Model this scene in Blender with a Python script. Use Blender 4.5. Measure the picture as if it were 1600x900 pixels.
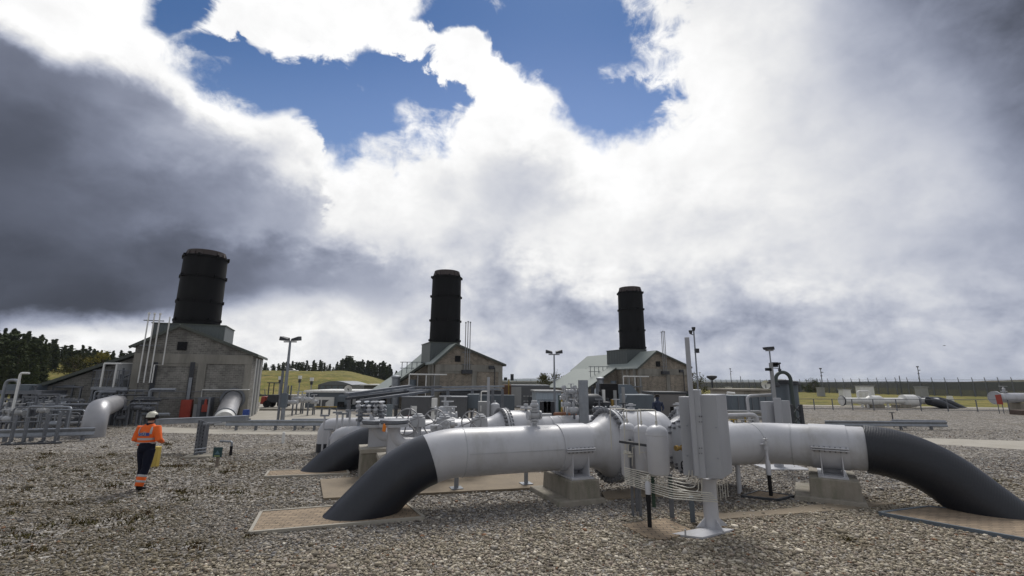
import bpy, bmesh, math, random
import numpy as np
from mathutils import Vector as V, Matrix

random.seed(7)
for o in list(bpy.data.objects): bpy.data.objects.remove(o)
S = bpy.context.scene
COL = S.collection

# ------------------------------------------------------------------ camera
FPX, HC = 711.0, 2.6
PITCH, ROLL = math.atan(144 / 711.0), math.radians(.3)
cd = bpy.data.cameras.new('camera'); cam = bpy.data.objects.new('camera', cd); COL.objects.link(cam)
cd.sensor_width = 36; cd.lens = 36 * FPX / 1600; cd.clip_start = .05; cd.clip_end = 12000
_c, _s = math.cos(PITCH), math.sin(PITCH); _cr, _sr = math.cos(ROLL), math.sin(ROLL)
_F = V((0, _c, _s)); _R0 = V((1, 0, 0)); _U0 = V((0, -_s, _c))
_R = _R0 * _cr + _U0 * _sr; _U = -_R0 * _sr + _U0 * _cr
cam.matrix_world = Matrix(((_R.x, _U.x, -_F.x, 0), (_R.y, _U.y, -_F.y, 0), (_R.z, _U.z, -_F.z, HC), (0, 0, 0, 1)))
S.camera = cam
S.render.resolution_x = 1024; S.render.resolution_y = 576

# ------------------------------------------------------------------ sun, exposure
SUN_EL, SUN_AZ = math.radians(52), math.radians(8)        # azimuth from +Y towards +X
sd = bpy.data.lights.new('sun', 'SUN'); sun = bpy.data.objects.new('sun', sd); COL.objects.link(sun)
sd.energy = 2.6; sd.angle = math.radians(24); sd.color = (1, .96, .9)
_sdir = V((math.sin(SUN_AZ) * math.cos(SUN_EL), math.cos(SUN_AZ) * math.cos(SUN_EL), math.sin(SUN_EL)))
sun.rotation_euler = _sdir.to_track_quat('Z', 'Y').to_euler()
S.view_settings.view_transform = 'Standard'; S.view_settings.look = 'None'
S.view_settings.exposure = 0; S.view_settings.gamma = 1; S.view_settings.use_curve_mapping = False

# ------------------------------------------------------------------ pixel <-> place helpers (photo is 1600 x 900)
def ray(u, v):
    return _F + _R * ((u - 800) / FPX) + _U * ((450 - v) / FPX)
def G(u, v, z=0.0):
    d = ray(u, v); t = (z - HC) / d.z
    return V((d.x * t, d.y * t, z))
def D(u, v, Y):
    d = ray(u, v); t = Y / d.y
    return V((d.x * t, Y, HC + d.z * t))
def prj(P):
    q = V(P) - V((0, 0, HC)); z = q.dot(_F)
    return 800 + FPX * q.dot(_R) / z, 450 - FPX * q.dot(_U) / z
def zat(P, v):
    lo, hi = -30.0, 80.0
    for _ in range(50):
        m = (lo + hi) / 2
        if prj((P[0], P[1], m))[1] > v: lo = m
        else: hi = m
    return (lo + hi) / 2
def hit(u, v, O, d):                 # the point of the vertical plane through O along d that is seen at u, v
    r = ray(u, v); det = r.x * (-d.y) + d.x * r.y
    k = (O.x * (-d.y) + d.x * O.y) / det
    P = V((0, 0, HC)) + r * k
    return P, (P.xy - O.xy).dot(V((d.x, d.y)).normalized())
def AB(u, v):
    d = ray(u, v); return d.x / d.y, d.z / d.y

# ------------------------------------------------------------------ world: sky texture with clouds by direction
W = bpy.data.worlds.new('World'); S.world = W; W.use_nodes = True
nt = W.node_tree; nt.nodes.clear(); N = nt.nodes; LK = nt.links
def _m(op, *a, clamp=False):
    n = N.new('ShaderNodeMath'); n.operation = op; n.use_clamp = clamp
    for i, x in enumerate(a):
        if isinstance(x, (int, float)): n.inputs[i].default_value = x
        else: LK.new(x, n.inputs[i])
    return n.outputs[0]
def _ss(x, lo, hi, a=0.0, b=1.0):
    n = N.new('ShaderNodeMapRange'); n.interpolation_type = 'SMOOTHSTEP'
    LK.new(x, n.inputs[0]); n.inputs[1].default_value = lo; n.inputs[2].default_value = hi
    n.inputs[3].default_value = a; n.inputs[4].default_value = b
    return n.outputs[0]
def _mixc(f, a, b):
    n = N.new('ShaderNodeMix'); n.data_type = 'RGBA'
    if isinstance(f, (int, float)): n.inputs[0].default_value = f
    else: LK.new(f, n.inputs[0])
    for i, x in ((6, a), (7, b)):
        if isinstance(x, tuple): n.inputs[i].default_value = (*x, 1)
        else: LK.new(x, n.inputs[i])
    return n.outputs[2]
tc = N.new('ShaderNodeTexCoord')
sep = N.new('ShaderNodeSeparateXYZ'); LK.new(tc.outputs['Generated'], sep.inputs[0])
yy = _m('MAXIMUM', sep.outputs[1], .12)
A_ = _m('DIVIDE', sep.outputs[0], yy); B_ = _m('DIVIDE', sep.outputs[2], yy)
def _noise(scale, detail, rough, off=0, zs=1.0, dist=0.0):
    mp = N.new('ShaderNodeMapping'); mp.inputs['Scale'].default_value = (1, 1, zs); mp.inputs['Location'].default_value = (off, off * .7, off * .3)
    LK.new(tc.outputs['Generated'], mp.inputs[0])
    n = N.new('ShaderNodeTexNoise'); n.inputs['Scale'].default_value = scale; n.inputs['Detail'].default_value = detail
    n.inputs['Roughness'].default_value = rough; n.inputs['Distortion'].default_value = dist
    LK.new(mp.outputs[0], n.inputs['Vector'])
    return _m('SUBTRACT', n.outputs['Fac'], .5)
n_big = _noise(2.4, 6, .55, 1.3); n_mid = _noise(6.5, 8, .6, 4.1, 1.3, .25); n_fine = _noise(17, 8, .62, 2.2, 1.2, .4)
n_puff = _noise(8.5, 9, .57, 11.0, 1.5, .18)
dzz = _m('ADD', _m('MAXIMUM', sep.outputs[2], 0.0), .14)
pv = N.new('ShaderNodeCombineXYZ'); LK.new(_m('DIVIDE', sep.outputs[0], dzz), pv.inputs[0]); LK.new(_m('DIVIDE', sep.outputs[1], dzz), pv.inputs[1])
pn = N.new('ShaderNodeTexNoise'); pn.inputs['Scale'].default_value = 1.7; pn.inputs['Detail'].default_value = 9; pn.inputs['Roughness'].default_value = .58; pn.inputs['Distortion'].default_value = .35
LK.new(pv.outputs[0], pn.inputs['Vector']); n_pl = _m('SUBTRACT', pn.outputs['Fac'], .5)
def _wsum(x, *terms):
    for n_, k in terms: x = _m('ADD', x, _m('MULTIPLY', n_, k))
    return x
Aw = _wsum(A_, (n_mid, .17), (n_fine, .10)); Bw = _wsum(B_, (n_puff, .13), (n_fine, .09))
As = _wsum(A_, (n_big, .34), (n_puff, .16)); Bs = _wsum(B_, (n_mid, .16), (n_puff, .12), (n_big, .12))
def _lin(v): v /= 255; return v / 12.92 if v < .04045 else ((v + .055) / 1.055) ** 2.4
def _blob(u, v, ru, rv, rot=0, X=None, Y=None):       # 1 at the centre of a patch of sky, 0 at its rim, negative beyond
    X = X or As; Y = Y or Bs
    a, b = AB(u, v); a1, b1 = AB(u + ru, v); a2, b2 = AB(u, v - rv)
    ra = abs(a1 - a); rb = abs(b2 - b); c, s = math.cos(math.radians(rot)), math.sin(math.radians(rot))
    dx = _m('SUBTRACT', X, a); dy = _m('SUBTRACT', Y, b)
    p = _m('ADD', _m('MULTIPLY', dx, c / ra), _m('MULTIPLY', dy, s / ra))
    q = _m('ADD', _m('MULTIPLY', dx, -s / rb), _m('MULTIPLY', dy, c / rb))
    return _m('SUBTRACT', 1.0, _m('SQRT', _m('ADD', _m('MULTIPLY', p, p), _m('MULTIPLY', q, q))))
def _curve(pts, x):                                    # height of a cloud edge along the sky
    fc = N.new('ShaderNodeFloatCurve'); cv = fc.mapping.curves[0]
    P = sorted(((AB(u, v)[0] + 1.5) / 3, (AB(u, v)[1] + .2) / 1.8) for u, v in pts)
    while len(cv.points) < len(P): cv.points.new(.5, .5)
    for q, (a, b) in zip(cv.points, P): q.location = (a, b)
    fc.mapping.update()
    LK.new(_m('DIVIDE', _m('ADD', x, 1.5), 3.0), fc.inputs['Value'])
    return _m('SUBTRACT', _m('MULTIPLY', fc.outputs[0], 1.8), .2)
def _field(pts, X, Y):                                 # brightness of the cloud deck, blended between patches
    cx = N.new('ShaderNodeCombineXYZ'); LK.new(X, cx.inputs[0]); LK.new(_m('MULTIPLY', Y, 1.5), cx.inputs[1]); num = den = None
    for u, v, L, R_ in pts:
        a, b = AB(u, v); r_ = R_ / 711 * (1 + .25 * abs(a)); d = N.new('ShaderNodeVectorMath'); d.operation = 'DISTANCE'; LK.new(cx.outputs[0], d.inputs[0]); d.inputs[1].default_value = (a, b * 1.5, 0)
        w = _m('EXPONENT', _m('MULTIPLY', _m('MULTIPLY', d.outputs['Value'], d.outputs['Value']), -1 / (2 * r_ * r_)))
        num = _m('MULTIPLY', w, _lin(L)) if num is None else _m('ADD', num, _m('MULTIPLY', w, _lin(L)))
        den = _m('ADD', w, 1e-4) if den is None else _m('ADD', den, w)
    return _m('DIVIDE', _m('ADD', num, .00004), den)
bright = _field([(830, 292, 214, 52), (1000, 120, 255, 90), (1200, 60, 236, 70), (1340, 70, 188, 60), (1480, 40, 140, 62), (1620, 30, 106, 70), (1630, 170, 118, 56), (1450, 165, 178, 55), (1600, 265, 142, 45), (1480, 320, 208, 60), (1560, 430, 188, 55), (1420, 240, 212, 50), (1350, 400, 222, 60), (1250, 300, 236, 60), (1300, 210, 214, 70), (1400, 310, 208, 70), (1600, 370, 150, 55), (1500, 420, 192, 70), (1600, 500, 160, 60), (1150, 260, 252, 80), (1100, 400, 236, 70), (930, 400, 246, 60), (980, 250, 255, 70), (600, 240, 255, 60), (560, 60, 255, 90), (700, 200, 255, 70), (650, 320, 236, 50), (740, 380, 222, 40), (760, 450, 182, 50), (860, 485, 172, 50), (1000, 500, 160, 55), (1140, 470, 160, 55), (1250, 520, 168, 55), (1400, 500, 188, 60), (1520, 550, 172, 60), (1300, 565, 186, 45), (1100, 570, 186, 40), (930, 560, 186, 40), (800, 560, 206, 40), (650, 500, 196, 40), (560, 550, 226, 36), (700, 555, 214, 36), (460, 540, 240, 36), (400, 480, 216, 30), (210, 540, 246, 36), (60, 535, 236, 36), (-60, 540, 220, 40), (340, 560, 240, 36), (120, 20, 255, 80), (330, 160, 255, 60), (1250, 400, 226, 60)], As, Bs)
dark = _field([(-60, 60, 110, 60), (40, 120, 92, 60), (0, 220, 74, 60), (110, 110, 100, 40), (200, 130, 122, 40), (300, 200, 146, 45), (400, 235, 182, 40), (475, 270, 196, 32), (170, 230, 108, 50), (150, 320, 88, 60), (300, 320, 116, 45), (420, 340, 142, 45), (520, 370, 156, 36), (610, 400, 172, 36), (0, 340, 78, 50), (100, 400, 70, 50), (250, 410, 76, 40), (360, 435, 92, 36), (460, 430, 118, 36), (560, 445, 142, 36), (680, 440, 166, 40), (0, 440, 60, 40), (150, 470, 56, 40), (300, 480, 92, 30), (450, 490, 150, 30), (-60, 500, 62, 40), (330, 255, 136, 36)], As, Bs)
edge = _curve([(-400, -60), (-100, -8), (0, 16), (60, 44), (100, 60), (160, 70), (205, 92), (250, 112), (310, 150), (350, 172), (400, 194), (440, 190), (480, 216), (503, 256), (512, 318), (560, 360), (640, 410), (720, 450), (850, 520), (1100, 560), (1700, 580)], Aw)
below = _m('SUBTRACT', edge, _wsum(B_, (n_puff, .10), (n_fine, .03)))
body = _m('MULTIPLY', _ss(below, .0, .095), _m('MAXIMUM', _ss(Aw, AB(575, 300)[0], AB(455, 300)[0]), _ss(Bw, AB(0, 310)[1], AB(0, 420)[1])))
base = _curve([(-400, 550), (-100, 540), (0, 522), (120, 516), (200, 520), (300, 504), (380, 486), (450, 474), (560, 478), (700, 490), (900, 510), (1700, 510)], Aw)
above = _m('SUBTRACT', _wsum(B_, (n_puff, .10), (n_fine, .04)), base)
bodyw = _m('MULTIPLY', body, _m('MULTIPLY', _ss(above, -.02, .05), _ss(A_, AB(800, 500)[0], AB(560, 500)[0])))
dark = _m('MULTIPLY', dark, _wsum(_m('ADD', 1.6, 0.0), (n_puff, .7), (n_mid, .35), (n_fine, .25)))
bandw = _ss(B_, AB(0, 360)[1], AB(0, 500)[1])
bright = _m('ADD', bright, _m('MULTIPLY', bandw, _wsum(_m('ADD', _m('MULTIPLY', n_puff, .62), .075), (n_pl, .16), (n_fine, .20))))
bright = _wsum(bright, (n_puff, .34), (n_mid, .22), (n_fine, .16))
mx = N.new('ShaderNodeMix'); LK.new(bodyw, mx.inputs[0]); LK.new(bright, mx.inputs[2]); LK.new(dark, mx.inputs[3]); lumf = mx.outputs[0]
lumf = _m('MINIMUM', _m('MAXIMUM', lumf, .035), 1.12)
tint = _mixc(_ss(lumf, .10, .95), (.82, .92, 1.24), (1.0, 1.0, 1.0))
cm = N.new('ShaderNodeVectorMath'); cm.operation = 'SCALE'; LK.new(tint, cm.inputs[0]); LK.new(_m('MULTIPLY', lumf, 10.0), cm.inputs['Scale'])
# gaps of blue
bl = _blob(480, 148, 240, 96, -14, Aw, Bw)
for a in ((640, 118, 115, 72, 0), (870, 50, 175, 118, 0), (955, 160, 110, 62, 0), (285, 15, 62, 42, 0), (330, 75, 70, 34, -30), (720, 25, 130, 46, 0), (570, 190, 90, 44, 0), (700, 150, 90, 40, 0)):
    bl = _m('MAXIMUM', bl, _blob(*a, Aw, Bw))
for a in ((775, 140, 95, 62, -20), (500, 25, 190, 72, 0), (725, 85, 60, 46, 30), (640, 60, 50, 30, 0)):
    wb = _blob(*a, Aw, Bw); bl = _m('SUBTRACT', bl, _m('MULTIPLY', _ss(wb, -.2, .6), .75))
bl = _wsum(bl, (n_fine, -1.15), (n_mid, .4), (n_puff, .35)); bl = _m('ADD', bl, .13)
bl = _m('MULTIPLY', _ss(bl, .02, .50), _m('SUBTRACT', 1.0, _ss(below, -.045, -.005)))
sky = N.new('ShaderNodeTexSky'); sky.sky_type = 'NISHITA'; sky.sun_disc = False
sky.sun_elevation = SUN_EL; sky.sun_rotation = SUN_AZ; sky.air_density = 1.6; sky.dust_density = .15; sky.ozone_density = 4
deep = N.new('ShaderNodeMix'); deep.data_type = 'RGBA'; deep.blend_type = 'MULTIPLY'; deep.inputs[0].default_value = 1
LK.new(sky.outputs[0], deep.inputs[6])
LK.new(_mixc(_ss(B_, AB(0, 0)[1], AB(0, 230)[1]), (.36, .46, .62), (.66, .66, .78)), deep.inputs[7])
fin = _mixc(bl, cm.outputs[0], deep.outputs[2])
back = _ss(sep.outputs[1], -.05, .16)                    # overcast behind the viewer
fin = _mixc(back, (4.6, 4.75, 5.1), fin)
fin = _mixc(_ss(sep.outputs[2], -.06, .0), (1.2, 1.2, 1.2), fin)
bg = N.new('ShaderNodeBackground'); LK.new(fin, bg.inputs[0]); bg.inputs[1].default_value = .1
wo = N.new('ShaderNodeOutputWorld'); LK.new(bg.outputs[0], wo.inputs[0])
try: W.cycles.sampling_method = 'MANUAL'; W.cycles.sample_map_resolution = 512
except Exception: pass

# ------------------------------------------------------------------ materials
MATS = {}
def mat(name, col, rough=.6, metal=0.0, var=.18, scale=3.0, bump=.0, bscale=None, dirt=None, dirtamt=.4, streak=False, kind=None, col2=None):
    if name in MATS: return MATS[name]
    m = bpy.data.materials.new(name); m.use_nodes = True; t = m.node_tree; n = t.nodes; l = t.links
    b = n['Principled BSDF']; b.inputs['Specular IOR Level'].default_value = .22 if max(col) < .05 and 'pipe' not in name and 'tape' not in name else .5; b.inputs['Roughness'].default_value = rough; b.inputs['Metallic'].default_value = metal
    tc = n.new('ShaderNodeTexCoord')
    mp = n.new('ShaderNodeMapping'); l.new(tc.outputs['Object'], mp.inputs[0])
    if streak: mp.inputs['Scale'].default_value = (1, 1, .15)
    no = n.new('ShaderNodeTexNoise'); no.inputs['Scale'].default_value = scale; no.inputs['Detail'].default_value = 8; no.inputs['Roughness'].default_value = .65
    l.new(mp.outputs[0], no.inputs['Vector'])
    r = n.new('ShaderNodeMapRange'); l.new(no.outputs['Fac'], r.inputs[0]); r.inputs[1].default_value = .25; r.inputs[2].default_value = .75
    r.inputs[3].default_value = 1 - var; r.inputs[4].default_value = 1 + var
    sc = n.new('ShaderNodeVectorMath'); sc.operation = 'SCALE'; l.new(r.outputs[0], sc.inputs['Scale'])
    last = None
    if kind == 'brick':
        g = tc; sp = n.new('ShaderNodeSeparateXYZ'); l.new(tc.outputs['Object'], sp.inputs[0])
        ad = n.new('ShaderNodeMath'); l.new(sp.outputs[0], ad.inputs[0]); l.new(sp.outputs[1], ad.inputs[1])
        cb = n.new('ShaderNodeCombineXYZ'); l.new(ad.outputs[0], cb.inputs[0]); l.new(sp.outputs[2], cb.inputs[1])
        bt = n.new('ShaderNodeTexBrick'); l.new(cb.outputs[0], bt.inputs['Vector']); bt.inputs['Scale'].default_value = 1
        bt.inputs['Brick Width'].default_value = .34; bt.inputs['Row Height'].default_value = .12; bt.inputs['Mortar Size'].default_value = .012
        bt.inputs['Color1'].default_value = (*col, 1); bt.inputs['Color2'].default_value = (*(col2 or tuple(x * .58 for x in col)), 1); bt.inputs['Mortar'].default_value = (*[min(1, x * 1.35) for x in col], 1)
        bt.inputs['Bias'].default_value = -.2
        l.new(bt.outputs[0], sc.inputs[0]); last = bt
    elif kind == 'paver':
        bt = n.new('ShaderNodeTexBrick'); l.new(tc.outputs['Object'], bt.inputs['Vector']); bt.inputs['Scale'].default_value = 1
        bt.inputs['Brick Width'].default_value = .2; bt.inputs['Row Height'].default_value = .1; bt.inputs['Mortar Size'].default_value = .006
        bt.inputs['Color1'].default_value = (*col, 1); bt.inputs['Color2'].default_value = (*tuple(x * .75 for x in col), 1); bt.inputs['Mortar'].default_value = (.05, .045, .035, 1)
        l.new(bt.outputs[0], sc.inputs[0]); last = bt
    elif kind == 'ribs':
        sp = n.new('ShaderNodeSeparateXYZ'); l.new(tc.outputs['Object'], sp.inputs[0])
        ad = n.new('ShaderNodeMath'); l.new(sp.outputs[0], ad.inputs[0]); l.new(sp.outputs[1], ad.inputs[1])
        mu = n.new('ShaderNodeMath'); mu.operation = 'MULTIPLY'; l.new(ad.outputs[0], mu.inputs[0]); mu.inputs[1].default_value = 22
        sn = n.new('ShaderNodeMath'); sn.operation = 'SINE'; l.new(mu.outputs[0], sn.inputs[0])
        sc.inputs[0].default_value = col; last = sn
    elif kind == 'wrap':
        wv = n.new('ShaderNodeTexWave'); wv.wave_type = 'BANDS'; wv.bands_direction = 'X'; wv.inputs['Scale'].default_value = 7; wv.inputs['Distortion'].default_value = 2.5; wv.inputs['Detail'].default_value = 3; wv.inputs['Detail Scale'].default_value = 1.5
        mw = n.new('ShaderNodeMapping'); mw.vector_type = 'TEXTURE'; mw.inputs['Rotation'].default_value = (0, math.radians(22), math.radians(-32)); l.new(tc.outputs['Object'], mw.inputs[0]); l.new(mw.outputs[0], wv.inputs['Vector']); sc.inputs[0].default_value = col; last = wv
    else: sc.inputs[0].default_value = col
    out = sc.outputs[0]
    if dirt:
        n2 = n.new('ShaderNodeTexNoise'); n2.inputs['Scale'].default_value = scale * .7; n2.inputs['Detail'].default_value = 10; n2.inputs['Roughness'].default_value = .7
        mp2 = n.new('ShaderNodeMapping'); mp2.inputs['Location'].default_value = (5, 3, 9); mp2.inputs['Scale'].default_value = (1.6, 1.6, .35); l.new(tc.outputs['Object'], mp2.inputs[0]); l.new(mp2.outputs[0], n2.inputs['Vector'])
        r2 = n.new('ShaderNodeMapRange'); l.new(n2.outputs['Fac'], r2.inputs[0]); r2.inputs[1].default_value = .48; r2.inputs[2].default_value = .72; r2.inputs[4].default_value = dirtamt
        mxx = n.new('ShaderNodeMix'); mxx.data_type = 'RGBA'; l.new(r2.outputs[0], mxx.inputs[0]); l.new(out, mxx.inputs[6]); mxx.inputs[7].default_value = (*dirt, 1); out = mxx.outputs[2]
    l.new(out, b.inputs['Base Color'])
    rr = n.new('ShaderNodeMapRange'); l.new(no.outputs['Fac'], rr.inputs[0]); rr.inputs[3].default_value = max(.05, rough - .12); rr.inputs[4].default_value = min(1, rough + .12); l.new(rr.outputs[0], b.inputs['Roughness'])
    if bump or last is not None:
        bp = n.new('ShaderNodeBump'); bp.inputs['Strength'].default_value = bump or .4; bp.inputs['Distance'].default_value = .02
        nb = n.new('ShaderNodeTexNoise'); nb.inputs['Scale'].default_value = bscale or scale * 8; nb.inputs['Detail'].default_value = 6; l.new(tc.outputs['Object'], nb.inputs['Vector'])
        hgt = nb.outputs['Fac']
        if last is not None:
            k = {'ribs': .8, 'wrap': .25}.get(kind, -.6); mu2 = n.new('ShaderNodeMath'); mu2.operation = 'MULTIPLY_ADD'
            l.new(last.outputs[0] if kind == 'ribs' else last.outputs['Fac'], mu2.inputs[0]); mu2.inputs[1].default_value = k; l.new(nb.outputs['Fac'], mu2.inputs[2]); hgt = mu2.outputs[0]
        l.new(hgt, bp.inputs['Height']); l.new(bp.outputs[0], b.inputs['Normal'])
    MATS[name] = m; return m
PIPE = mat('pipe_grey_paint', (.49, .495, .52), .36, 0, .07, 1.5, .06, 3, dirt=(.25, .24, .215), dirtamt=.6)
PIPE2 = mat('pipe_grey_paint_old', (.42, .43, .45), .45, 0, .08, 3, .1, 8, dirt=(.25, .24, .22), dirtamt=.4)
CAB = mat('cabinet_grey_paint', (.37, .38, .405), .45, 0, .05, 1.2, .04, 30, dirt=(.26, .26, .27), dirtamt=.3)
DARKC = mat('dark_pipe_coating', (.017, .020, .028), .38, 0, .22, 1.6, .12, 5, dirt=(.045, .048, .055), dirtamt=.5)
WRAP = mat('dark_tape_wrap', (.015, .0175, .024), .48, 0, .18, 2.2, .35, 9, kind='wrap')
BOLT = mat('bolt_grey', (.19, .195, .21), .5, .2, .3, 20)
CONC = mat('concrete_plinth', (.27, .245, .205), .9, 0, .2, 3, .5, 40, dirt=(.09, .10, .055), dirtamt=.65)
CONCL = mat('concrete_pale', (.36, .335, .285), .9, 0, .12, 1.2, .4, 40, dirt=(.2, .17, .13), dirtamt=.4)
SLAB = mat('concrete_slab_tan', (.24, .195, .14), .92, 0, .16, 1.4, .4, 30, dirt=(.15, .12, .09), dirtamt=.6)
PAV = mat('tan_block_paving', (.33, .25, .17), .9, 0, .16, 2.5, .5, 60, kind='paver')
STEEL = mat('galvanised_steel', (.27, .29, .32), .42, .6, .2, 4, .08, dirt=(.14, .14, .14), dirtamt=.4)
DSTEEL = mat('dark_galvanised', (.16, .17, .19), .5, .4, .25, 5, .1)
DARKM = mat('dark_metal', (.045, .048, .055), .55, .2, .3, 5)
BLACK = mat('black_plastic', (.012, .012, .014), .5, 0, .2, 6)
WHITE = mat('white_paint', (.72, .72, .70), .5, 0, .08, 3, dirt=(.4, .38, .33), dirtamt=.4)
STAIN = mat('stainless_tube', (.55, .53, .47), .4, .15, .08, 6)
CLAD = mat('silver_cladding', (.33, .33, .345), .42, .45, .14, 1.4, .2, 4, dirt=(.25, .25, .26), dirtamt=.5)
STK = mat('stack_black', (.006, .006, .007), .7, .0, .3, .8, .15, 3, dirt=(.018, .017, .017), dirtamt=.5, streak=True)
STKT = mat('stack_rim_rust', (.075, .06, .057), .7, .2, .3, 1.5, .1, streak=True)
BRICK = mat('grey_brown_brick', (.27, .235, .19), .92, 0, .36, 1.3, .5, 14, kind='brick', dirt=(.10, .088, .075), dirtamt=.65)
BRICK1 = mat('grey_block_brick', (.215, .208, .19), .92, 0, .40, 1.4, .5, 14, kind='brick', dirt=(.09, .088, .082), dirtamt=.7)
WCONC = mat('weathered_frame_concrete', (.27, .258, .228), .92, 0, .34, 1.1, .3, 20, dirt=(.10, .095, .08), dirtamt=.6, streak=True)
ROOF = mat('pale_green_roof', (.24, .27, .25), .6, 0, .08, .6, .3, 2, kind='ribs')
HOUSING = mat('green_grey_cladding', (.085, .098, .10), .5, .1, .12, .8, .4, kind='ribs')
TRIM = mat('green_trim', (.075, .085, .072), .6)
GBOX = mat('mid_grey_panel', (.105, .108, .115), .6, .1, .14, 1.2, .1, dirt=(.07, .07, .07), dirtamt=.5)
GBLUE = mat('blue_grey_panel', (.12, .145, .17), .6, .1, .14, 1.2, .1, dirt=(.08, .09, .10), dirtamt=.5)
PALEG = mat('pale_grey_panel', (.30, .305, .31), .6, .0, .1, 1, .1, dirt=(.2, .2, .19), dirtamt=.4)
RIBW = mat('pale_blue_ribbed', (.36, .42, .48), .5, .1, .06, 1, .4, kind='ribs')
RED = mat('red_paint', (.34, .045, .025), .5, 0, .15, 3, dirt=(.15, .03, .02), dirtamt=.4)
YEL = mat('faded_yellow', (.52, .38, .08), .7, 0, .12, 6, dirt=(.4, .33, .12), dirtamt=.5)
YELP = mat('yellow_paint', (.36, .25, .05), .6, 0, .15, 6)
ORG = mat('hivis_orange', (.80, .13, .012), .75, 0, .1, 9, .3, 25)
NAVY = mat('navy_cloth', (.008, .010, .022), .85, 0, .2, 9, .4, 20)
REFL = mat('reflective_tape', (.42, .42, .42), .4, .2, .08, 10)
BLUE = mat('blue_patch', (.03, .07, .28), .6)
SKIN = mat('skin', (.45, .24, .17), .6)
HAIR = mat('dark_hair', (.02, .015, .012), .8)
HELM = mat('white_helmet', (.62, .60, .50), .4)
GREENM = mat('dark_green', (.02, .05, .03), .6)
BRASS = mat('brass', (.45, .30, .10), .35, .8)
RUSTP = mat('rust_brown', (.20, .09, .05), .8, 0, .3, 8)
WINDOWM = mat('dark_window', (.012, .013, .015), .15)
TEXTM = mat('ink_blue_black', (.01, .012, .03), .7)

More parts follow.
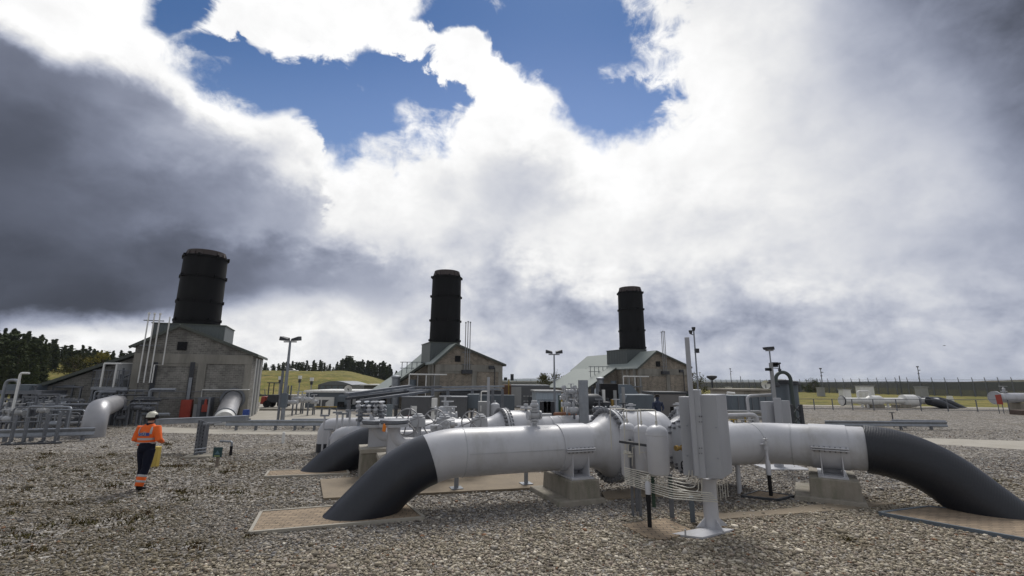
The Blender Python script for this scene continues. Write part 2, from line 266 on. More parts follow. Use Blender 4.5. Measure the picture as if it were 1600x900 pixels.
# ------------------------------------------------------------------ mesh builder
LOC = {}
class MB:
    def __init__(s): s.v = []; s.f = []
    def add(s, vs, fs):
        b = len(s.v); s.v += [tuple(x) for x in vs]; s.f += [tuple(i + b for i in f) for f in fs]; return s
    def bx(s, x, y, z0, z1, w, l, yaw=0.0, taper=0.0):
        c, n = math.cos(yaw), math.sin(yaw); vs = []
        for z, k in ((z0, 0), (z1, taper)):
            for a, b in ((-1, -1), (1, -1), (1, 1), (-1, 1)):
                p, q = a * (w / 2 - k), b * (l / 2 - k); vs.append((x + p * c - q * n, y + p * n + q * c, z))
        return s.add(vs, [(3, 2, 1, 0), (4, 5, 6, 7), (0, 1, 5, 4), (1, 2, 6, 5), (2, 3, 7, 6), (3, 0, 4, 7)])
    def hexa(s, b4, t4):
        return s.add(list(b4) + list(t4), [(3, 2, 1, 0), (4, 5, 6, 7), (0, 1, 5, 4), (1, 2, 6, 5), (2, 3, 7, 6), (3, 0, 4, 7)])
    def beam(s, p, q, w, h=None, upv=V((0, 0, 1))):
        p, q = V(p), V(q); h = h or w; d = (q - p).normalized()
        if abs(d.dot(upv)) > .98: upv = V((0, 1, 0))
        a = d.cross(upv).normalized(); b = a.cross(d)
        vs = []
        for o in (p, q):
            for i, j in ((-1, -1), (1, -1), (1, 1), (-1, 1)): vs.append(o + a * (i * w / 2) + b * (j * h / 2))
        return s.add(vs, [(0, 1, 2, 3), (7, 6, 5, 4), (1, 0, 4, 5), (2, 1, 5, 6), (3, 2, 6, 7), (0, 3, 7, 4)])
    def lathe(s, p, d, prof, n=32, cap=True):
        p, d = V(p), V(d).normalized(); a = d.cross(V((0, 0, 1)) if abs(d.z) < .9 else V((1, 0, 0))).normalized(); b = d.cross(a)
        vs, fs = [], []
        for t, r in prof:
            for i in range(n):
                th = 2 * math.pi * i / n; vs.append(p + d * t + a * (r * math.cos(th)) + b * (r * math.sin(th)))
        for k in range(len(prof) - 1):
            for i in range(n):
                j = (i + 1) % n; fs.append((k * n + i, k * n + j, (k + 1) * n + j, (k + 1) * n + i))
        if cap: fs.append(tuple(range(n - 1, -1, -1))); fs.append(tuple(range((len(prof) - 1) * n, len(prof) * n)))
        return s.add(vs, fs)
    def cyl(s, p, q, r, r1=None, n=16):
        p, q = V(p), V(q); return s.lathe(p, q - p, [(0, r), ((q - p).length, r if r1 is None else r1)], n)
    def tube(s, path, r, n=12, cap=True, closed=False):
        P = [V(x) for x in path]; m = len(P); rr = r if isinstance(r, (list, tuple)) else [r] * m
        T = []
        for i in range(m):
            if closed: t = P[(i + 1) % m] - P[i - 1]
            else: t = P[min(i + 1, m - 1)] - P[max(i - 1, 0)]
            T.append(t.normalized())
        a = T[0].cross(V((0, 0, 1)));
        if a.length < .1: a = T[0].cross(V((1, 0, 0)))
        a.normalize(); vs, fs = [], []
        for i in range(m):
            a = (a - T[i] * a.dot(T[i])).normalized(); b = T[i].cross(a)
            for k in range(n):
                th = 2 * math.pi * k / n; vs.append(P[i] + a * (rr[i] * math.cos(th)) + b * (rr[i] * math.sin(th)))
        for i in range(m if closed else m - 1):
            for k in range(n):
                j = (k + 1) % n; i2 = (i + 1) % m; fs.append((i * n + k, i * n + j, i2 * n + j, i2 * n + k))
        if cap and not closed: fs.append(tuple(range(n - 1, -1, -1))); fs.append(tuple(range((m - 1) * n, m * n)))
        return s.add(vs, fs)
    def poly(s, pts, h, down=True):          # horizontal polygon extruded by h
        n = len(pts); vs = [(p[0], p[1], p[2]) for p in pts] + [(p[0], p[1], p[2] + h) for p in pts]
        fs = [tuple(range(n - 1, -1, -1)), tuple(range(n, 2 * n))] + [(i, (i + 1) % n, n + (i + 1) % n, n + i) for i in range(n)]
        return s.add(vs, fs)
    def sweep(s, pts, vec):                  # any planar polygon extruded along vec
        n = len(pts); vec = V(vec); vs = [V(p) for p in pts] + [V(p) + vec for p in pts]
        return s.add(vs, [tuple(range(n - 1, -1, -1)), tuple(range(n, 2 * n))] + [(i, (i + 1) % n, n + (i + 1) % n, n + i) for i in range(n)])
    def dome(s, p, r, h, n=20, k=5):
        return s.lathe(p, (0, 0, 1), [(h * math.sin(i / k * math.pi / 2), max(.002, r * math.cos(i / k * math.pi / 2))) for i in range(k + 1)], n)
    def build(s, name, m, parent=None, label=None, cat=None, group=None, kind=None, loc=None, bevel=0, smooth=35, wn=False):
        me = bpy.data.meshes.new(name)
        if parent is not None: L = LOC[parent.name]
        elif loc is not None: L = V(loc)
        else:
            a = np.array(s.v); L = V((float((a[:, 0].min() + a[:, 0].max()) / 2), float((a[:, 1].min() + a[:, 1].max()) / 2), float(a[:, 2].min())))
        me.from_pydata([(x[0] - L.x, x[1] - L.y, x[2] - L.z) for x in s.v], [], s.f); me.update()
        bm = bmesh.new(); bm.from_mesh(me); bmesh.ops.recalc_face_normals(bm, faces=bm.faces); bm.to_mesh(me); bm.free()
        if smooth: me.polygons.foreach_set('use_smooth', [True] * len(me.polygons)); me.set_sharp_from_angle(angle=math.radians(smooth))
        o = bpy.data.objects.new(name, me); COL.objects.link(o); me.materials.append(m)
        if parent is not None: o.parent = parent; LOC[o.name] = L
        else: o.location = L; LOC[o.name] = L
        tag(o, label, cat, group, kind)
        if bevel:
            b = o.modifiers.new('bevel', 'BEVEL'); b.width = bevel; b.segments = 2; b.limit_method = 'ANGLE'; b.angle_limit = math.radians(40)
        return o
def tag(o, label=None, cat=None, group=None, kind=None):
    if label: o['label'] = label
    if cat: o['category'] = cat
    if group: o['group'] = group
    if kind: o['kind'] = kind
    return o
def T(name, label, cat, loc, group=None):
    o = bpy.data.objects.new(name, None); COL.objects.link(o); o.location = loc; LOC[o.name] = V(loc); o.empty_display_size = .2
    return tag(o, label, cat, group)
def copy_tree(o, loc, label=None, group=None, rz=0, sc=1.0):
    c = o.copy(); COL.objects.link(c); c.location = loc; c.rotation_euler = (0, 0, rz); c.scale = (sc, sc, sc)
    if label: c['label'] = label
    if group: c['group'] = group
    def rec(a, b):
        for ch in a.children:
            d = ch.copy(); COL.objects.link(d); d.parent = b; rec(ch, d)
    rec(o, c); return c
def arc(c, a0, a1, r, e1, e2, n=8):
    return [V(c) + V(e1) * (r * math.cos(a0 + (a1 - a0) * i / n)) + V(e2) * (r * math.sin(a0 + (a1 - a0) * i / n)) for i in range(n + 1)]
def fillet(pts, r, n=5):                     # round the corners of a path
    P = [V(p) for p in pts]; out = [P[0]]
    for i in range(1, len(P) - 1):
        a, b, c = P[i - 1], P[i], P[i + 1]; d1 = (a - b); d2 = (c - b); k = min(r, d1.length * .45, d2.length * .45)
        s, e = b + d1.normalized() * k, b + d2.normalized() * k
        for j in range(n + 1):
            t = j / n; out.append(s * (1 - t) ** 2 + b * (2 * t * (1 - t)) + e * t ** 2)
    return out + [P[-1]]
Z = V((0, 0, 1))

# ------------------------------------------------------------------ terrain
def sm(x, a, b):
    t = np.clip((x - a) / (b - a), 0, 1); return t * t * (3 - 2 * t)
def bankz(x, y):
    x = np.asarray(x, float); y = np.asarray(y, float); a = x / np.maximum(y, 1); r = np.hypot(x, y)
    m = sm(-a, .20, .37); rr = y
    z = m * (4.6 * sm(rr, 74, 122) + .012 * np.maximum(rr - 122, 0)) + 3.0 * sm(-a, .75, 1.15) * sm(rr, 55, 110)
    z += .25 * m * sm(rr, 74, 90) * (np.sin(x * .21) + np.sin(y * .17 + x * .08))
    return z
def heathz(x, y):
    a = x / np.maximum(y, 1); return sm(a, .70, 1.2) * 5.2 * sm(y, 110, 300) + .4 * np.sin(x * .03) * sm(a, .7, .9)
def groundmat(name, cols, scale, bump=.5, bs=30, var=None):
    m = bpy.data.materials.new(name); m.use_nodes = True; t = m.node_tree; n = t.nodes; l = t.links; b = n['Principled BSDF']; b.inputs['Roughness'].default_value = .95
    b.inputs['Specular IOR Level'].default_value = .2
    tc = n.new('ShaderNodeTexCoord'); prev = None
    for i, (c, sc, lo, hi) in enumerate(cols):
        if prev is None: prev = c; continue
        no = n.new('ShaderNodeTexNoise'); no.inputs['Scale'].default_value = sc; no.inputs['Detail'].default_value = 10; no.inputs['Roughness'].default_value = .68
        mp = n.new('ShaderNodeMapping'); mp.inputs['Location'].default_value = (i * 13.1, i * 7.7, 0); l.new(tc.outputs['Object'], mp.inputs[0]); l.new(mp.outputs[0], no.inputs['Vector'])
        r = n.new('ShaderNodeMapRange'); r.inputs[1].default_value = lo; r.inputs[2].default_value = hi; l.new(no.outputs['Fac'], r.inputs[0])
        mx = n.new('ShaderNodeMix'); mx.data_type = 'RGBA'; l.new(r.outputs[0], mx.inputs[0])
        if isinstance(prev, tuple): mx.inputs[6].default_value = (*prev, 1)
        else: l.new(prev, mx.inputs[6])
        mx.inputs[7].default_value = (*c, 1); prev = mx.outputs[2]
    l.new(prev, b.inputs['Base Color'])
    bp = n.new('ShaderNodeBump'); bp.inputs['Strength'].default_value = bump; bp.inputs['Distance'].default_value = .1
    nb = n.new('ShaderNodeTexNoise'); nb.inputs['Scale'].default_value = bs; nb.inputs['Detail'].default_value = 8; l.new(tc.outputs['Object'], nb.inputs['Vector'])
    l.new(nb.outputs['Fac'], bp.inputs['Height']); l.new(bp.outputs[0], b.inputs['Normal'])
    return m
GRASS = groundmat('rough_grass', [((.145, .145, .026), 1, 0, 1), ((.25, .20, .06), .5, .44, .58), ((.065, .08, .018), .22, .50, .64), ((.20, .15, .07), 2.5, .52, .68), ((.04, .048, .014), 1.4, .56, .66)], 1, .9, 9)
MOOR = groundmat('moorland', [((.060, .062, .028), 1, 0, 1), ((.085, .055, .032), .02, .45, .6), ((.04, .05, .024), .08, .5, .6)], 1, .3, 1)
FARH = groundmat('far_upland', [((.10, .12, .12), 1, 0, 1), ((.13, .14, .13), .002, .45, .6)], 1, .1, 1)
def gravel_material():
    m = bpy.data.materials.new('gravel_sheet'); m.use_nodes = True; t = m.node_tree; n = t.nodes; l = t.links; b = n['Principled BSDF']; b.inputs['Roughness'].default_value = .95
    b.inputs['Specular IOR Level'].default_value = .25
    tc = n.new('ShaderNodeTexCoord')
    vo = n.new('ShaderNodeTexVoronoi'); vo.inputs['Scale'].default_value = 15; l.new(tc.outputs['Object'], vo.inputs['Vector'])
    sp = n.new('ShaderNodeSeparateXYZ'); l.new(vo.outputs['Color'], sp.inputs[0])
    cr = n.new('ShaderNodeValToRGB'); l.new(sp.outputs[0], cr.inputs[0]); e = cr.color_ramp; e.interpolation = 'CONSTANT'
    cols = [(.0, (.085, .075, .062)), (.16, (.17, .15, .13)), (.34, (.25, .225, .19)), (.55, (.21, .20, .195)), (.72, (.33, .305, .27)), (.88, (.44, .42, .385))]
    e.elements[0].position = 0; e.elements[0].color = (*cols[0][1], 1); e.elements[1].position = cols[1][0]; e.elements[1].color = (*cols[1][1], 1)
    for p, c in cols[2:]: x = e.elements.new(p); x.color = (*c, 1)
    no = n.new('ShaderNodeTexNoise'); no.inputs['Scale'].default_value = .45; no.inputs['Detail'].default_value = 10; no.inputs['Roughness'].default_value = .7; l.new(tc.outputs['Object'], no.inputs['Vector'])
    r = n.new('ShaderNodeMapRange'); r.inputs[1].default_value = .50; r.inputs[2].default_value = .74; r.inputs[4].default_value = .75; l.new(no.outputs['Fac'], r.inputs[0])
    mx = n.new('ShaderNodeMix'); mx.data_type = 'RGBA'; l.new(r.outputs[0], mx.inputs[0]); l.new(cr.outputs[0], mx.inputs[6]); mx.inputs[7].default_value = (.15, .12, .075, 1)
    n3 = n.new('ShaderNodeTexNoise'); n3.inputs['Scale'].default_value = 2.2; n3.inputs['Detail'].default_value = 8; l.new(tc.outputs['Object'], n3.inputs['Vector'])
    r3 = n.new('ShaderNodeMapRange'); r3.inputs[1].default_value = .3; r3.inputs[2].default_value = .7; r3.inputs[3].default_value = .72; r3.inputs[4].default_value = 1.25; l.new(n3.outputs['Fac'], r3.inputs[0])
    sc = n.new('ShaderNodeVectorMath'); sc.operation = 'SCALE'; l.new(mx.outputs[2], sc.inputs[0]); l.new(r3.outputs[0], sc.inputs['Scale'])
    l.new(sc.outputs[0], b.inputs['Base Color'])
    bp = n.new('ShaderNodeBump'); bp.inputs['Strength'].default_value = 1; bp.inputs['Distance'].default_value = .06; bp.invert = True; l.new(vo.outputs['Distance'], bp.inputs['Height']); l.new(bp.outputs[0], b.inputs['Normal'])
    return m
GRAVEL = gravel_material()
def sheet(name, pts, z, m, kind='structure', label=None):
    mb = MB(); mb.add([(p[0], p[1], z) for p in pts], [tuple(range(len(pts)))])
    o = mb.build(name, m, None, kind=kind, loc=(0, 0, 0), smooth=0); return o
sheet('ground', [(-6000, -300), (6000, -300), (6000, 7000), (-6000, 7000)], -.012, MOOR)
sheet('grass_field', [(-160, 40), (-60, 40), (-22, 52), (0, 62), (20, 60), (36, 51.5), (72, 50), (220, 48), (260, 210), (-260, 210)], -.006, GRASS)
sheet('gravel_yard', [(-90, -20), (90, -20), (110, 47.5), (40, 49), (20, 57), (0, 60), (-20, 52), (-36, 55), (-50, 50), (-90, 62)], 0.0, GRAVEL)
def heightfield(name, x0, x1, y0, y1, nx, ny, fn, m):
    xs = np.linspace(x0, x1, nx); ys = np.linspace(y0, y1, ny); X, Y = np.meshgrid(xs, ys); Zz = fn(X, Y)
    mb = MB(); mb.v = [tuple(p) for p in np.stack([X.ravel(), Y.ravel(), Zz.ravel()], 1).tolist()]
    mb.f = [(j * nx + i, j * nx + i + 1, (j + 1) * nx + i + 1, (j + 1) * nx + i) for j in range(ny - 1) for i in range(nx - 1)]
    return mb.build(name, m, None, kind='structure', loc=(0, 0, 0), smooth=80)
heightfield('grass_hill', -330, -10, 52, 330, 130, 110, lambda x, y: bankz(x, y) - .10, GRASS)
heightfield('moorland_hill', 90, 1400, 128, 1200, 90, 60, lambda x, y: heathz(x, y) - .2, MOOR)
heightfield('far_hills', -3000, 6000, 2500, 4300, 120, 12, lambda x, y: -2 + sm(y, 2500, 3600) * (11 + 7 * np.sin(x * .0016) + 4 * np.sin(x * .0043 + 1) + 2 * np.sin(x * .011)) - sm(y, 4000, 4300) * 40, FARH)
# paths and roads
def gp(*uv): return [G(u, v).xy for u, v in uv]
sheet('concrete_path', gp((250, 667), (330, 671), (500, 673.5), (800, 679), (1150, 681), (1440, 684.5), (1700, 692), (1700, 709), (1440, 693), (1150, 687), (800, 684), (500, 679.5), (320, 678), (240, 676)), .004, CONCL)
sheet('concrete_yard', gp((360, 668), (402, 640), (408, 630), (440, 624), (500, 624), (520, 640), (560, 650), (560, 657), (420, 660)), .008, CONCL)
sheet('perimeter_path', gp((1240, 633.8), (1600, 639.2), (1800, 641), (1800, 638.8), (1600, 637.4), (1240, 632.4)), .008, CONCL)
# path climbing the grass bank on the left
mb = MB(); cl = [(-84, 57), (-84, 66), (-84, 76), (-82, 88), (-77, 100), (-72, 112)]
for i, (x, y) in enumerate(cl):
    for sx in (-1.6, 1.6): mb.v.append((x + sx, y, float(bankz(x + sx, y)) + .10))
mb.f = [(2 * i, 2 * i + 1, 2 * i + 3, 2 * i + 2) for i in range(len(cl) - 1)]
mb.build('hill_path', CONCL, None, kind='structure', loc=(0, 0, 0))

# block paving pads and slabs set in the gravel
def pad(name, pts, z, m, label, cat, edge=None, group=None):
    c = sum((V((p[0], p[1], 0)) for p in pts), V((0, 0, 0))) / len(pts); L = V((c.x, c.y, 0))
    r = T(name, label, cat, L, group)
    mb = MB(); mb.poly([V((p[0], p[1], -.05)) for p in pts], z + .05); s = mb.build('paving' if edge else 'slab_top', m, r, smooth=0)
    if edge:
        for i in range(len(pts)):
            a, b = V((*pts[i], z / 2 + .004)), V((*pts[(i + 1) % len(pts)], z / 2 + .004))
            MB().beam(a, b, .055, z + .02).build('edging_kerb', edge, r, smooth=0)
    return r
UA = V((math.cos(math.radians(20.5)), math.sin(math.radians(20.5)), 0)); DA = V((-UA.y, UA.x, 0))
PAD_A = gp((390, 836), (408, 803), (630, 786), (662, 812))
PAD_R = gp((1375, 806), (1450, 796), (1640, 812), (1680, 862))
PAD_B = gp((414, 747), (420, 738), (540, 733), (545, 742))
pad('paved_pad', PAD_A, .045, PAV, 'tan block paving pad with pale kerb where the nearest dark pipe bend goes underground', 'paving pad', CONCL, 'block paving pads')
pad('paved_pad', PAD_R, .06, PAV, 'tan block paving pad at the right edge under the ribbed black pipe bend', 'paving pad', GBLUE, 'block paving pads')
pad('paved_pad', PAD_B, .04, PAV, 'small tan paving pad where the farther dark pipe bend enters the gravel', 'paving pad', CONCL, 'block paving pads')
PAD_C = gp((972, 822), (1040, 812), (1085, 832), (1040, 846), (1010, 842))
pad('paved_pad', PAD_C, .03, PAV, 'worn tan paving patch around the short black standpipe, left of the cabinet foot', 'paving pad', None, 'block paving pads')
PAD_BASE = gp((1048, 838), (1098, 845), (1150, 830), (1105, 825))
FOOT_A = gp((850, 770), (890, 793), (940, 788), (935, 768)); FOOT_R = gp((1235, 768), (1285, 782), (1340, 775), (1300, 760))
PAD_D = gp((1160, 777), (1185, 769), (1240, 777), (1215, 783))
pad('paved_pad', PAD_D, .035, PAV, 'small tan paving patch round the foot of the thin standpipe right of the cabinet', 'paving pad', DARKM, 'block paving pads')
SL1 = gp((500, 752), (505, 782), (760, 769), (856, 764), (850, 741), (640, 742))
pad('concrete_slab', SL1, .05, SLAB, 'long tan concrete slab on the gravel behind and below the front grey pipe', 'slab', None, 'concrete slabs')
SL2 = gp((940, 772), (946, 783), (1015, 776), (1110, 778), (1095, 766), (1000, 765))
pad('concrete_slab', SL2, .05, SLAB, 'stained brown concrete slab in the shade under the flanged valve', 'slab', None, 'concrete slabs')
SL3 = gp((1060, 801), (1120, 813), (1330, 797), (1400, 787), (1310, 786), (1200, 799), (1130, 803))
pad('concrete_slab', SL3, .02, SLAB, 'narrow reddish concrete strip running through the gravel behind the cabinet post', 'slab', None, 'concrete slabs')

# moss and dead grass between the stones
def inpoly(P, poly):
    x, y = P[:, 0], P[:, 1]; ins = np.zeros(len(P), bool); n = len(poly)
    for i in range(n):
        x1, y1 = poly[i]; x2, y2 = poly[(i + 1) % n]
        c = ((y1 > y) != (y2 > y)); 
        with np.errstate(divide='ignore', invalid='ignore'): xx = (x2 - x1) * (y - y1) / (y2 - y1) + x1
        ins ^= c & (x < xx)
    return ins
MOSS = [(60, 862, 75, 9), (35, 838, 60, 10), (130, 818, 80, 9), (210, 812, 60, 6), (290, 770, 60, 5), (370, 771, 55, 5), (300, 858, 28, 6), (235, 856, 20, 4), (270, 729, 90, 5), (120, 736, 28, 3), (350, 737, 32, 3), (66, 716, 14, 3), (95, 760, 16, 4), (290, 782, 24, 4), (1440, 735, 20, 2), (1555, 752, 16, 3), (1330, 846, 14, 3), (200, 742, 26, 3), (20, 790, 30, 6), (175, 760, 25, 5), (330, 722, 20, 3)]
MOSS += [(random.uniform(0, 480), random.uniform(690, 860), random.uniform(5, 14), random.uniform(1.5, 4)) for _ in range(46)]
MOSSM = groundmat('moss_and_dead_grass', [((.17, .155, .055), 1, 0, 1), ((.13, .075, .03), 2.5, .42, .55), ((.055, .06, .018), 6, .5, .6), ((.17, .15, .08), 14, .56, .7)], 1, 1, 40)
mE = []
rs = np.random.RandomState(3)
tuft = MB()
for (u, v, ru, rv) in MOSS:
    c = G(u, v); ex = (G(u + ru, v) - c); ey = (G(u, v - rv) - c)
    mE.append((c.x, c.y, max(.05, ex.length), max(.05, ey.length)))
    k = int(min(1100, 420 * ex.length * ey.length + 20))
    for i in range(k):
        th = rs.uniform(0, 6.283); r = abs(rs.normal(0, .62)); p = c + ex * (r * math.cos(th)) + ey * (r * math.sin(th)) + V((rs.normal(0, .05), rs.normal(0, .05), 0))
        h = rs.uniform(.012, .05); a = rs.uniform(0, 6.283); w = rs.uniform(.006, .02)
        d = V((math.cos(a), math.sin(a), 0)); l = V((rs.normal(0, .03), rs.normal(0, .03), h + .02))
        tuft.add([p - d * w, p + d * w, p + l + d * w * .3], [(0, 1, 2)])
tuft.build('moss_tufts', MOSSM, None, kind='stuff', loc=(0, 0, 0), smooth=0, label='low brown-green moss and dead grass growing between the stones')
mE = np.array(mE)

# loose stones
def stones():
    ph = (1 + 5 ** .5) / 2
    iv = np.array([(-1, ph, 0), (1, ph, 0), (-1, -ph, 0), (1, -ph, 0), (0, -1, ph), (0, 1, ph), (0, -1, -ph), (0, 1, -ph), (ph, 0, -1), (ph, 0, 1), (-ph, 0, -1), (-ph, 0, 1)], float); iv /= np.linalg.norm(iv[0])
    ff = np.array([(0, 11, 5), (0, 5, 1), (0, 1, 7), (0, 7, 10), (0, 10, 11), (1, 5, 9), (5, 11, 4), (11, 10, 2), (10, 7, 6), (7, 1, 8), (3, 9, 4), (3, 4, 2), (3, 2, 6), (3, 6, 8), (3, 8, 9), (4, 9, 5), (2, 4, 11), (6, 2, 10), (8, 6, 7), (9, 8, 1)])
    iv = np.array([(-1, -1, -1), (1, -1, -1), (1, 1, -1), (-1, 1, -1), (-1, -1, 1), (1, -1, 1), (1, 1, 1), (-1, 1, 1)], float) * .72
    ff = np.array([(0, 2, 1), (0, 3, 2), (4, 5, 6), (4, 6, 7), (0, 1, 5), (0, 5, 4), (1, 2, 6), (1, 6, 5), (2, 3, 7), (2, 7, 6), (3, 0, 4), (3, 4, 7)])
    P = []
    for n, y0, y1 in ((112000, 5.9, 10.5), (70000, 10.5, 17), (26000, 17, 27)):
        Y = np.sqrt(rs.uniform(y0 ** 2, y1 ** 2, n)); a = rs.uniform(-1.22, 1.22, n); P.append(np.stack([a * Y, Y, np.full(n, 1.0 if y0 < 10 else 1.12)], 1))
    P = np.concatenate(P)
    bad = np.zeros(len(P), bool)
    for q in (PAD_A, PAD_R, PAD_B, PAD_D, SL1, SL2):
        bad |= inpoly(P, [(p[0], p[1]) for p in q]) & (rs.uniform(0, 1, len(P)) > .02)
    for q in (PAD_BASE, FOOT_A, FOOT_R): bad |= inpoly(P, [(p[0], p[1]) for p in q])
    for q in (PAD_C, SL3): bad |= inpoly(P, [(p[0], p[1]) for p in q]) & (rs.uniform(0, 1, len(P)) > .22)
    pth = gp((240, 667), (500, 673.5), (800, 679), (1150, 681), (1440, 684.5), (1700, 692), (1700, 709), (1440, 693), (1150, 687), (800, 684), (500, 679.5), (240, 676))
    bad |= inpoly(P, [(p[0], p[1]) for p in pth])
    for (x, y, a, b) in mE:
        d = ((P[:, 0] - x) / a) ** 2 + ((P[:, 1] - y) / b) ** 2; bad |= (d < 1.1) & (rs.uniform(0, 1, len(P)) > .28 + .25 * d)
    P = P[~bad]; n = len(P)
    # two sorts of stone: blue-grey crushed rock near the pipes, coarser buff stone nearest the viewer on the right
    buff = sm(P[:, 0] * .5 - (P[:, 1] - 8.9) * 1.5 + rs.normal(0, .35, n), -.5, .8)
    sz = rs.gamma(6, .0026, n).clip(.007, .045) * P[:, 2] * (1 + .18 * buff); big = rs.uniform(0, 1, n) < .015; sz[big] *= 1.8
    shp = rs.normal(1, .24, (n, 8, 3)).clip(.25, 1.6); v = iv[None] * shp
    v = v * (np.stack([np.ones(n), rs.uniform(.5, .95, n), rs.uniform(.28, .6, n)], 1) * sz[:, None])[:, None, :]
    ax = rs.normal(0, .36, (n, 2)); th = rs.uniform(0, 6.283, n)
    cx, sx = np.cos(ax[:, 0]), np.sin(ax[:, 0]); x, y, z = v[..., 0], v[..., 1], v[..., 2]
    y, z = y * cx[:, None] - z * sx[:, None], y * sx[:, None] + z * cx[:, None]
    c, s = np.cos(th)[:, None], np.sin(th)[:, None]; x, y = x * c - y * s, x * s + y * c
    v = np.stack([x + P[:, 0:1], y + P[:, 1:2], z + (sz * rs.uniform(.05, .5, n))[:, None]], 2)
    me = bpy.data.meshes.new('gravel_stones'); nv = n * 8; nf = n * 12
    me.vertices.add(nv); me.vertices.foreach_set('co', v.reshape(-1).astype(np.float32))
    F = (ff[None] + (np.arange(n) * 8)[:, None, None]).reshape(-1).astype(np.int32)
    me.loops.add(nf * 3); me.loops.foreach_set('vertex_index', F); me.polygons.add(nf); me.polygons.foreach_set('loop_start', np.arange(0, nf * 3, 3, dtype=np.int32))
    pal = np.array([(.115, .105, .095), (.19, .175, .16), (.255, .235, .21), (.17, .17, .18), (.24, .245, .255), (.36, .345, .32), (.44, .43, .40), (.075, .07, .065)])
    palb = np.array([(.14, .125, .10), (.21, .19, .155), (.28, .255, .205), (.22, .19, .165), (.32, .30, .255), (.42, .395, .345), (.11, .10, .085), (.27, .255, .235)])
    i = rs.choice(8, n, p=[.17, .2, .18, .16, .12, .07, .03, .07]); col = np.where((rs.uniform(0, 1, n) < buff)[:, None], palb[i], pal[i]) * rs.uniform(.8, 1.25, (n, 1)) * 1.3
    col = col * np.array([1.0, .965, .91])
    mo = np.zeros(n)
    for (x, y, a, b) in mE: mo = np.maximum(mo, np.exp(-.5 * (((P[:, 0] - x) / (a * 1.25)) ** 2 + ((P[:, 1] - y) / (b * 1.6 + .1)) ** 2)))
    lf = sm(-P[:, 0], -1, 6) * (.5 + .5 * np.sin(P[:, 0] * 1.1 + 2 * np.sin(P[:, 1] * .6)) * np.sin(P[:, 1] * .9 + P[:, 0] * .3))
    mo = np.clip(mo * .75 + lf * .5, 0, .85)[:, None] * rs.uniform(.4, 1, (n, 1)); col = col * (1 - mo) + np.array([.125, .10, .05]) * mo
    rust = rs.uniform(0, 1, n) < .012; col[rust] = (.22, .12, .07)
    at = me.attributes.new('stone_colour', 'FLOAT_COLOR', 'FACE'); cc = np.ones((n, 12, 4), np.float32); cc[..., :3] = col[:, None]
    at.data.foreach_set('color', cc.reshape(-1)); me.update(); me.validate()
    m = bpy.data.materials.new('stone'); m.use_nodes = True; t = m.node_tree; b = t.nodes['Principled BSDF']; b.inputs['Roughness'].default_value = .9; b.inputs['Specular IOR Level'].default_value = .25
    an = t.nodes.new('ShaderNodeAttribute'); an.attribute_name = 'stone_colour'; no = t.nodes.new('ShaderNodeTexNoise'); no.inputs['Scale'].default_value = 45; no.inputs['Detail'].default_value = 4
    tcn = t.nodes.new('ShaderNodeTexCoord'); t.links.new(tcn.outputs['Object'], no.inputs['Vector'])
    r = t.nodes.new('ShaderNodeMapRange'); r.inputs[1].default_value = .3; r.inputs[2].default_value = .7; r.inputs[3].default_value = .75; r.inputs[4].default_value = 1.25; t.links.new(no.outputs['Fac'], r.inputs[0])
    sc = t.nodes.new('ShaderNodeVectorMath'); sc.operation = 'SCALE'; t.links.new(an.outputs['Color'], sc.inputs[0]); t.links.new(r.outputs[0], sc.inputs['Scale']); t.links.new(sc.outputs[0], b.inputs['Base Color'])
    me.materials.append(m); o = bpy.data.objects.new('gravel_stones', me); COL.objects.link(o); tag(o, 'loose grey and buff crushed stones covering the yard', None, None, 'stuff')
stones()

# ------------------------------------------------------------------ trees
def leafmat(name, c1, c2):
    m = bpy.data.materials.new(name); m.use_nodes = True; t = m.node_tree; n = t.nodes; l = t.links; b = n['Principled BSDF']; b.inputs['Roughness'].default_value = .8; b.inputs['Specular IOR Level'].default_value = .2
    g = n.new('ShaderNodeNewGeometry'); oi = n.new('ShaderNodeObjectInfo'); mx = n.new('ShaderNodeMix'); mx.data_type = 'RGBA'
    ad = n.new('ShaderNodeMath'); ad.operation = 'MULTIPLY_ADD'; l.new(g.outputs['Random Per Island'], ad.inputs[0]); ad.inputs[1].default_value = .7; mu = n.new('ShaderNodeMath'); mu.operation = 'MULTIPLY'; l.new(oi.outputs['Random'], mu.inputs[0]); mu.inputs[1].default_value = .3; l.new(mu.outputs[0], ad.inputs[2])
    l.new(ad.outputs[0], mx.inputs[0]); mx.inputs[6].default_value = (*c1, 1); mx.inputs[7].default_value = (*c2, 1); l.new(mx.outputs[2], b.inputs['Base Color'])
    return m
NEEDLE = leafmat('pine_needles', (.030, .046, .020), (.085, .10, .036)); BARK = mat('bark', (.10, .07, .05), .95, 0, .3, 12, .4)
YLEAF = leafmat('yellow_spring_leaves', (.13, .13, .025), (.27, .22, .05)); GLEAF = leafmat('olive_leaves', (.05, .055, .015), (.12, .11, .035))
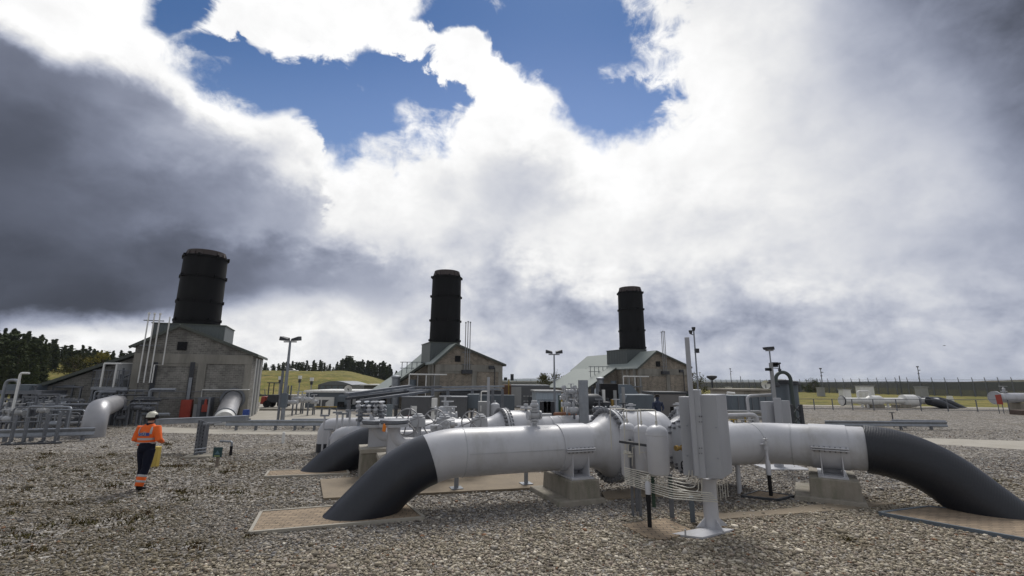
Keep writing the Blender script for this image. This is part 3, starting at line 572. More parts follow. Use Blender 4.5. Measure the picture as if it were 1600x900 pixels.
def conifer(h, wid, kind, seed, loc, label, nq=2600):
    r = random.Random(seed); root = T('pine_tree' if kind == 'pine' else 'spruce_tree', label, 'tree', loc, 'conifers on the hill'); b = V(loc)
    tr = MB(); pts = [b + V((0, 0, -.8)), b + V((r.uniform(-.1, .1), 0, h * .5)), b + V((r.uniform(-.15, .15), 0, h * .97))]
    tr.tube(pts, [h * .022, h * .014, .02], 6); cr = MB()
    t0 = .22 if kind == 'pine' else .06
    nb = 34
    per = nq // nb
    for i in range(nb):
        t = t0 + (1 - t0) * (i + r.random()) / nb; z = h * t
        if kind == 'pine': L = wid * (.45 + .55 * math.sin(min(1, (t - t0) / (1 - t0) * 1.25) * math.pi * .82)) * r.uniform(.5, 1.15)
        else: L = wid * (1.03 - t) ** .85 * r.uniform(.6, 1.15)
        a = r.uniform(0, 6.283); d = V((math.cos(a), math.sin(a), 0)); droop = r.uniform(-.05, .2) if kind == 'pine' else r.uniform(-.35, -.05)
        if L > .5: tr.beam(b + V((0, 0, z)), b + d * L * .8 + V((0, 0, z + droop * L)), .035, .035)
        for k in range(per):
            q = r.random() ** .6; c = b + d * (L * q) + V((r.gauss(0, .16), r.gauss(0, .16), 0)) * (.6 + L * .35) + V((0, 0, z + droop * L * q + r.gauss(0, .12)))
            s = r.uniform(.11, .27); e = V((r.gauss(0, 1), r.gauss(0, 1), r.gauss(0, .6))).normalized(); f = e.cross(V((r.gauss(0, 1), r.gauss(0, 1), r.gauss(0, 1)))).normalized()
            cr.add([c - e * s * 1.5, c + f * s * .6, c + e * s * 1.5, c - f * s * .6], [(0, 1, 2, 3)])
    tr.build('trunk', BARK, root, smooth=60); cr.build('crown', NEEDLE, root, smooth=0); return root
def broadleaf(name, h, wid, seed, loc, m, label, nq=5200, stem=.25):
    r = random.Random(seed); root = T(name, label, 'tree', loc); b = V(loc); tr = MB(); cr = MB()
    tr.tube([b - V((0, 0, .5)), b + V((.05, 0, h * .4)), b + V((0, 0, h * .8))], [h * .03, h * .02, .02], 6); cl = []
    for i in range(26):
        a = r.uniform(0, 6.283); q = r.random() ** .5; z = r.uniform(stem, 1); rr = wid * math.sqrt(max(0, 1 - ((z - .58) / .5) ** 2)) * q
        c = b + V((math.cos(a) * rr, math.sin(a) * rr, z * h)); cl.append((c, r.uniform(.12, .24) * wid)); tr.beam(b + V((0, 0, h * stem)), c, .04, .04)
    for i in range(nq):
        c, s = r.choice(cl); p = c + V((r.gauss(0, 1), r.gauss(0, 1), r.gauss(0, .8))) * s; k = r.uniform(.05, .12)
        e = V((r.gauss(0, 1), r.gauss(0, 1), r.gauss(0, 1))).normalized(); f = e.cross(V((r.gauss(0, 1), r.gauss(0, 1), r.gauss(0, 1)))).normalized()
        cr.add([p - e * k, p + f * k * .7, p + e * k, p - f * k * .7], [(0, 1, 2, 3)])
    tr.build('trunk', BARK, root, smooth=60); cr.build('crown', m, root, smooth=0); return root
TL = ['tall dark pine in the wood on the left, its crown breaking the skyline', 'dark green conifer crowded into the wood behind the left yard', 'conifer on the ridge behind the grass bank between the first two halls']
protos = [conifer(9, 1.9, 'pine', 1, (0, 0, -50), 'x'), conifer(9, 1.7, 'spruce', 2, (0, 0, -50), 'x'), conifer(9, 1.9, 'spruce', 3, (0, 0, -50), 'x'), conifer(9, 1.8, 'spruce', 4, (0, 0, -50), 'x'), conifer(9, 1.5, 'spruce', 5, (0, 0, -50), 'x')]
def ptop(u):                        # skyline of the left wood in the photo
    return float(np.interp(u, [-80, 0, 20, 60, 85, 120, 150, 175, 205, 240], [512, 516, 519, 527, 538, 541, 546, 548, 553, 556]))
R = random.Random(11)
def plant(u, Y, vt, label, group, zoff=0, wx=1.0):
    P = D(u, 600, Y); z = float(bankz(P.x, Y)) - .1 + zoff; top = zat((P.x, Y, 0), vt); h = max(2.0, top - z)
    c = copy_tree(R.choice(protos), (P.x, Y, z), label, group, R.uniform(0, 6.28), h / 9 * 1.01); c.scale = (h / 9 * wx, h / 9 * wx, h / 9 * 1.01); return c
for k in range(230):
    row = k % 5; Y = 76 + row * 9 + R.uniform(-3, 3); u = -90 + (k // 5) * 6.8 + R.uniform(-6, 6)
    if u > 62: Y += 26
    drop = (4 - row) * 3.2 if u < 70 else (4 - row) * 2.0
    plant(u, Y, ptop(u) + drop + R.uniform(-3, 11), 'dark green conifer in the wood on the hill behind the left yard', 'conifers of the wood on the left hill', 0, 1.1 if u < 62 else 1.35)
for k in range(20):
    u = R.uniform(-20, 72); plant(u, R.uniform(64, 70), R.uniform(556, 575), 'lower dark conifer at the front edge of the wood on the left', 'front conifers of the wood on the left')
sk = [(405, 570), (440, 568), (470, 566), (500, 566), (520, 570), (535, 562), (545, 558), (560, 568), (571, 562), (585, 570), (600, 566), (615, 578), (625, 588)]
for k in range(104):
    u = 402 + k * 2.16 + R.uniform(-3, 3); Y = 196 + R.uniform(0, 26); vt = float(np.interp(u, [a for a, _ in sk], [b for _, b in sk])) + R.uniform(-3, 6)
    plant(u, Y, min(vt, 590), 'conifer on the ridge behind the grass bank, between the left and middle halls', 'ridge conifers behind the grass bank', -.3, 1.5)
for p in protos:
    for c in list(p.children): bpy.data.objects.remove(c)
    bpy.data.objects.remove(p)
pp = D(150, 600, 72); broadleaf('broadleaf_tree', zat((pp.x, 72, 0), 552) - float(bankz(pp.x, 72)), 1.6, 5, (pp.x, 72, float(bankz(pp.x, 72)) - .1), YLEAF, 'round yellow-green tree in front of the dark wood')
pp = D(113, 600, 74); broadleaf('broadleaf_tree', zat((pp.x, 74, 0), 556) - float(bankz(pp.x, 74)), 1.7, 6, (pp.x, 74, float(bankz(pp.x, 74)) - .1), GLEAF, 'loose olive tree left of the yellow-green one before the wood', 3000)
pp = D(862, 600, 62); broadleaf('broadleaf_tree', zat((pp.x, 62, 0), 588), 2.1, 8, (pp.x, 62, 0), GLEAF, 'bushy olive-green tree rising behind the white ribbed shed')

# ------------------------------------------------------------------ the three turbine halls
UB = V((math.cos(math.radians(22.5)), math.sin(math.radians(22.5)), 0)); DB = V((-UB.y, UB.x, 0))
def hall(O, px, wallm, label, ground_hint, side):
    """O front-left foot of the gable; px photo pixels of eaves, apex, stack, housing"""
    def at(u, l, z): return O + UB * u + DB * l + Z * z
    zl = hit(px['le'][0], px['le'][1], O, UB)[0].z
    P, a = hit(px['ap'][0], px['ap'][1], O, UB); za = P.z
    P, w = hit(px['re'][0], px['re'][1], O, UB); zr = P.z
    L = px.get('L', 13.0)
    root = T('turbine_hall', label, 'hall', O.copy())
    mb = MB(); mb.sweep([at(0, 0, -.3), at(w, 0, -.3), at(w, 0, zr), at(a, 0, za), at(0, 0, zl)], DB * L); mb.build('wall', wallm, root, smooth=0)
    # concrete frame standing proud of the brick
    def strip(u0, u1, z0, z1, t=.06):
        fr = MB(); fr.hexa([at(u0, -t, z0), at(u1, -t, z0), at(u1, .02, z0), at(u0, .02, z0)], [at(u0, -t, z1), at(u1, -t, z1), at(u1, .02, z1), at(u0, .02, z1)]); fr.build('frame_member', WCONC, root, smooth=0)
    eb = min(zl, zr) - .12
    strip(0, w, eb - .62, eb - .0); strip(0, .42, -.3, eb - .63); strip(w - .42, w, -.3, eb - .63)
    strip(w * .53, w * .60, -.3, eb - .63); strip(.43, w * .53 - .01, eb - .80, eb - .63, .03)
    for k in range(1, int(L / 2.6)):
        for uu in (w, 0):
            s = .06 if uu == w else -.06; fr = MB()
            fr.hexa([at(uu, k * 2.6, -.3), at(uu + s, k * 2.6, -.3), at(uu + s, k * 2.6 + .3, -.3), at(uu, k * 2.6 + .3, -.3)], [at(uu, k * 2.6, zr - .1), at(uu + s, k * 2.6, zr - .1), at(uu + s, k * 2.6 + .3, zr - .1), at(uu, k * 2.6 + .3, zr - .1)]); fr.build('side_pilaster', WCONC, root, smooth=0)
    inf = MB(); inf.hexa([at(w * .61, -.035, .6), at(w - .43, -.035, .6), at(w - .43, .02, .6), at(w * .61, .02, .6)], [at(w * .61, -.035, eb - .7), at(w - .43, -.035, eb - .7), at(w - .43, .02, eb - .7), at(w * .61, .02, eb - .7)])
    inf.build('brick_panel', wallm, root, smooth=0)
    # roof: two slabs with an overhang
    def slab(u0, z0, u1, z1, l0, l1, th=.10):
        m = MB(); n = V((-(z1 - z0), (u1 - u0))); n.normalize()
        m.sweep([at(u0, l0, z0), at(u1, l0, z1), at(u1, l0, z1 + th), at(u0, l0, z0 + th)], DB * (l1 - l0)); return m
    sl = (za - zl) / a; sr = (za - zr) / (w - a)
    slab(-.25, zl - .25 * sl, a, za, -.22, L + .2).build('roof', ROOF, root, smooth=0)
    slab(a + .002, za, w + .25, zr - .25 * sr, -.22, L + .2).build('roof', ROOF, root, smooth=0)
    tr = MB()
    tr.beam(at(-.28, -.25, zl - .28 * sl + .0), at(a, -.25, za + .0), .05, .18); tr.beam(at(a, -.25, za), at(w + .28, -.25, zr - .28 * sr), .05, .18)
    tr.beam(at(w + .28, -.2, zr - .28 * sr - .02), at(w + .28, L, zr - .28 * sr - .02), .1, .14); tr.build('gutter_trim', TRIM, root, smooth=0)
    # catslide wing on the left
    if side:
        l0, wing, zlow, l1 = side
        mb = MB(); sl2 = (zl - zlow) / wing
        mb.sweep([at(0, l0 + .3, -.3), at(0, l0 + .3, zl - .1), at(-wing + .3, l0 + .3, zlow), at(-wing + .3, l0 + .3, -.3)], DB * (l1 - l0 - .3)); mb.build('wing_wall', BRICK if wallm is BRICK else BRICK1, root, smooth=0)
        m = MB(); m.sweep([at(.0, l0, zl), at(-wing, l0, zlow - .0), at(-wing, l0, zlow + .1), at(.0, l0, zl + .1)], DB * (l1 - l0)); m.build('wing_roof', ROOF, root, smooth=0)
        m = MB(); m.beam(at(-.27, l0 - .04, zl - .02), at(-wing - .05, l0 - .04, zlow + .02), .06, .2); m.build('verge_trim', TRIM, root, smooth=0)
    # louvre
    lu, lz0, lz1, lw = a + w * .035, eb + .25, eb + .25 + (za - eb) * .30, w * .040
    f = MB(); f.hexa([at(lu - lw, -.05, lz0), at(lu + lw, -.05, lz0), at(lu + lw, .02, lz0), at(lu - lw, .02, lz0)], [at(lu - lw, -.05, lz1), at(lu + lw, -.05, lz1), at(lu + lw, .02, lz1), at(lu - lw, .02, lz1)])
    for k in range(6):
        z = lz0 + (lz1 - lz0) * (k + .5) / 6; f.beam(at(lu - lw, -.08, z), at(lu + lw, -.08, z), .05, (lz1 - lz0) / 12)
    f.build('louvre', BLACK, root, smooth=0)
    # housing and stack
    su_l = px['st']; sL = px['sL']
    Pb, su = hit(su_l[0], su_l[1], O + DB * sL, UB); Pt, su2 = hit(su_l[2], su_l[3], O + DB * sL, UB); su = (su + su2) / 2; c = O + UB * su + DB * sL
    zb, zt = Pb.z - .5, Pt.z; rad = px['r']
    hl, hr, ht = px['h']; hz = hit(hl, ht, O + DB * (sL - px['hd']), UB); h0 = hz[1]; h1 = hit(hr, ht, O + DB * (sL - px['hd']), UB)[1]; hzt = hz[0].z
    m = MB(); cc = O + UB * ((h0 + h1) / 2) + DB * sL; m.bx(cc.x, cc.y, min(zl, zr) - .2, hzt, h1 - h0, 2 * px['hd'], math.radians(22.5)); m.build('stack_housing', HOUSING, root, smooth=0)
    m = MB(); m.bx(cc.x, cc.y, hzt, hzt + .07, h1 - h0 + .12, 2 * px['hd'] + .12, math.radians(22.5)); hcap = m.build('housing_cap', TRIM, root, smooth=0)
    H_ = zt - zb; m = MB(); rim = .085 * H_
    m.lathe(c + Z * zb, Z, [(0, rad * 1.03), (H_ - rim, rad * .985)], 48); st = m.build('exhaust_stack', STK, root, smooth=50)
    m = MB(); m.lathe(c + Z * (zb + H_ - rim - .02), Z, [(0, rad * .90), (.05, rad * .88), (rim, rad * .865), (rim, rad * .80), (0, rad * .80)], 48, cap=False); top = m.build('stack_rim', STKT, st, smooth=40)
    for k in range(16):
        th = k * math.pi / 8; d = V((math.cos(th), math.sin(th), 0)); m = None
        if k == 0: gus = MB()
        gus.hexa([c + d * rad * .98 + d.cross(Z) * .02 + Z * (zb + H_ - rim), c + d * rad * .86 + d.cross(Z) * .02 + Z * (zb + H_ - rim), c + d * rad * .86 - d.cross(Z) * .02 + Z * (zb + H_ - rim), c + d * rad * .98 - d.cross(Z) * .02 + Z * (zb + H_ - rim)],
                 [c + d * rad * .88 + d.cross(Z) * .02 + Z * (zb + H_ - .1), c + d * rad * .86 + d.cross(Z) * .02 + Z * (zb + H_ - .1), c + d * rad * .86 - d.cross(Z) * .02 + Z * (zb + H_ - .1), c + d * rad * .88 - d.cross(Z) * .02 + Z * (zb + H_ - .1)])
    gus.build('rim_gussets', STKT, st, smooth=0)
    for t in (.03, .345, .66, .915):
        m = MB(); zz = zb + H_ * t + (.5 * (1 - t) if t < .1 else 0)
        m.lathe(c + Z * zz, Z, [(-.05, rad), (-.05, rad * 1.055), (.05, rad * 1.055), (.05, rad)], 48, cap=False)
        for k in (0, 1, 2, 3, 4, 5, 6, 7):
            th = k * math.pi / 4 + .3; m.bx(c.x + math.cos(th) * rad * 1.05, c.y + math.sin(th) * rad * 1.05, zz - .1, zz + .12, .14, .14, th)
        m.build('stiffener_ring', STK, st, smooth=40)
    return root, at, dict(zl=zl, za=za, zr=zr, a=a, w=w, eb=eb, L=L, zh=hzt, c=c)
# third hall: measure the wing from it
O3 = D(1000, 640, 50.0); O3.z = 0
p3 = dict(le=(993, 574), ap=(1024, 549), re=(1076, 573), st=(988, 547, 984.5, 450), sL=4.6, r=1.50, h=(979, 1010, 546), hd=2.0, L=14)
zl3 = hit(993, 574, O3, UB)[0].z
Pw, l03 = hit(965, 576, O3, DB); Pw2, wg3 = hit(917, 608.5, O3 + DB * 3.6, -UB)
print('wing', l03, wg3, Pw2.z)
R3, at3, q3 = hall(O3, p3, BRICK, 'rightmost brick turbine hall with pale green catslide roof and black stack', None, (3.6, wg3, Pw2.z, 13.6))
O2 = D(678, 640, 41.5); O2.z = 0
p2 = dict(le=(669, 565), ap=(712, 538), re=(785, 569), st=(695.5, 536, 698, 425), sL=4.4, r=1.50, h=(672.5, 716, 535), hd=2.0, L=14)
R2, at2, q2 = hall(O2, p2, BRICK, 'middle brick turbine hall, its black stack just left of the photo centre', None, (3.4, wg3 * .92, Pw2.z * .9, 13.6))
O1 = G(193, 657); O1.z = 0
p1 = dict(le=(210.5, 539), ap=(283, 509), re=(396, 553), st=(307.5, 505, 324, 395), sL=4.2, r=1.47, h=(238.5, 353, 505), hd=1.9, L=6.4)
R1, at1, q1 = hall(O1, p1, BRICK1, 'largest grey block turbine hall on the left with a big silver duct at its gable', None, (3.6, 6.2, 1.9, 6.4))
for nm, q in (('1', q1), ('2', q2), ('3', q3)): print(nm, {k: (round(v, 2) if isinstance(v, float) else v) for k, v in q.items() if k != 'c'})

def vents(root, at, us, z0, ztops, r=.045, m=WHITE, l=-.22, brk=None):
    for u, zt in zip(us, ztops):
        t = MB(); t.cyl(at(u, l, z0), at(u, l, zt), r, n=8); t.cyl(at(u, l, zt), at(u, l, zt + .12), r * 2, r * 1.6, 8); t.build('vent_pipe', m, root, smooth=50)
    if brk:
        t = MB()
        for z in brk: t.beam(at(us[0] - .25, l + .05, z), at(us[-1] + .25, l + .05, z), .06)
        t.build('pipe_bracket', DSTEEL, root, smooth=0)
def u_at(O, u, v): return hit(u, v, O, UB)[1]
# hall 1 gable fittings
zA, zB = hit(219, 598, O1, UB)[0].z, hit(238, 492, O1, UB)[0].z
us = [u_at(O1, 218, 598) + k * .30 for k in range(4)]
vents(R1, at1, us[:3], zA, [zB, zB, zB], .04, WHITE, -.3, [hit(225, 540, O1, UB)[0].z, zB - .4])
t = MB(); u3 = us[3]; zm = hit(235, 570, O1, UB)[0].z
t.tube([at1(us[2] + .12, -.3, zA), at1(us[2] + .12, -.3, zm), at1(u3 + .25, -.3, zm), at1(u3 + .25, -.3, zB - .1)], .04, 8); t.build('vent_pipe', WHITE, R1, smooth=50)
for (ua, ub, vt, vb, mm) in ((243, 233, 566, 640, DARKM), (301, 295, 566, 624, DARKM)):
    P, u0 = hit(ua, vt, O1, UB); P2, u1 = hit(ub, vb, O1, UB); uu = (u0 + u1) / 2
    t = MB(); t.hexa([at1(uu - .13, -.10, P2.z), at1(uu + .13, -.10, P2.z), at1(uu + .13, -.051, P2.z), at1(uu - .13, -.051, P2.z)], [at1(uu - .13, -.10, P.z), at1(uu + .13, -.10, P.z), at1(uu + .13, -.051, P.z), at1(uu - .13, -.051, P.z)]); t.build('wall_channel', mm, R1, smooth=0)
P, u0 = hit(299, 590, O1, UB); t = MB(); t.hexa([at1(u0 - .09, -.16, .9), at1(u0 + .09, -.16, .9), at1(u0 + .09, -.11, .9), at1(u0 - .09, -.11, .9)], [at1(u0 - .09, -.16, P.z), at1(u0 + .09, -.16, P.z), at1(u0 + .09, -.11, P.z), at1(u0 - .09, -.11, P.z)]); t.build('cable_trunking', STEEL, R1, smooth=0)
# conduits along the gable
for v, r in ((622, .02), (612, .02)):
    z = hit(250, v, O1, UB)[0].z; t = MB(); t.cyl(at1(.4, -.14, z), at1(q1['w'] - .3, -.14, z), r, n=6); t.build('conduit', DSTEEL, R1)
# white handrail-like pipe above the duct
Pa, ua = hit(316, 609, O1 - DB * .5, UB); Pb, ub = hit(388, 609, O1 - DB * .5, UB)
t = MB(); t.tube([O1 - DB * .5 + UB * ua + Z * (Pa.z - .5), O1 - DB * .5 + UB * ua + Z * Pa.z, O1 - DB * .5 + UB * ub + Z * Pa.z, O1 - DB * .02 + UB * ub + Z * Pa.z], .03, 8); t.build('white_service_pipe', WHITE, R1)
# side wall columns of hall 1 (right)
for k in range(5):
    t = MB(); p = at1(q1['w'] + .2, .4 + k * .8, 0); t.cyl(p, p + Z * (q1['zr'] - .3), .045, n=8); t.build('downpipe', PALEG if k % 2 else WHITE, R1)
# silver duct
Pd = hit(372, 612, O1, UB); ud = Pd[1] - .25
duct = T('exhaust_duct', 'big silver clad duct sloping down from the gable of the left hall', 'duct', at1(ud, -2.0, 0))
p0 = at1(ud, -.02, Pd[0].z - .5); p1_ = at1(ud - .02, -.75, Pd[0].z - .75); p2_ = D(351, 654, 27.6)
t = MB(); t.tube(fillet([p0, p1_, p2_], .6, 8), .56, 28); t.build('cladding', CLAD, duct, smooth=50)
t = MB(); d = (p2_ - p1_).normalized(); t.lathe(p2_ - d * .12, d, [(0, .56), (0, .61), (.1, .61), (.1, .56)], 28, cap=False); t.build('band', STEEL, duct, smooth=30)
t = MB(); t.lathe(p2_ - d * .02, d, [(0, .55), (.5, .5)], 28); t.build('outlet', WHITE, duct, smooth=40)
t = MB(); t.lathe(at1(ud, -.03, Pd[0].z - .5), -DB, [(0, .75), (.14, .75), (.14, .60)], 28, cap=False); t.build('collar', DSTEEL, duct, smooth=30)
# red cabinet, doorway, small lamp in front of hall 1
def box_at(name, u0, u1, vt, vb, dep, m, label, cat, off=.02, zb=0, O=O1, bevel=0.015, group=None, side=-1):
    Pl, a0 = hit(u0, vt, O + DB * (side * (off + dep)), UB); _, a1 = hit(u1, vt, O + DB * (side * (off + dep)), UB)
    c = O + UB * ((a0 + a1) / 2) + DB * (side * (off + dep / 2)); r = T(name, label, cat, V((c.x, c.y, zb)), group)
    mb = MB(); mb.bx(c.x, c.y, zb, Pl.z, a1 - a0, dep, math.radians(22.5)); mb.build('body', m, r, smooth=0, bevel=bevel); return r, c, a1 - a0, Pl.z
rc, c, w_, zt = box_at('fire_cabinet', 283, 300, 625, 651, .5, RED, 'tall red cabinet standing against the left hall', 'cabinet', .35)
f = c - DB * .26
t = MB(); t.bx(f.x - .1, f.y, zt * .48, zt * .72, .34, .03, math.radians(22.5)); t.build('window', WINDOWM, rc, smooth=0)
t = MB(); t.bx(f.x, f.y, .08, zt - .06, w_ - .1, .012, math.radians(22.5)); t.build('door', RED, rc, smooth=0)
dr, c, w_, zt = box_at('door_porch', 310, 331, 621, 651, 1.0, DSTEEL, 'dark steel framed doorway booth between red cabinet and silver duct', 'booth', .03)
f = c - DB * .51
t = MB(); t.bx(f.x + .05, f.y, .1, zt - .14, w_ - .3, .02, math.radians(22.5)); t.build('door', DARKM, dr, smooth=0)
t = MB(); g = f - DB * .02; t.bx(g.x - w_ * .38, g.y, 0, zt, .10, .06, math.radians(22.5)); t.bx(g.x + w_ * .42, g.y, 0, zt, .10, .06, math.radians(22.5)); t.build('door_frame', STEEL, dr, smooth=0)
t = MB(); g = f - DB * .06; t.bx(g.x + .1, g.y, .5, .95, .34, .12, math.radians(22.5)); t.cyl(g + V((.1, 0, .95)), g + V((.1, 0, 1.3)), .10, .06, 10); t.build('extinguisher_hood', RED, dr, smooth=0)
gc, c, w_, zt = box_at('control_cabinet', 303, 310, 632, 650, .5, PALEG, 'narrow pale grey cabinet between the red cabinet and the doorway', 'cabinet', .3)
P = G(277, 652); r = T('flood_light', 'short white pole with small lamp beside the red cabinet', 'lamp', P)
zt = zat(P, 620); t = MB(); t.cyl(P, P + Z * zt, .03, n=8); t.build('pole', WHITE, r); t = MB(); t.bx(P.x + .12, P.y, zt - .15, zt + .05, .25, .2); t.build('lamp_head', PALEG, r, smooth=0)
# small stair rails and dark pipe clutter at the foot of hall 1
def railing(name, pts, h, label, cat='railing', m=DSTEEL, group=None, post=1.2, rails=(1.0, .5), r=.022):
    P = [V(p) for p in pts]; rt = T(name, label, cat, P[0], group)
    for i in range(len(P) - 1):
        a, b = P[i], P[i + 1]; L = (b - a).length; k = max(1, round(L / post)); t = MB()
        for rr in rails: t.cyl(a + Z * h * rr, b + Z * h * rr, r, n=6)
        t.build('rail', m, rt)
        for j in range(k + 1):
            if i and not j: continue
            q = a + (b - a) * (j / k); MB().cyl(q, q + Z * h, r * 1.15, n=6).build('post', m, rt)
    return rt
# access platform left of hall 1
Yp = 29.4
def pz(u, v, Y=Yp): return D(u, v, Y)
pA, pB = D(142, 604.5, 30.0), D(199, 604.5, 29.3); zp = pA.z
plat = T('access_platform', 'raised steel platform with railings against the left side of the left hall', 'platform', V((pA.x, pA.y, 0)))
t = MB(); t.hexa([V((pA.x, pA.y, zp - .18)), V((pB.x, pB.y, zp - .18)), V((pB.x - 1, pB.y + 3, zp - .18)), V((pA.x - 1.2, pA.y + 3, zp - .18))], [V((pA.x, pA.y, zp)), V((pB.x, pB.y, zp)), V((pB.x - 1, pB.y + 3, zp)), V((pA.x - 1.2, pA.y + 3, zp))]); t.build('deck', STEEL, plat, smooth=0)
for k, (x, y) in enumerate(((pA.x + .1, pA.y + .1), (pB.x - .2, pB.y + .1), (pA.x - .9, pA.y + 2.8), ((pA.x + pB.x) / 2, pA.y))):
    MB().beam((x, y, 0), (x, y, zp - .18), .14).build('leg', DSTEEL, plat, smooth=0)
for a, b in ((V((pA.x, pA.y, zp)), V((pB.x, pB.y, zp))), (V((pA.x, pA.y, zp)), V((pA.x - 1.2, pA.y + 3, zp)))):
    t = MB()
    for h in (.5, 1.05): t.cyl(a + Z * h, b + Z * h, .025, n=6)
    n = 7
    for j in range(n + 1): q = a + (b - a) * j / n; t.cyl(q, q + Z * 1.05, .022, n=6)
    t.build('railing', DSTEEL, plat)
t = MB(); t.bx((pA.x + pB.x) / 2 + .6, pA.y + 1.9, .0, zp - .2, 3.6, 1.6); t.build('shaded_wall', BRICK1, plat, smooth=0)
# stair flight on its left
sA = D(131, 660, 29.6); sA.z = 0
st = T('steel_stair', 'steep dark steel stair with handrails up to the platform, left of the hall', 'stair', sA)
tp = V((pA.x, pA.y + .6, zp)); t = MB()
for dy in (0, .8):
    t.beam(sA + V((0, dy, 0)), tp + V((0, dy, 0)), .05, .2); t.build('stringer', DSTEEL, st, smooth=0); t = MB()
    t.cyl(sA + V((0, dy, 1)), tp + V((0, dy, 1)), .025, n=6); t.build('handrail', DSTEEL, st); t = MB()
for j in range(11): q = sA + (tp - sA) * (j / 11); t.beam(q, q + V((0, .8, 0)), .22, .03)
t.build('treads', DSTEEL, st, smooth=0)
for (ub, vb, ut, vt) in ((157, 602, 163, 567.5), (177, 602, 182, 568.5)):
    P = D(ub, vb, 29.3); q = D(ut, vt, 29.3)
goal = T('lifting_frame', 'white goalpost shaped pipe frame standing on the platform', 'frame', D(157, 604, 29.2))
a, b, c, d = D(157, 603, 29.2), D(163, 568, 29.2), D(183, 568, 29.2), D(177, 603, 29.2)
a.z = d.z = zp
for n_, (p, q) in zip(('post', 'post', 'crossbar'), (((a.x, 29.2, zp), (a.x, 29.2, b.z)), ((d.x, 29.2, zp), (d.x, 29.2, b.z)), ((a.x, 29.2, b.z), (d.x + .3, 29.2, b.z)))): MB().cyl(p, q, .055, n=8).build(n_, WHITE, goal)
P = D(199, 580, 31.2); zb_ = zp; tk = T('header_tank', 'pale round tank with white lid on the platform beside the hall', 'tank', V((P.x, P.y, zp)))
MB().lathe((P.x, P.y, zp), Z, [(0, .3), (.45, .62), (1.5, .62)], 24).build('shell', PALEG, tk); MB().lathe((P.x, P.y, zp + 1.5), Z, [(0, .68), (.06, .68), (.06, .0)], 24, cap=False).build('lid', WHITE, tk)
pipes = [((188, 585), (188, 604)), ((192, 590), (206, 584)), ((193, 575), (190, 600))]
for i, ((u0, v0), (u1, v1)) in enumerate(pipes):
    t = MB(); t.tube([D(u0, v0, 30.4), D(u1, v1, 30.4)], .06, 8); t.build('process_pipe', DSTEEL, None, label=['short upright dark pipe on the platform', 'slanting dark pipe on the platform under the round tank', 'thin upright dark pipe left of the round tank'][i], cat='pipe')
# big silver elbow in the left yard
el = T('silver_elbow_duct', 'huge silver clad duct curving down from the left hall into the yard pipework', 'duct', G(133, 668))
y_ = 22.0; R_e = .54
pts = [D(182, 638, y_ + 5.5), D(156, 637.0, y_), D(133, 640, y_ - .4), D(133, 672, y_ - .8)]
pts[0].z = pts[1].z = D(150, 638.5, y_).z; pts[2] = pts[1] + V((-1.3, -.5, -.15)); pts[3] = V((pts[2].x - .1, pts[2].y - .4, -.1))
pts[0].z = pts[1].z
path = [pts[0], pts[1]] + arc(pts[1] + V((0, 0, -.75)), math.pi / 2, math.pi, .75, V((pts[0].x - pts[1].x, pts[0].y - pts[1].y, 0)).normalized(), Z, 12)[1:] ; e_ = path[-1]; path.append(V((e_.x, e_.y, -.1)))
t = MB(); t.tube(path, R_e * .84, 32); t.build('cladding', CLAD, el, smooth=50)
e2 = el

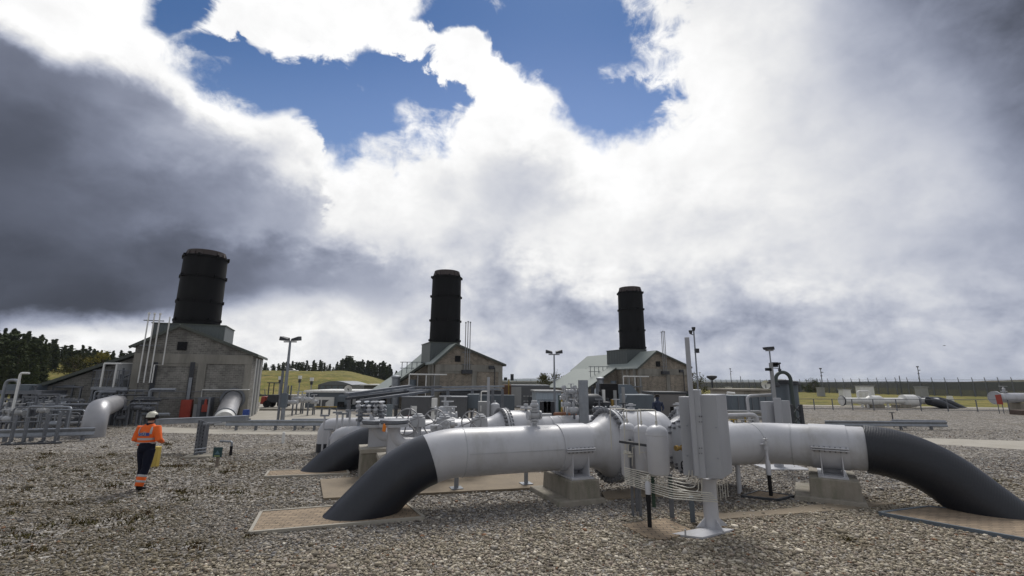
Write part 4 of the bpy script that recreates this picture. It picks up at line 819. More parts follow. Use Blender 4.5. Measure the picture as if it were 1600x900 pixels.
# ------------------------------------------------------------------ main pipelines in the foreground
def ringbolts(parent, c, d, rad, n, r=.034, l=.14, m=BOLT, t0=-.07):
    d = V(d).normalized(); a = d.cross(Z).normalized(); b = d.cross(a); first = None
    for i in range(n):
        th = 2 * math.pi * (i + .5) / n; p = V(c) + a * rad * math.cos(th) + b * rad * math.sin(th)
        mb = MB(); mb.lathe(p + d * (t0 - .035), d, [(0, r * .55), (.02, r * .6), (.02, r), (.07, r), (.07, r * .6), (l, r * .6), (l, r), (l + .05, r), (l + .05, r * .6), (l + .07, r * .55)], 6)
        mb.build('bolt', m, parent, smooth=25)
def saddle(name, c, ax, r, ztop_block, label, bw=.78, bl=1.45, low=True):
    """clamp, steel saddle and the concrete plinth it stands on; ax = pipe direction"""
    ax = V(ax); n = V((-ax.y, ax.x, 0)); yaw = math.atan2(ax.y, ax.x)
    pl = T('concrete_plinth', label[0], 'plinth', V((c.x, c.y, 0)), 'concrete plinths under the front pipeline')
    mb = MB(); mb.bx(c.x, c.y, -.1, ztop_block, bw, bl, yaw, .03); mb.build('block', CONC, pl, smooth=0, bevel=.03)
    mb = MB(); mb.bx(c.x - ax.x * .12, c.y - ax.y * .12 , -.1, .10, bw + .42, bl + .25, yaw, .05); mb.build('footing', CONC, pl, smooth=0, bevel=.02)
    s = T('pipe_saddle', label[1], 'pipe support', V((c.x, c.y, ztop_block)), 'steel saddles carrying the front pipeline')
    mb = MB(); mb.bx(c.x, c.y, ztop_block, ztop_block + .035, .56, 1.25, yaw); mb.build('base_plate', PIPE, s, smooth=0)
    zc = c.z
    for k in (-1, 1):
        mb = MB(); p = c + ax * (.20 * k); pts = []
        hw = r * .98
        for j in range(13):
            th = math.pi + math.pi * j / 12; pts.append(p + n * (-(r + .012) * math.cos(th)) + Z * ((r + .012) * math.sin(th)))
        A = [p - n * (r + .012), *pts, ]
        prof = pts + [p + n * (-.52) * 1.0 + Z * (ztop_block + .03 - zc), p + n * .52 + Z * (ztop_block + .03 - zc)]
        prof = [V((q.x, q.y, max(q.z, 0))) for q in prof]
        mb.sweep(prof[:13] + [prof[13], prof[14]][::1], ax * .022); mb.build('side_plate', PIPE, s, smooth=0)
    mb = MB(); q = c - n * 0; mb.hexa([q + ax * -.19 + n * -.02 + Z * (ztop_block + .03 - zc), q + ax * .19 + n * -.02 + Z * (ztop_block + .03 - zc), q + ax * .19 + n * .02 + Z * (ztop_block + .03 - zc), q + ax * -.19 + n * .02 + Z * (ztop_block + .03 - zc)],
                               [q + ax * -.19 + n * -.02 + Z * (-r), q + ax * .19 + n * -.02 + Z * (-r), q + ax * .19 + n * .02 + Z * (-r), q + ax * -.19 + n * .02 + Z * (-r)]); mb.build('web', PIPE, s, smooth=0)
    mb = MB(); mb.lathe(c - ax * .36, ax, [(0, r), (0, r + .022), (.72, r + .022), (.72, r)], 56, cap=False); b_ = mb.build('clamp_band', PIPE, s, smooth=40)
    for k in (-1, 1):
        mb = MB(); q = c + n * (k * (r + .05)); mb.bx(q.x, q.y, q.z - .035, q.z - .008, .72, .11, yaw); mb.bx(q.x, q.y, q.z + .008, q.z + .035, .72, .11, yaw)
        mb.build('clamp_flange', PIPE, s, smooth=0, bevel=.006)
        for j in range(7):
            e = q + ax * (-.30 + .1 * j); MB().cyl(e - Z * .07, e + Z * .055, .014, n=6).build('clamp_bolt', BOLT, b_)
    return pl, s
ZP, RP = 1.08, .50
def bend_down(P, d, k0, rho, drop_extra=.9, n=16):
    """centre line from P + d*k0 curving 45 degrees down into the ground"""
    s = P + d * k0; out = [s + d * (rho * math.sin(t)) - Z * (rho * (1 - math.cos(t))) for t in [i / n * math.pi / 4 for i in range(n + 1)]]
    e = out[-1]; dd = (d - Z).normalized(); L = (e.z + .45) / .7071
    return out, [e + dd * (L * i / 3) for i in range(1, 4)]
def cut(path, Lc):
    """split a polyline at length Lc"""
    a = [path[0]]; acc = 0
    for i in range(1, len(path)):
        l = (path[i] - path[i - 1]).length
        if acc + l >= Lc:
            m = path[i - 1] + (path[i] - path[i - 1]) * ((Lc - acc) / l); return a + [m], [m] + path[i:]
        a.append(path[i]); acc += l
    return a, []
A0 = V((1.37, 11.2, ZP))
line_a = T('gas_pipeline', 'nearest large grey gas pipe curving into the ground in a dark coated bend, left', 'pipeline', V((A0.x, A0.y, 0)))
cv, dn = bend_down(A0, -UA, 2.62, 2.2); full = [A0 + UA * .54, A0, A0 - UA * 1.3] + cv + dn
grey, dark = cut(full, .54 + 3.30)
MB().tube(grey, RP, 56).build('grey_pipe_run', PIPE, line_a, smooth=50)
MB().tube(dark, RP + .012, 56).build('coated_bend', DARKC, line_a, smooth=50)
t = MB(); t.tube([p + (DA * -1) * (RP + .012) * math.cos(.35) + Z * ((RP + .012) * math.sin(.35)) for p in dark[4:]], .006, 6); t.build('coating_seam', DARKC, line_a)
t = MB(); a = math.radians(8); t.beam(A0 - UA * 2.55 - DA * (RP + .004) * math.cos(a) - Z * RP * math.sin(a) * 0 + Z * .02, A0 - UA * .38 - DA * (RP + .004) + Z * .02, .008, .02); t.build('weld_seam', PIPE2, line_a, smooth=0)
for s_ in (-2.6, .58):
    t = MB(); t.lathe(A0 + UA * s_ - UA * .012, UA, [(0, RP), (.004, RP + .008), (.02, RP + .008), (.024, RP)], 56, cap=False); t.build('girth_weld', PIPE2, line_a)
def valve_body(root, P, U_, s0, rp, rr, L):
    """reducer cone, bolted ring, barrel"""
    t = MB(); t.lathe(P + U_ * s0, U_, [(-.56, rp), (-.50, rp + .005), (-.30, rp * 1.12), (-.04, rr * .86), (0, rr * .87)], 56, cap=False); t.build('reducer_cone', PIPE, root, smooth=50)
    t = MB(); t.lathe(P + U_ * s0, U_, [(-.005, rr * .84), (-.005, rr * .985), (.06, rr * .985), (.06, rr * .93), (.10, rr * .93), (.10, rr * .985), (.165, rr * .985), (.165, rr * .84)], 64, cap=False); fl = t.build('flange', PIPE2, root, smooth=30)
    ringbolts(fl, P + U_ * (s0 + .08), U_, rr * .945, 36, .06, .24, BOLT, -.15)
    t = MB(); t.lathe(P + U_ * (s0 + .16), U_, [(0, rr * .88), (L, rr * .88), (L + .06, rr * .84)], 56); t.build('valve_barrel', PIPE, root, smooth=50)
valve_body(line_a, A0, UA, 1.04, RP, .86, 1.05)
# bulge, second flange and the run to the far side
t = MB(); t.lathe(A0 + UA * 2.20, UA, [(-.1, .70), (.0, .76), (.32, .76), (.42, .60), (.44, .40)], 56); t.build('valve_body', PIPE, line_a, smooth=50)
t = MB(); t.lathe(A0 + UA * 3.42, UA, [(-.80, .38), (-.62, .40), (-.06, .66), (0, .66)], 56, cap=False); t.build('reducer_cone', PIPE, line_a, smooth=50)
t = MB(); t.lathe(A0 + UA * 3.42, UA, [(-.005, .62), (-.005, .84), (.07, .84), (.07, .80), (.11, .80), (.11, .84), (.17, .84), (.17, .62)], 64, cap=False); f2 = t.build('flange', PIPE2, line_a, smooth=30)
ringbolts(f2, A0 + UA * 3.50, UA, .80, 40, .055, .22, BOLT, -.13)
t = MB(); t.lathe(A0 + UA * 3.58, UA, [(0, .68), (.3, .62), (.6, .45), (1.3, .45)], 56); t.build('pipe_stub', PIPE, line_a, smooth=50)
# top fittings on the barrel
for s_ in (1.75, 3.2):
    p = A0 + UA * s_ + Z * .66; t = MB(); t.cyl(p, p + Z * .22, .04, n=12); t.cyl(p + Z * .14, p + Z * .19, .10, n=12); t.cyl(p + Z * .24, p + Z * .30, .06, n=10); t.beam(p + Z * .26 - UA * .14, p + Z * .26 + UA * .14, .03); t.build('bleed_fitting', PIPE2, line_a)
saddle('a', A0, UA, RP, .47, ('stained concrete block under the grey pipe, left of the big flange', 'grey steel saddle clamped round the pipe left of the big flange'))
# the run to the right: drum with a bolted closure, elbow, grey pipe, black wrapped bend
ZR, RR = 1.11, .478
VX = V((6.37, 11.92, ZR)); PHI = math.radians(-32); UR = V((math.cos(PHI), math.sin(PHI), 0)); NR = V((-UR.y, UR.x, 0))
line_r = T('gas_pipeline', 'grey gas pipe right of the cabinet ending in a ribbed black wrapped bend', 'pipeline', V((VX.x, VX.y, 0)))
C0 = VX - UA * 2.55
k_ = .55
elb = [VX - UA * k_ + (UA * (2 * t_ * (1 - t_)) * 0) for t_ in (0,)]
elb = [(VX - UA * k_) * (1 - t_) ** 2 + VX * (2 * t_ * (1 - t_)) + (VX + UR * k_) * t_ ** 2 for t_ in [i / 10 for i in range(11)]]
t = MB(); t.tube([C0 + UA * .12] + elb, RR, 56); t.build('elbow_run', PIPE, line_r, smooth=50)
cv, dn = bend_down(VX, UR, 1.95, 2.15); full = [VX + UR * k_, VX + UR * 1.2] + cv + dn; grey, dark = cut(full, 1.98 - k_)
t = MB(); t.tube(grey, RR, 56); t.build('grey_pipe_run', PIPE, line_r, smooth=50)
t = MB(); t.tube(dark, RR + .045, 56); t.build('wrapped_bend', WRAP, line_r, smooth=50)
for s_, dd, cc in ((-k_, UA, VX), (k_, UR, VX)):
    t = MB(); t.lathe(cc + dd * (s_ - .012), dd, [(0, RR), (.004, RR + .008), (.03, RR + .008), (.034, RR)], 56, cap=False); t.build('girth_weld', PIPE2, line_r)
t = MB(); t.lathe(C0, UA, [(0, .58), (0, .60), (.07, .60), (.07, RR + .03), (.30, RR + .03), (.32, RR)], 56); cl = t.build('closure_ring', PIPE, line_r, smooth=40)
t = MB(); t.lathe(C0 - UA * .06, UA, [(0, .05), (.01, .50), (.06, .52)], 40); pl = t.build('closure_plate', PIPE2, line_r, smooth=30)
ringbolts(pl, C0 - UA * .06, UA, .45, 14, .03, .05, BOLT, -.02); ringbolts(cl, C0, UA, .57, 20, .028, .05, BOLT, -.04)
t = MB(); p = C0 - UA * .07 - DA * .12 ; t.lathe(p, -UA, [(0, .07), (.08, .07), (.08, .04), (.2, .04), (.2, .06), (.26, .06)], 12); t.build('brass_gauge', BRASS, pl, smooth=30)
t = MB(); p = C0 - UA * .14 - DA * .15 - Z * .38; t.tube(arc(p, 0, 2 * math.pi, .10, DA, Z, 20)[:-1], .014, 6, closed=True); t.tube([p - DA * .1, p + DA * .1], .008, 5); t.build('handwheel', BLACK, pl)
t = MB(); p = C0 - UA * .1 + Z * .3 - DA * .1; t.beam(p, p + V((-.02, -.05, -.22)), .03); t.build('locking_lever', DARKM, pl, smooth=0)
CR_ = VX + UR * 1.30
saddle('r', V((CR_.x, CR_.y, ZR)), UR, RR, .50, ('rounded stained concrete block under the grey pipe at the right', 'grey steel saddle on the right block under the pipe before its black bend'), .98, 1.5)

# ------------------------------------------------------------------ second pipeline behind
ZB = .86
B0 = D(700, 690, 15.3); B0 = V((B0.x, 15.3, ZB))
line_b = T('gas_pipeline', 'second large grey gas pipe running behind the nearest one, also with a dark bend', 'pipeline', V((B0.x, B0.y, 0)))
kd = -hit(600, 690, B0, UA)[1]
cv, dn = bend_down(B0, -UA, kd - .55, 3.1); full = [B0 + UA * .4, B0] + cv + dn; grey, dark = cut(full, .4 + kd)
t = MB(); t.tube(grey, RP, 48); t.build('grey_pipe_run', PIPE, line_b, smooth=50)
t = MB(); t.tube(dark, RP + .012, 48); t.build('coated_bend', DARKC, line_b, smooth=50)
sb = hit(783, 690, B0, UA)[1]
t = MB(); t.lathe(B0 + UA * .38, UA, [(0, RP), (sb - .9, RP)], 48, cap=False); t.build('pipe_spool', PIPE, line_b, smooth=50)
valve_body(line_b, B0, UA, sb, RP, .82, hit(836, 690, B0, UA)[1] - sb - .2)
se = hit(836, 690, B0, UA)[1]
t = MB(); t.lathe(B0 + UA * se, UA, [(0, .70), (.22, RP * 1.02), (5.2, RP * 1.02)], 48); t.build('pipe_spool', PIPE, line_b, smooth=50)
for s_ in (se + .5, se + .85, 5.5):
    t = MB(); t.lathe(B0 + UA * s_, UA, [(0, RP), (.01, RP + .025), (.05, RP + .025), (.06, RP)], 48, cap=False); t.build('girth_weld', PIPE2, line_b)
p = B0 + UA * (sb + .9) + Z * .68; t = MB(); t.cyl(p, p + Z * .2, .05, n=10); t.cyl(p + Z * .1, p + Z * .15, .2, n=12); t.cyl(p + Z * .2, p + Z * .26, .08, n=8); t.beam(p - UA * .35 + Z * .18, p + UA * .35 + Z * .18, .035); t.build('bleed_fitting', PIPE2, line_b)
for u_, v_ in ((713, 763), (822, 756), (640, 760)):
    P = G(u_, v_, .05); zt = ZB - .45
    if u_ == 640: continue
    r = T('pipe_prop', ['', 'short steel prop with foot plate, left one under the front pipe', 'short steel prop with foot plate, right one seen under the front pipe'][1 if u_ == 713 else 2], 'prop', P, 'steel props on the tan slab')
    MB().beam(P, (P.x, P.y, .78), .10, .10).build('post', STEEL, r, smooth=0); MB().bx(P.x, P.y, .05, .07, .28, .28, math.radians(20)).build('foot_plate', STEEL, r, smooth=0)

# ------------------------------------------------------------------ small valve on top of the front pipe
def flg(t, p, d, r, h=.05): t.lathe(p, d, [(0, r), (h, r)], 18)
P = hit(835, 668, A0, UA); c = A0 + UA * P[1] + Z * (RP - .03)
vt_ = T('flanged_valve', 'stack of bolted grey flanges standing on top of the front pipe', 'valve', c)
sc_ = (zat(c, 617 + 12) - c.z)
hgt = zat(c, 629) - c.z; t = MB(); t.cyl(c, c + Z * hgt * .9, .055, n=14); t.build('stem', PIPE2, vt_)
for z_ in (.16, .26, .62, .72):
    t = MB(); t.lathe(c + Z * hgt * z_, Z, [(0, .105), (hgt * .07, .105)], 18); f_ = t.build('flange', PIPE2, vt_, smooth=30); ringbolts(f_, c + Z * (hgt * (z_ + .03)), Z, .085, 8, .018, .04, BOLT, -.03)
t = MB(); q = c + Z * hgt * .48; t.lathe(q - UA * .17, UA, [(0, .06), (0, .11), (.05, .11), (.05, .06), (.12, .09), (.22, .09), (.29, .06), (.29, .10), (.33, .10), (.33, .04), (.6, .035)], 18); t.build('valve_body', PIPE2, vt_, smooth=30)
t = MB(); t.lathe(c + Z * hgt * .84, Z, [(0, .1), (.05, .1), (.08, .07), (.13, .07), (.13, .03)], 16); t.build('cap', PIPE2, vt_, smooth=30)

# ------------------------------------------------------------------ bypass with blanked risers, handwheel valves
def riser(P, Hb, label, tag_=False, plab=''):
    pl = T('concrete_plinth', plab, 'plinth', V((P.x, P.y, 0)), 'plinths under the blanked risers')
    MB().bx(P.x, P.y, -.1, Hb - .11, .72, .95, math.radians(20.5), .01).build('block', CONC, pl, smooth=0, bevel=.03); MB().bx(P.x, P.y, Hb - .12, Hb, .76, .99, math.radians(20.5)).build('coping', CONCL, pl, smooth=0, bevel=.015)
    r = T('blanked_riser', label, 'riser', V((P.x, P.y, Hb)), 'blanked flanged risers')
    zt = zat((P.x, P.y, 0), 665); c = V((P.x, P.y, 0))
    zc = Hb + .30
    pth = [c + Z * zt, c + Z * (zc + .3)] + arc(c + UA * .34 + Z * (zc + .28), math.pi, 1.5 * math.pi, .34, UA, Z, 8)[1:]
    e = pth[-1]; pth.append(e + UA * 1.3)
    MB().tube(pth, .165, 28).build('riser_pipe', PIPE, r, smooth=50)
    for k in (-1, 1):
        t = MB(); q = c + DA * (.12 * k); t.sweep([q - UA * .16 + Z * Hb, q + UA * .5 + Z * Hb, q + UA * .5 + Z * (zc - .2), q + Z * (zc + .4), q - UA * .16 + Z * (zc + .6)], DA * .02); t.build('support_plate', PIPE, r, smooth=0)
    f = MB(); f.lathe(c + Z * (zt - .02), Z, [(0, .38), (.075, .38)], 36); f_ = f.build('flange', PIPE2, r, smooth=30)
    f = MB(); f.lathe(c + Z * (zt + .075), Z, [(0, .37), (.075, .37), (.09, .33)], 36); g_ = f.build('blank_flange', DSTEEL, r, smooth=30)
    ringbolts(f_, c + Z * (zt + .06), Z, .33, 14, .026, .14, BOLT, -.1)
    return r, e + UA * 1.3, zt
P1 = G(549, 748); P1 = P1 + V((.45, .35, 0)); Hb1 = zat(G(549, 748), 699)
P2 = G(568, 757) + V((.62, .3, 0)); Hb2 = zat(G(568, 757), 711)
r1, e1, zt1 = riser(P1, Hb1 * .98, 'blanked riser on the left plinth, behind the one with the orange tag', plab='tall pale concrete plinth, left of the pair behind the dark bend')
r2, e2_, zt2 = riser(P2, Hb2 * .98, 'blanked riser nearer the viewer with an orange tag hanging beside it', plab='tall pale concrete plinth, nearer of the pair behind the dark bend')
q = P2 - DA * .36 - UA * .30; q.z = zt2 + .0
t = MB(); t.add([q + V((-0.039, 0, -0.104)), q + V((0.039, .0, -0.117)), q + V((0.058, 0, -0.013)), q + V((0.013, 0, 0.091)), q + V((-0.026, 0, 0.078)), q + V((-0.039, .04, -0.104)), q + V((0.039, .04, -0.117)), q + V((0.058, .04, -0.013)), q + V((0.013, .04, 0.091)), q + V((-0.026, .04, 0.078))],
                  [(0, 1, 2, 3, 4), (9, 8, 7, 6, 5), (0, 5, 6, 1), (1, 6, 7, 2), (2, 7, 8, 3), (3, 8, 9, 4), (4, 9, 5, 0)]); t.build('safety_tag', mat('orange_tag', (.75, .22, .02), .6), None, label='orange cloth tag hung on the rim of the nearer blanked riser', cat='tag', bevel=.01)
def wheel(root, c, n_, R_, r=.020, spokes=6):
    n_ = V(n_).normalized(); e1 = n_.cross(Z).normalized(); e2 = n_.cross(e1)
    t = MB(); t.tube(arc(c, 0, 2 * math.pi, R_, e1, e2, 40)[:-1], r, 8, closed=True)
    for k in range(spokes):
        th = 2 * math.pi * k / spokes + .35; d = e1 * math.cos(th) + e2 * math.sin(th); L = R_ * (1.28 if k % 2 == 0 else 1.0); t.cyl(c, V(c) + d * L, r * .9, n=6)
    t.lathe(V(c) - n_ * .05, n_, [(0, .04), (.1, .04)], 12); t.build('handwheel', WHL, root)
WHL = mat('handwheel_grey', (.30, .30, .31), .5, .2, .15, 10)
def gate(u, v, Y, Rw, label, tilt=0.0):
    c = D(u, v, Y); c.z += .03; r = T('gear_valve', label, 'valve', V((c.x, c.y, 0)), 'handwheel valves between the two pipelines')
    n_ = (V((-.25, -1, .12))).normalized(); wheel(r, c, n_, Rw); b = c - n_ * .42
    t = MB(); t.lathe(c, -n_, [(0, .03), (.3, .03), (.3, .09), (.5, .09)], 14); t.build('gear_spindle', PIPE2, r, smooth=30)
    t = MB(); t.bx(b.x + .1, b.y, b.z - .12, b.z + .14, .46, .34, .2, .02); t.lathe(b + V((.12, 0, .14)), Z, [(0, .17), (.05, .17), (.05, .12), (.10, .12)], 18); t.build('gearbox', PIPE2, r, smooth=30, bevel=.02)
    z0 = .62; t = MB(); p = V((b.x + .1, b.y, z0)); t.cyl(p, V((p.x, p.y, b.z)), .12, n=16)
    t.lathe(p - UA * .34, UA, [(0, .17), (0, .27), (.06, .27), (.06, .17), (.2, .26), (.48, .26), (.62, .17), (.62, .27), (.68, .27), (.68, .17)], 24); vb = t.build('valve_body', PIPE2, r, smooth=30)
    for k in (-.33, .34): ringbolts(vb, p + UA * (k + .02), UA, .235, 12, .02, .08, BOLT, -.05)
    return r, p
g1, gp1 = gate(636, 661, 12.9, .345, 'large spoked handwheel valve, leftmost of the three')
g2, gp2 = gate(679, 661.5, 13.3, .345, 'spoked handwheel valve half hidden behind its gearbox, middle of the three')
g3, gp3 = gate(736.5, 661, 13.4, .29, 'spoked handwheel valve just left of the rear flange, rightmost of the three')
# labelled gearbox beside the middle wheel
def textobj(s, size, m, parent, loc, nrm, name='lettering', label=None, ext=.002, rot=0, upv=Z):
    cu = bpy.data.curves.new(name, 'FONT'); cu.body = s; cu.size = size; cu.extrude = ext; cu.align_x = 'CENTER'; cu.align_y = 'CENTER'
    o = bpy.data.objects.new('tmp', cu); COL.objects.link(o); dg = bpy.context.evaluated_depsgraph_get(); me = bpy.data.meshes.new_from_object(o.evaluated_get(dg)); bpy.data.objects.remove(o)
    n_ = V(nrm).normalized(); x = V(upv).cross(n_).normalized(); y = n_.cross(x)
    M = Matrix(((x.x, y.x, n_.x, loc[0]), (x.y, y.y, n_.y, loc[1]), (x.z, y.z, n_.z, loc[2]), (0, 0, 0, 1)))
    me.transform(Matrix.Translation(-LOC[parent.name]) @ M); me.materials.clear(); me.materials.append(m)
    o = bpy.data.objects.new(name, me); COL.objects.link(o); o.parent = parent; LOC[o.name] = LOC[parent.name]; return o
act = T('valve_actuator', 'angular grey gearbox with dark hand lettering, right of the middle handwheel', 'gearbox', V((D(690, 668, 12.5).x, 12.5, 0)))
a = D(684, 675, 12.5); b = D(703, 675, 12.7); zt_ = zat(a, 658)
t = MB(); t.sweep([D(672, 664.5, 12.5), D(672, 673, 12.5), D(684, 677, 12.5), D(703, 674, 12.7), D(703, 657, 12.7), D(697, 655, 12.7), D(684, 664, 12.5)], V((.1, .3, 0))); t.build('housing', PIPE2, act, smooth=0, bevel=.015)
for k, (u, v) in enumerate(((687, 668), (698, 661), (699, 669))): p = D(u, v, 12.52); MB().lathe(p, (0, -1, 0), [(0, .07), (.05, .07), (.05, .03), (.09, .03)], 14).build('bearing_cap', PIPE2, act, smooth=30)
t = MB(); t.lathe(D(703, 663, 12.8), UA, [(0, .09), (.12, .09), (.12, .05), (.2, .05)], 14); t.build('shaft_end', PIPE2, act, smooth=30)
textobj('4147', .115, TEXTM, act, D(693.5, 671.5, 12.53), (-.05, -1, 0))
MB().cyl((a.x + .2, a.y + .15, 0), (a.x + .2, a.y + .15, a.z), .05, n=10).build('pedestal', PIPE2, act)
# bypass pipes
def pipe(name, pts, r, m, label, n=16, group=None, fil=.2, cat='pipe', flanges=()):
    P = [V(p) for p in pts]; rt = T(name, label, cat, V((P[0].x, P[0].y, 0)), group); MB().tube(fillet(P, fil) if len(P) > 2 else P, r, n).build('pipe_run', m, rt, smooth=50)
    for (p, d) in flanges:
        f = MB().lathe(V(p), d, [(0, r), (0, r * 1.6), (.06, r * 1.6), (.06, r)], 20).build('flange', PIPE2, rt, smooth=30); ringbolts(f, V(p), d, r * 1.4, 10, .018, .07, BOLT, -.02)
    return rt
pipe('bypass_pipe', [e1, gp1 - UA * .36], .15, PIPE, 'smooth grey pipe from the left blanked riser to the first handwheel valve')
pipe('bypass_pipe', [e2_, gp2 - UA * .1 - DA * .35], .165, PIPE, 'thick grey pipe from the nearer blanked riser running right under the handwheels', flanges=[(e2_ + UA * .1, UA), (e2_ + UA * .62, UA)])
pipe('bypass_pipe', [gp2 + UA * .36, gp3 - UA * .36], .15, PIPE, 'grey pipe joining the middle and right handwheel valves')
# two short stub pipes at the far left end of the assembly
a = D(508, 670, 17.5); a.z = .93; b = a + UA * 3.4
stub1 = pipe('buried_pipe', [V((a.x, a.y, -.2)), a, b], .25, PIPE, 'white capped pipe elbow with black foot beyond the dark bend, farther one', 24, None, .3)
MB().cyl((a.x, a.y, -.1), (a.x, a.y, .3), .262, n=24).build('black_sleeve', DARKC, stub1)
a = D(526, 683, 15.8); a.z = .80; b = a + UA * 2.2
stub2 = pipe('buried_pipe', [V((a.x, a.y, -.2)), a, b], .25, PIPE, 'white capped pipe elbow with black foot beyond the dark bend, nearer one', 24, None, .3)
MB().cyl((a.x, a.y, -.1), (a.x, a.y, .22), .262, n=24).build('black_sleeve', DARKC, stub2)
for i, (u, vb, vt, Y) in enumerate(((525.5, 669, 643, 16.2), (534, 670, 645, 16.4), (545, 672, 640, 16.0), (513, 684, 669, 15.6), (506, 668, 648, 17))):
    P = D(u, vb, Y); r = T('pipe_stanchion', 'slim grey stanchion with fittings among the small pipes left of the risers', 'stanchion', V((P.x, P.y, 0)), 'stanchions left of the risers')
    zt = zat(P, vt); MB().cyl((P.x, P.y, 0), (P.x, P.y, zt), .035, n=8).build('post', PIPE2 if i < 3 else PIPE, r); MB().bx(P.x, P.y, zt - .06, zt, .3, .08, .2).build('bracket', STEEL, r, smooth=0)
# instrument manifold behind the risers: stacked horizontal tubes with small valves
P = D(579, 652, 16.4); man = T('valve_manifold', 'cluttered manifold of small grey valves and tubes behind the blanked risers', 'manifold', V((P.x, P.y, 0)))
rr = random.Random(5)
for k, v in enumerate((636, 642, 649, 656)):
    p, q = D(556, v, 16.4), D(604, v, 16.6); MB().cyl(p, q, .035 + .02 * (k % 2), n=8).build('manifold_tube', (STEEL, PIPE2)[k % 2], man)
for k in range(18):
    u = 560 + rr.uniform(0, 40); v = rr.choice((634, 640, 647, 654)); p = D(u, v, 16.3 + rr.uniform(-.1, .2)); t = MB(); t.lathe(p, (0, -.3, 1), [(-.1, .03), (-.1, .07), (-.05, .07), (0, .10), (.06, .05), (.12, .05), (.12, .09), (.15, .09)], 10); t.build('needle_valve', (PIPE2, STEEL, DSTEEL)[k % 3], man, smooth=30)
for u in (561, 598): p = D(u, 655, 16.4); MB().beam((p.x, p.y, 0), (p.x, p.y, zat(p, 634)), .08).build('frame_post', STEEL, man, smooth=0)

# ------------------------------------------------------------------ three pots and their tubing
pots = []
def pot(u0, u1, vt, vb, Y, label):
    a, b = D(u0, (vt + vb) / 2, Y), D(u1, (vt + vb) / 2, Y); c = (a + b) / 2; r = (b.x - a.x) / 2 * .985; zb = zat(c, vb); zt = zat(c, vt)
    rt = T('condensate_pot', label, 'vessel', V((c.x, c.y, zb)), 'upright pots beside the flanged valve'); h = zt - zb
    MB().lathe((c.x, c.y, zb), Z, [(0, .02), (0, r * .8), (.04, r), (h - r * .75, r)] + [(h - r * .75 + r * .75 * math.sin(k * math.pi / 14), max(.005, r * math.cos(k * math.pi / 14))) for k in range(1, 8)], 40).build('shell', PIPE, rt, smooth=50)
    MB().lathe((c.x, c.y, zt - r * .98), Z, [(0, r), (.004, r + .005), (.022, r + .005), (.026, r)], 40, cap=False).build('weld_band', PIPE, rt)
    MB().cyl((c.x, c.y, zt - .02), (c.x, c.y, zt + .07), .022, n=10).build('top_nozzle', STAIN, rt)
    pth = fillet([(c.x, c.y, zt + .05), (c.x, c.y, zt + .27), (c.x - .33, c.y + .05, zt + .27), (c.x - .33, c.y + .05, zt - .55)], .04)
    MB().tube(pth, .011, 8).build('loop_tube', STAIN, rt)
    return rt, c, r, zt, zb
q1_ = pot(970, 993, 660, 744, 9.75, 'upright grey pot nearest the big flange, leftmost of three')
q2_ = pot(991.5, 1016, 663, 736, 9.45, 'upright grey pot between its two neighbours beside the flange')
q3_ = pot(1011, 1044.5, 663.5, 742, 8.95, 'widest upright grey pot, nearest the cabinet')
br = T('pot_bracket', 'dark steel angle bar carrying the three pots', 'bracket', V((q1_[1].x, q1_[1].y, q1_[4])))
MB().beam(D(968, 690, 9.5), D(1014, 696.5, 8.98), .03, .045).build('angle_bar', DARKM, br, smooth=0)
for u in (986, 998): p = D(u, 691, 9.5); MB().beam((p.x, p.y + .1, 0), (p.x, p.y + .1, p.z + .05), .045).build('upright', DSTEEL, br, smooth=0)
mf = T('needle_valve_block', 'small stainless valves on tubes in front of the left pot', 'valve block', D(979, 712, 9.4))
for (pa, pb, pc) in (((978, 700), (978, 690), (990, 690)), ((982, 714), (982, 694), (991, 694)), ((976, 735), (976, 706), (984, 706)), ((988, 728), (988, 699), (994, 699))):
    MB().tube(fillet([D(*pa, 9.42), D(*pb, 9.42), D(*pc, 9.42)], .03), .009, 6).build('tube', STAIN, mf)
for (u, v) in ((977, 707), (984, 712), (983, 708), (1003, 706)):
    p = D(u, v, 9.36); t = MB(); t.bx(p.x, p.y, p.z - .03, p.z + .03, .06, .05); t.cyl(p, p + V((.0, -.09, 0)), .014, n=8); t.beam(p + V((-.06, -.09, 0)), p + V((.06, -.09, .01)), .012); t.build('needle_valve', STAIN, mf, smooth=0)
MB().beam(D(1005, 704, 9.0), D(1009, 717, 9.0), .03, .012).build('lever', PIPE, mf, smooth=0)
# impulse tubes: ten stainless lines from the pots to the cabinet
tb = T('impulse_tubes', 'bundle of ten thin stainless tubes running from the pots to the cabinet foot', 'tubing', G(1050, 800))
YA, YBq = 9.35, 8.35
for k in range(10):
    f_ = k / 9
    u0, v0 = 976, 731 + f_ * 24; a = D(u0, v0, YA)
    if k < 5:
        e = D(1064 + k * 5.2, 754 + k * 5.2 * 1.0 - (4 - k) * 1.2, 8.55); up_ = D(1070 + k * 5.3, 738, 8.62); P = [a, e, V((e.x + .12, e.y, e.z + .02)), V((e.x + .14, up_.y, up_.z))]
        P = [a, e, V((e.x + .13, e.y - .01, e.z + .01)), V((e.x + .15, e.y - .02, up_.z + .05))]
    else:
        j = k - 5; e = D(1112 + j * 2.6, 770.5 + j * 3.4, 8.30); P = [a, D(1050, v0 + 20.5 + j * .9, 8.72), e]
    MB().tube(fillet(P, .09, 5), .010, 7).build('tube', STAIN, tb, smooth=60)
posts = [(997.5, 800, 729, DSTEEL), (1020.8, 760, 737, GREENM), (1051, 811, 741, DSTEEL), (1083.5, 818, 776, GBLUE)]
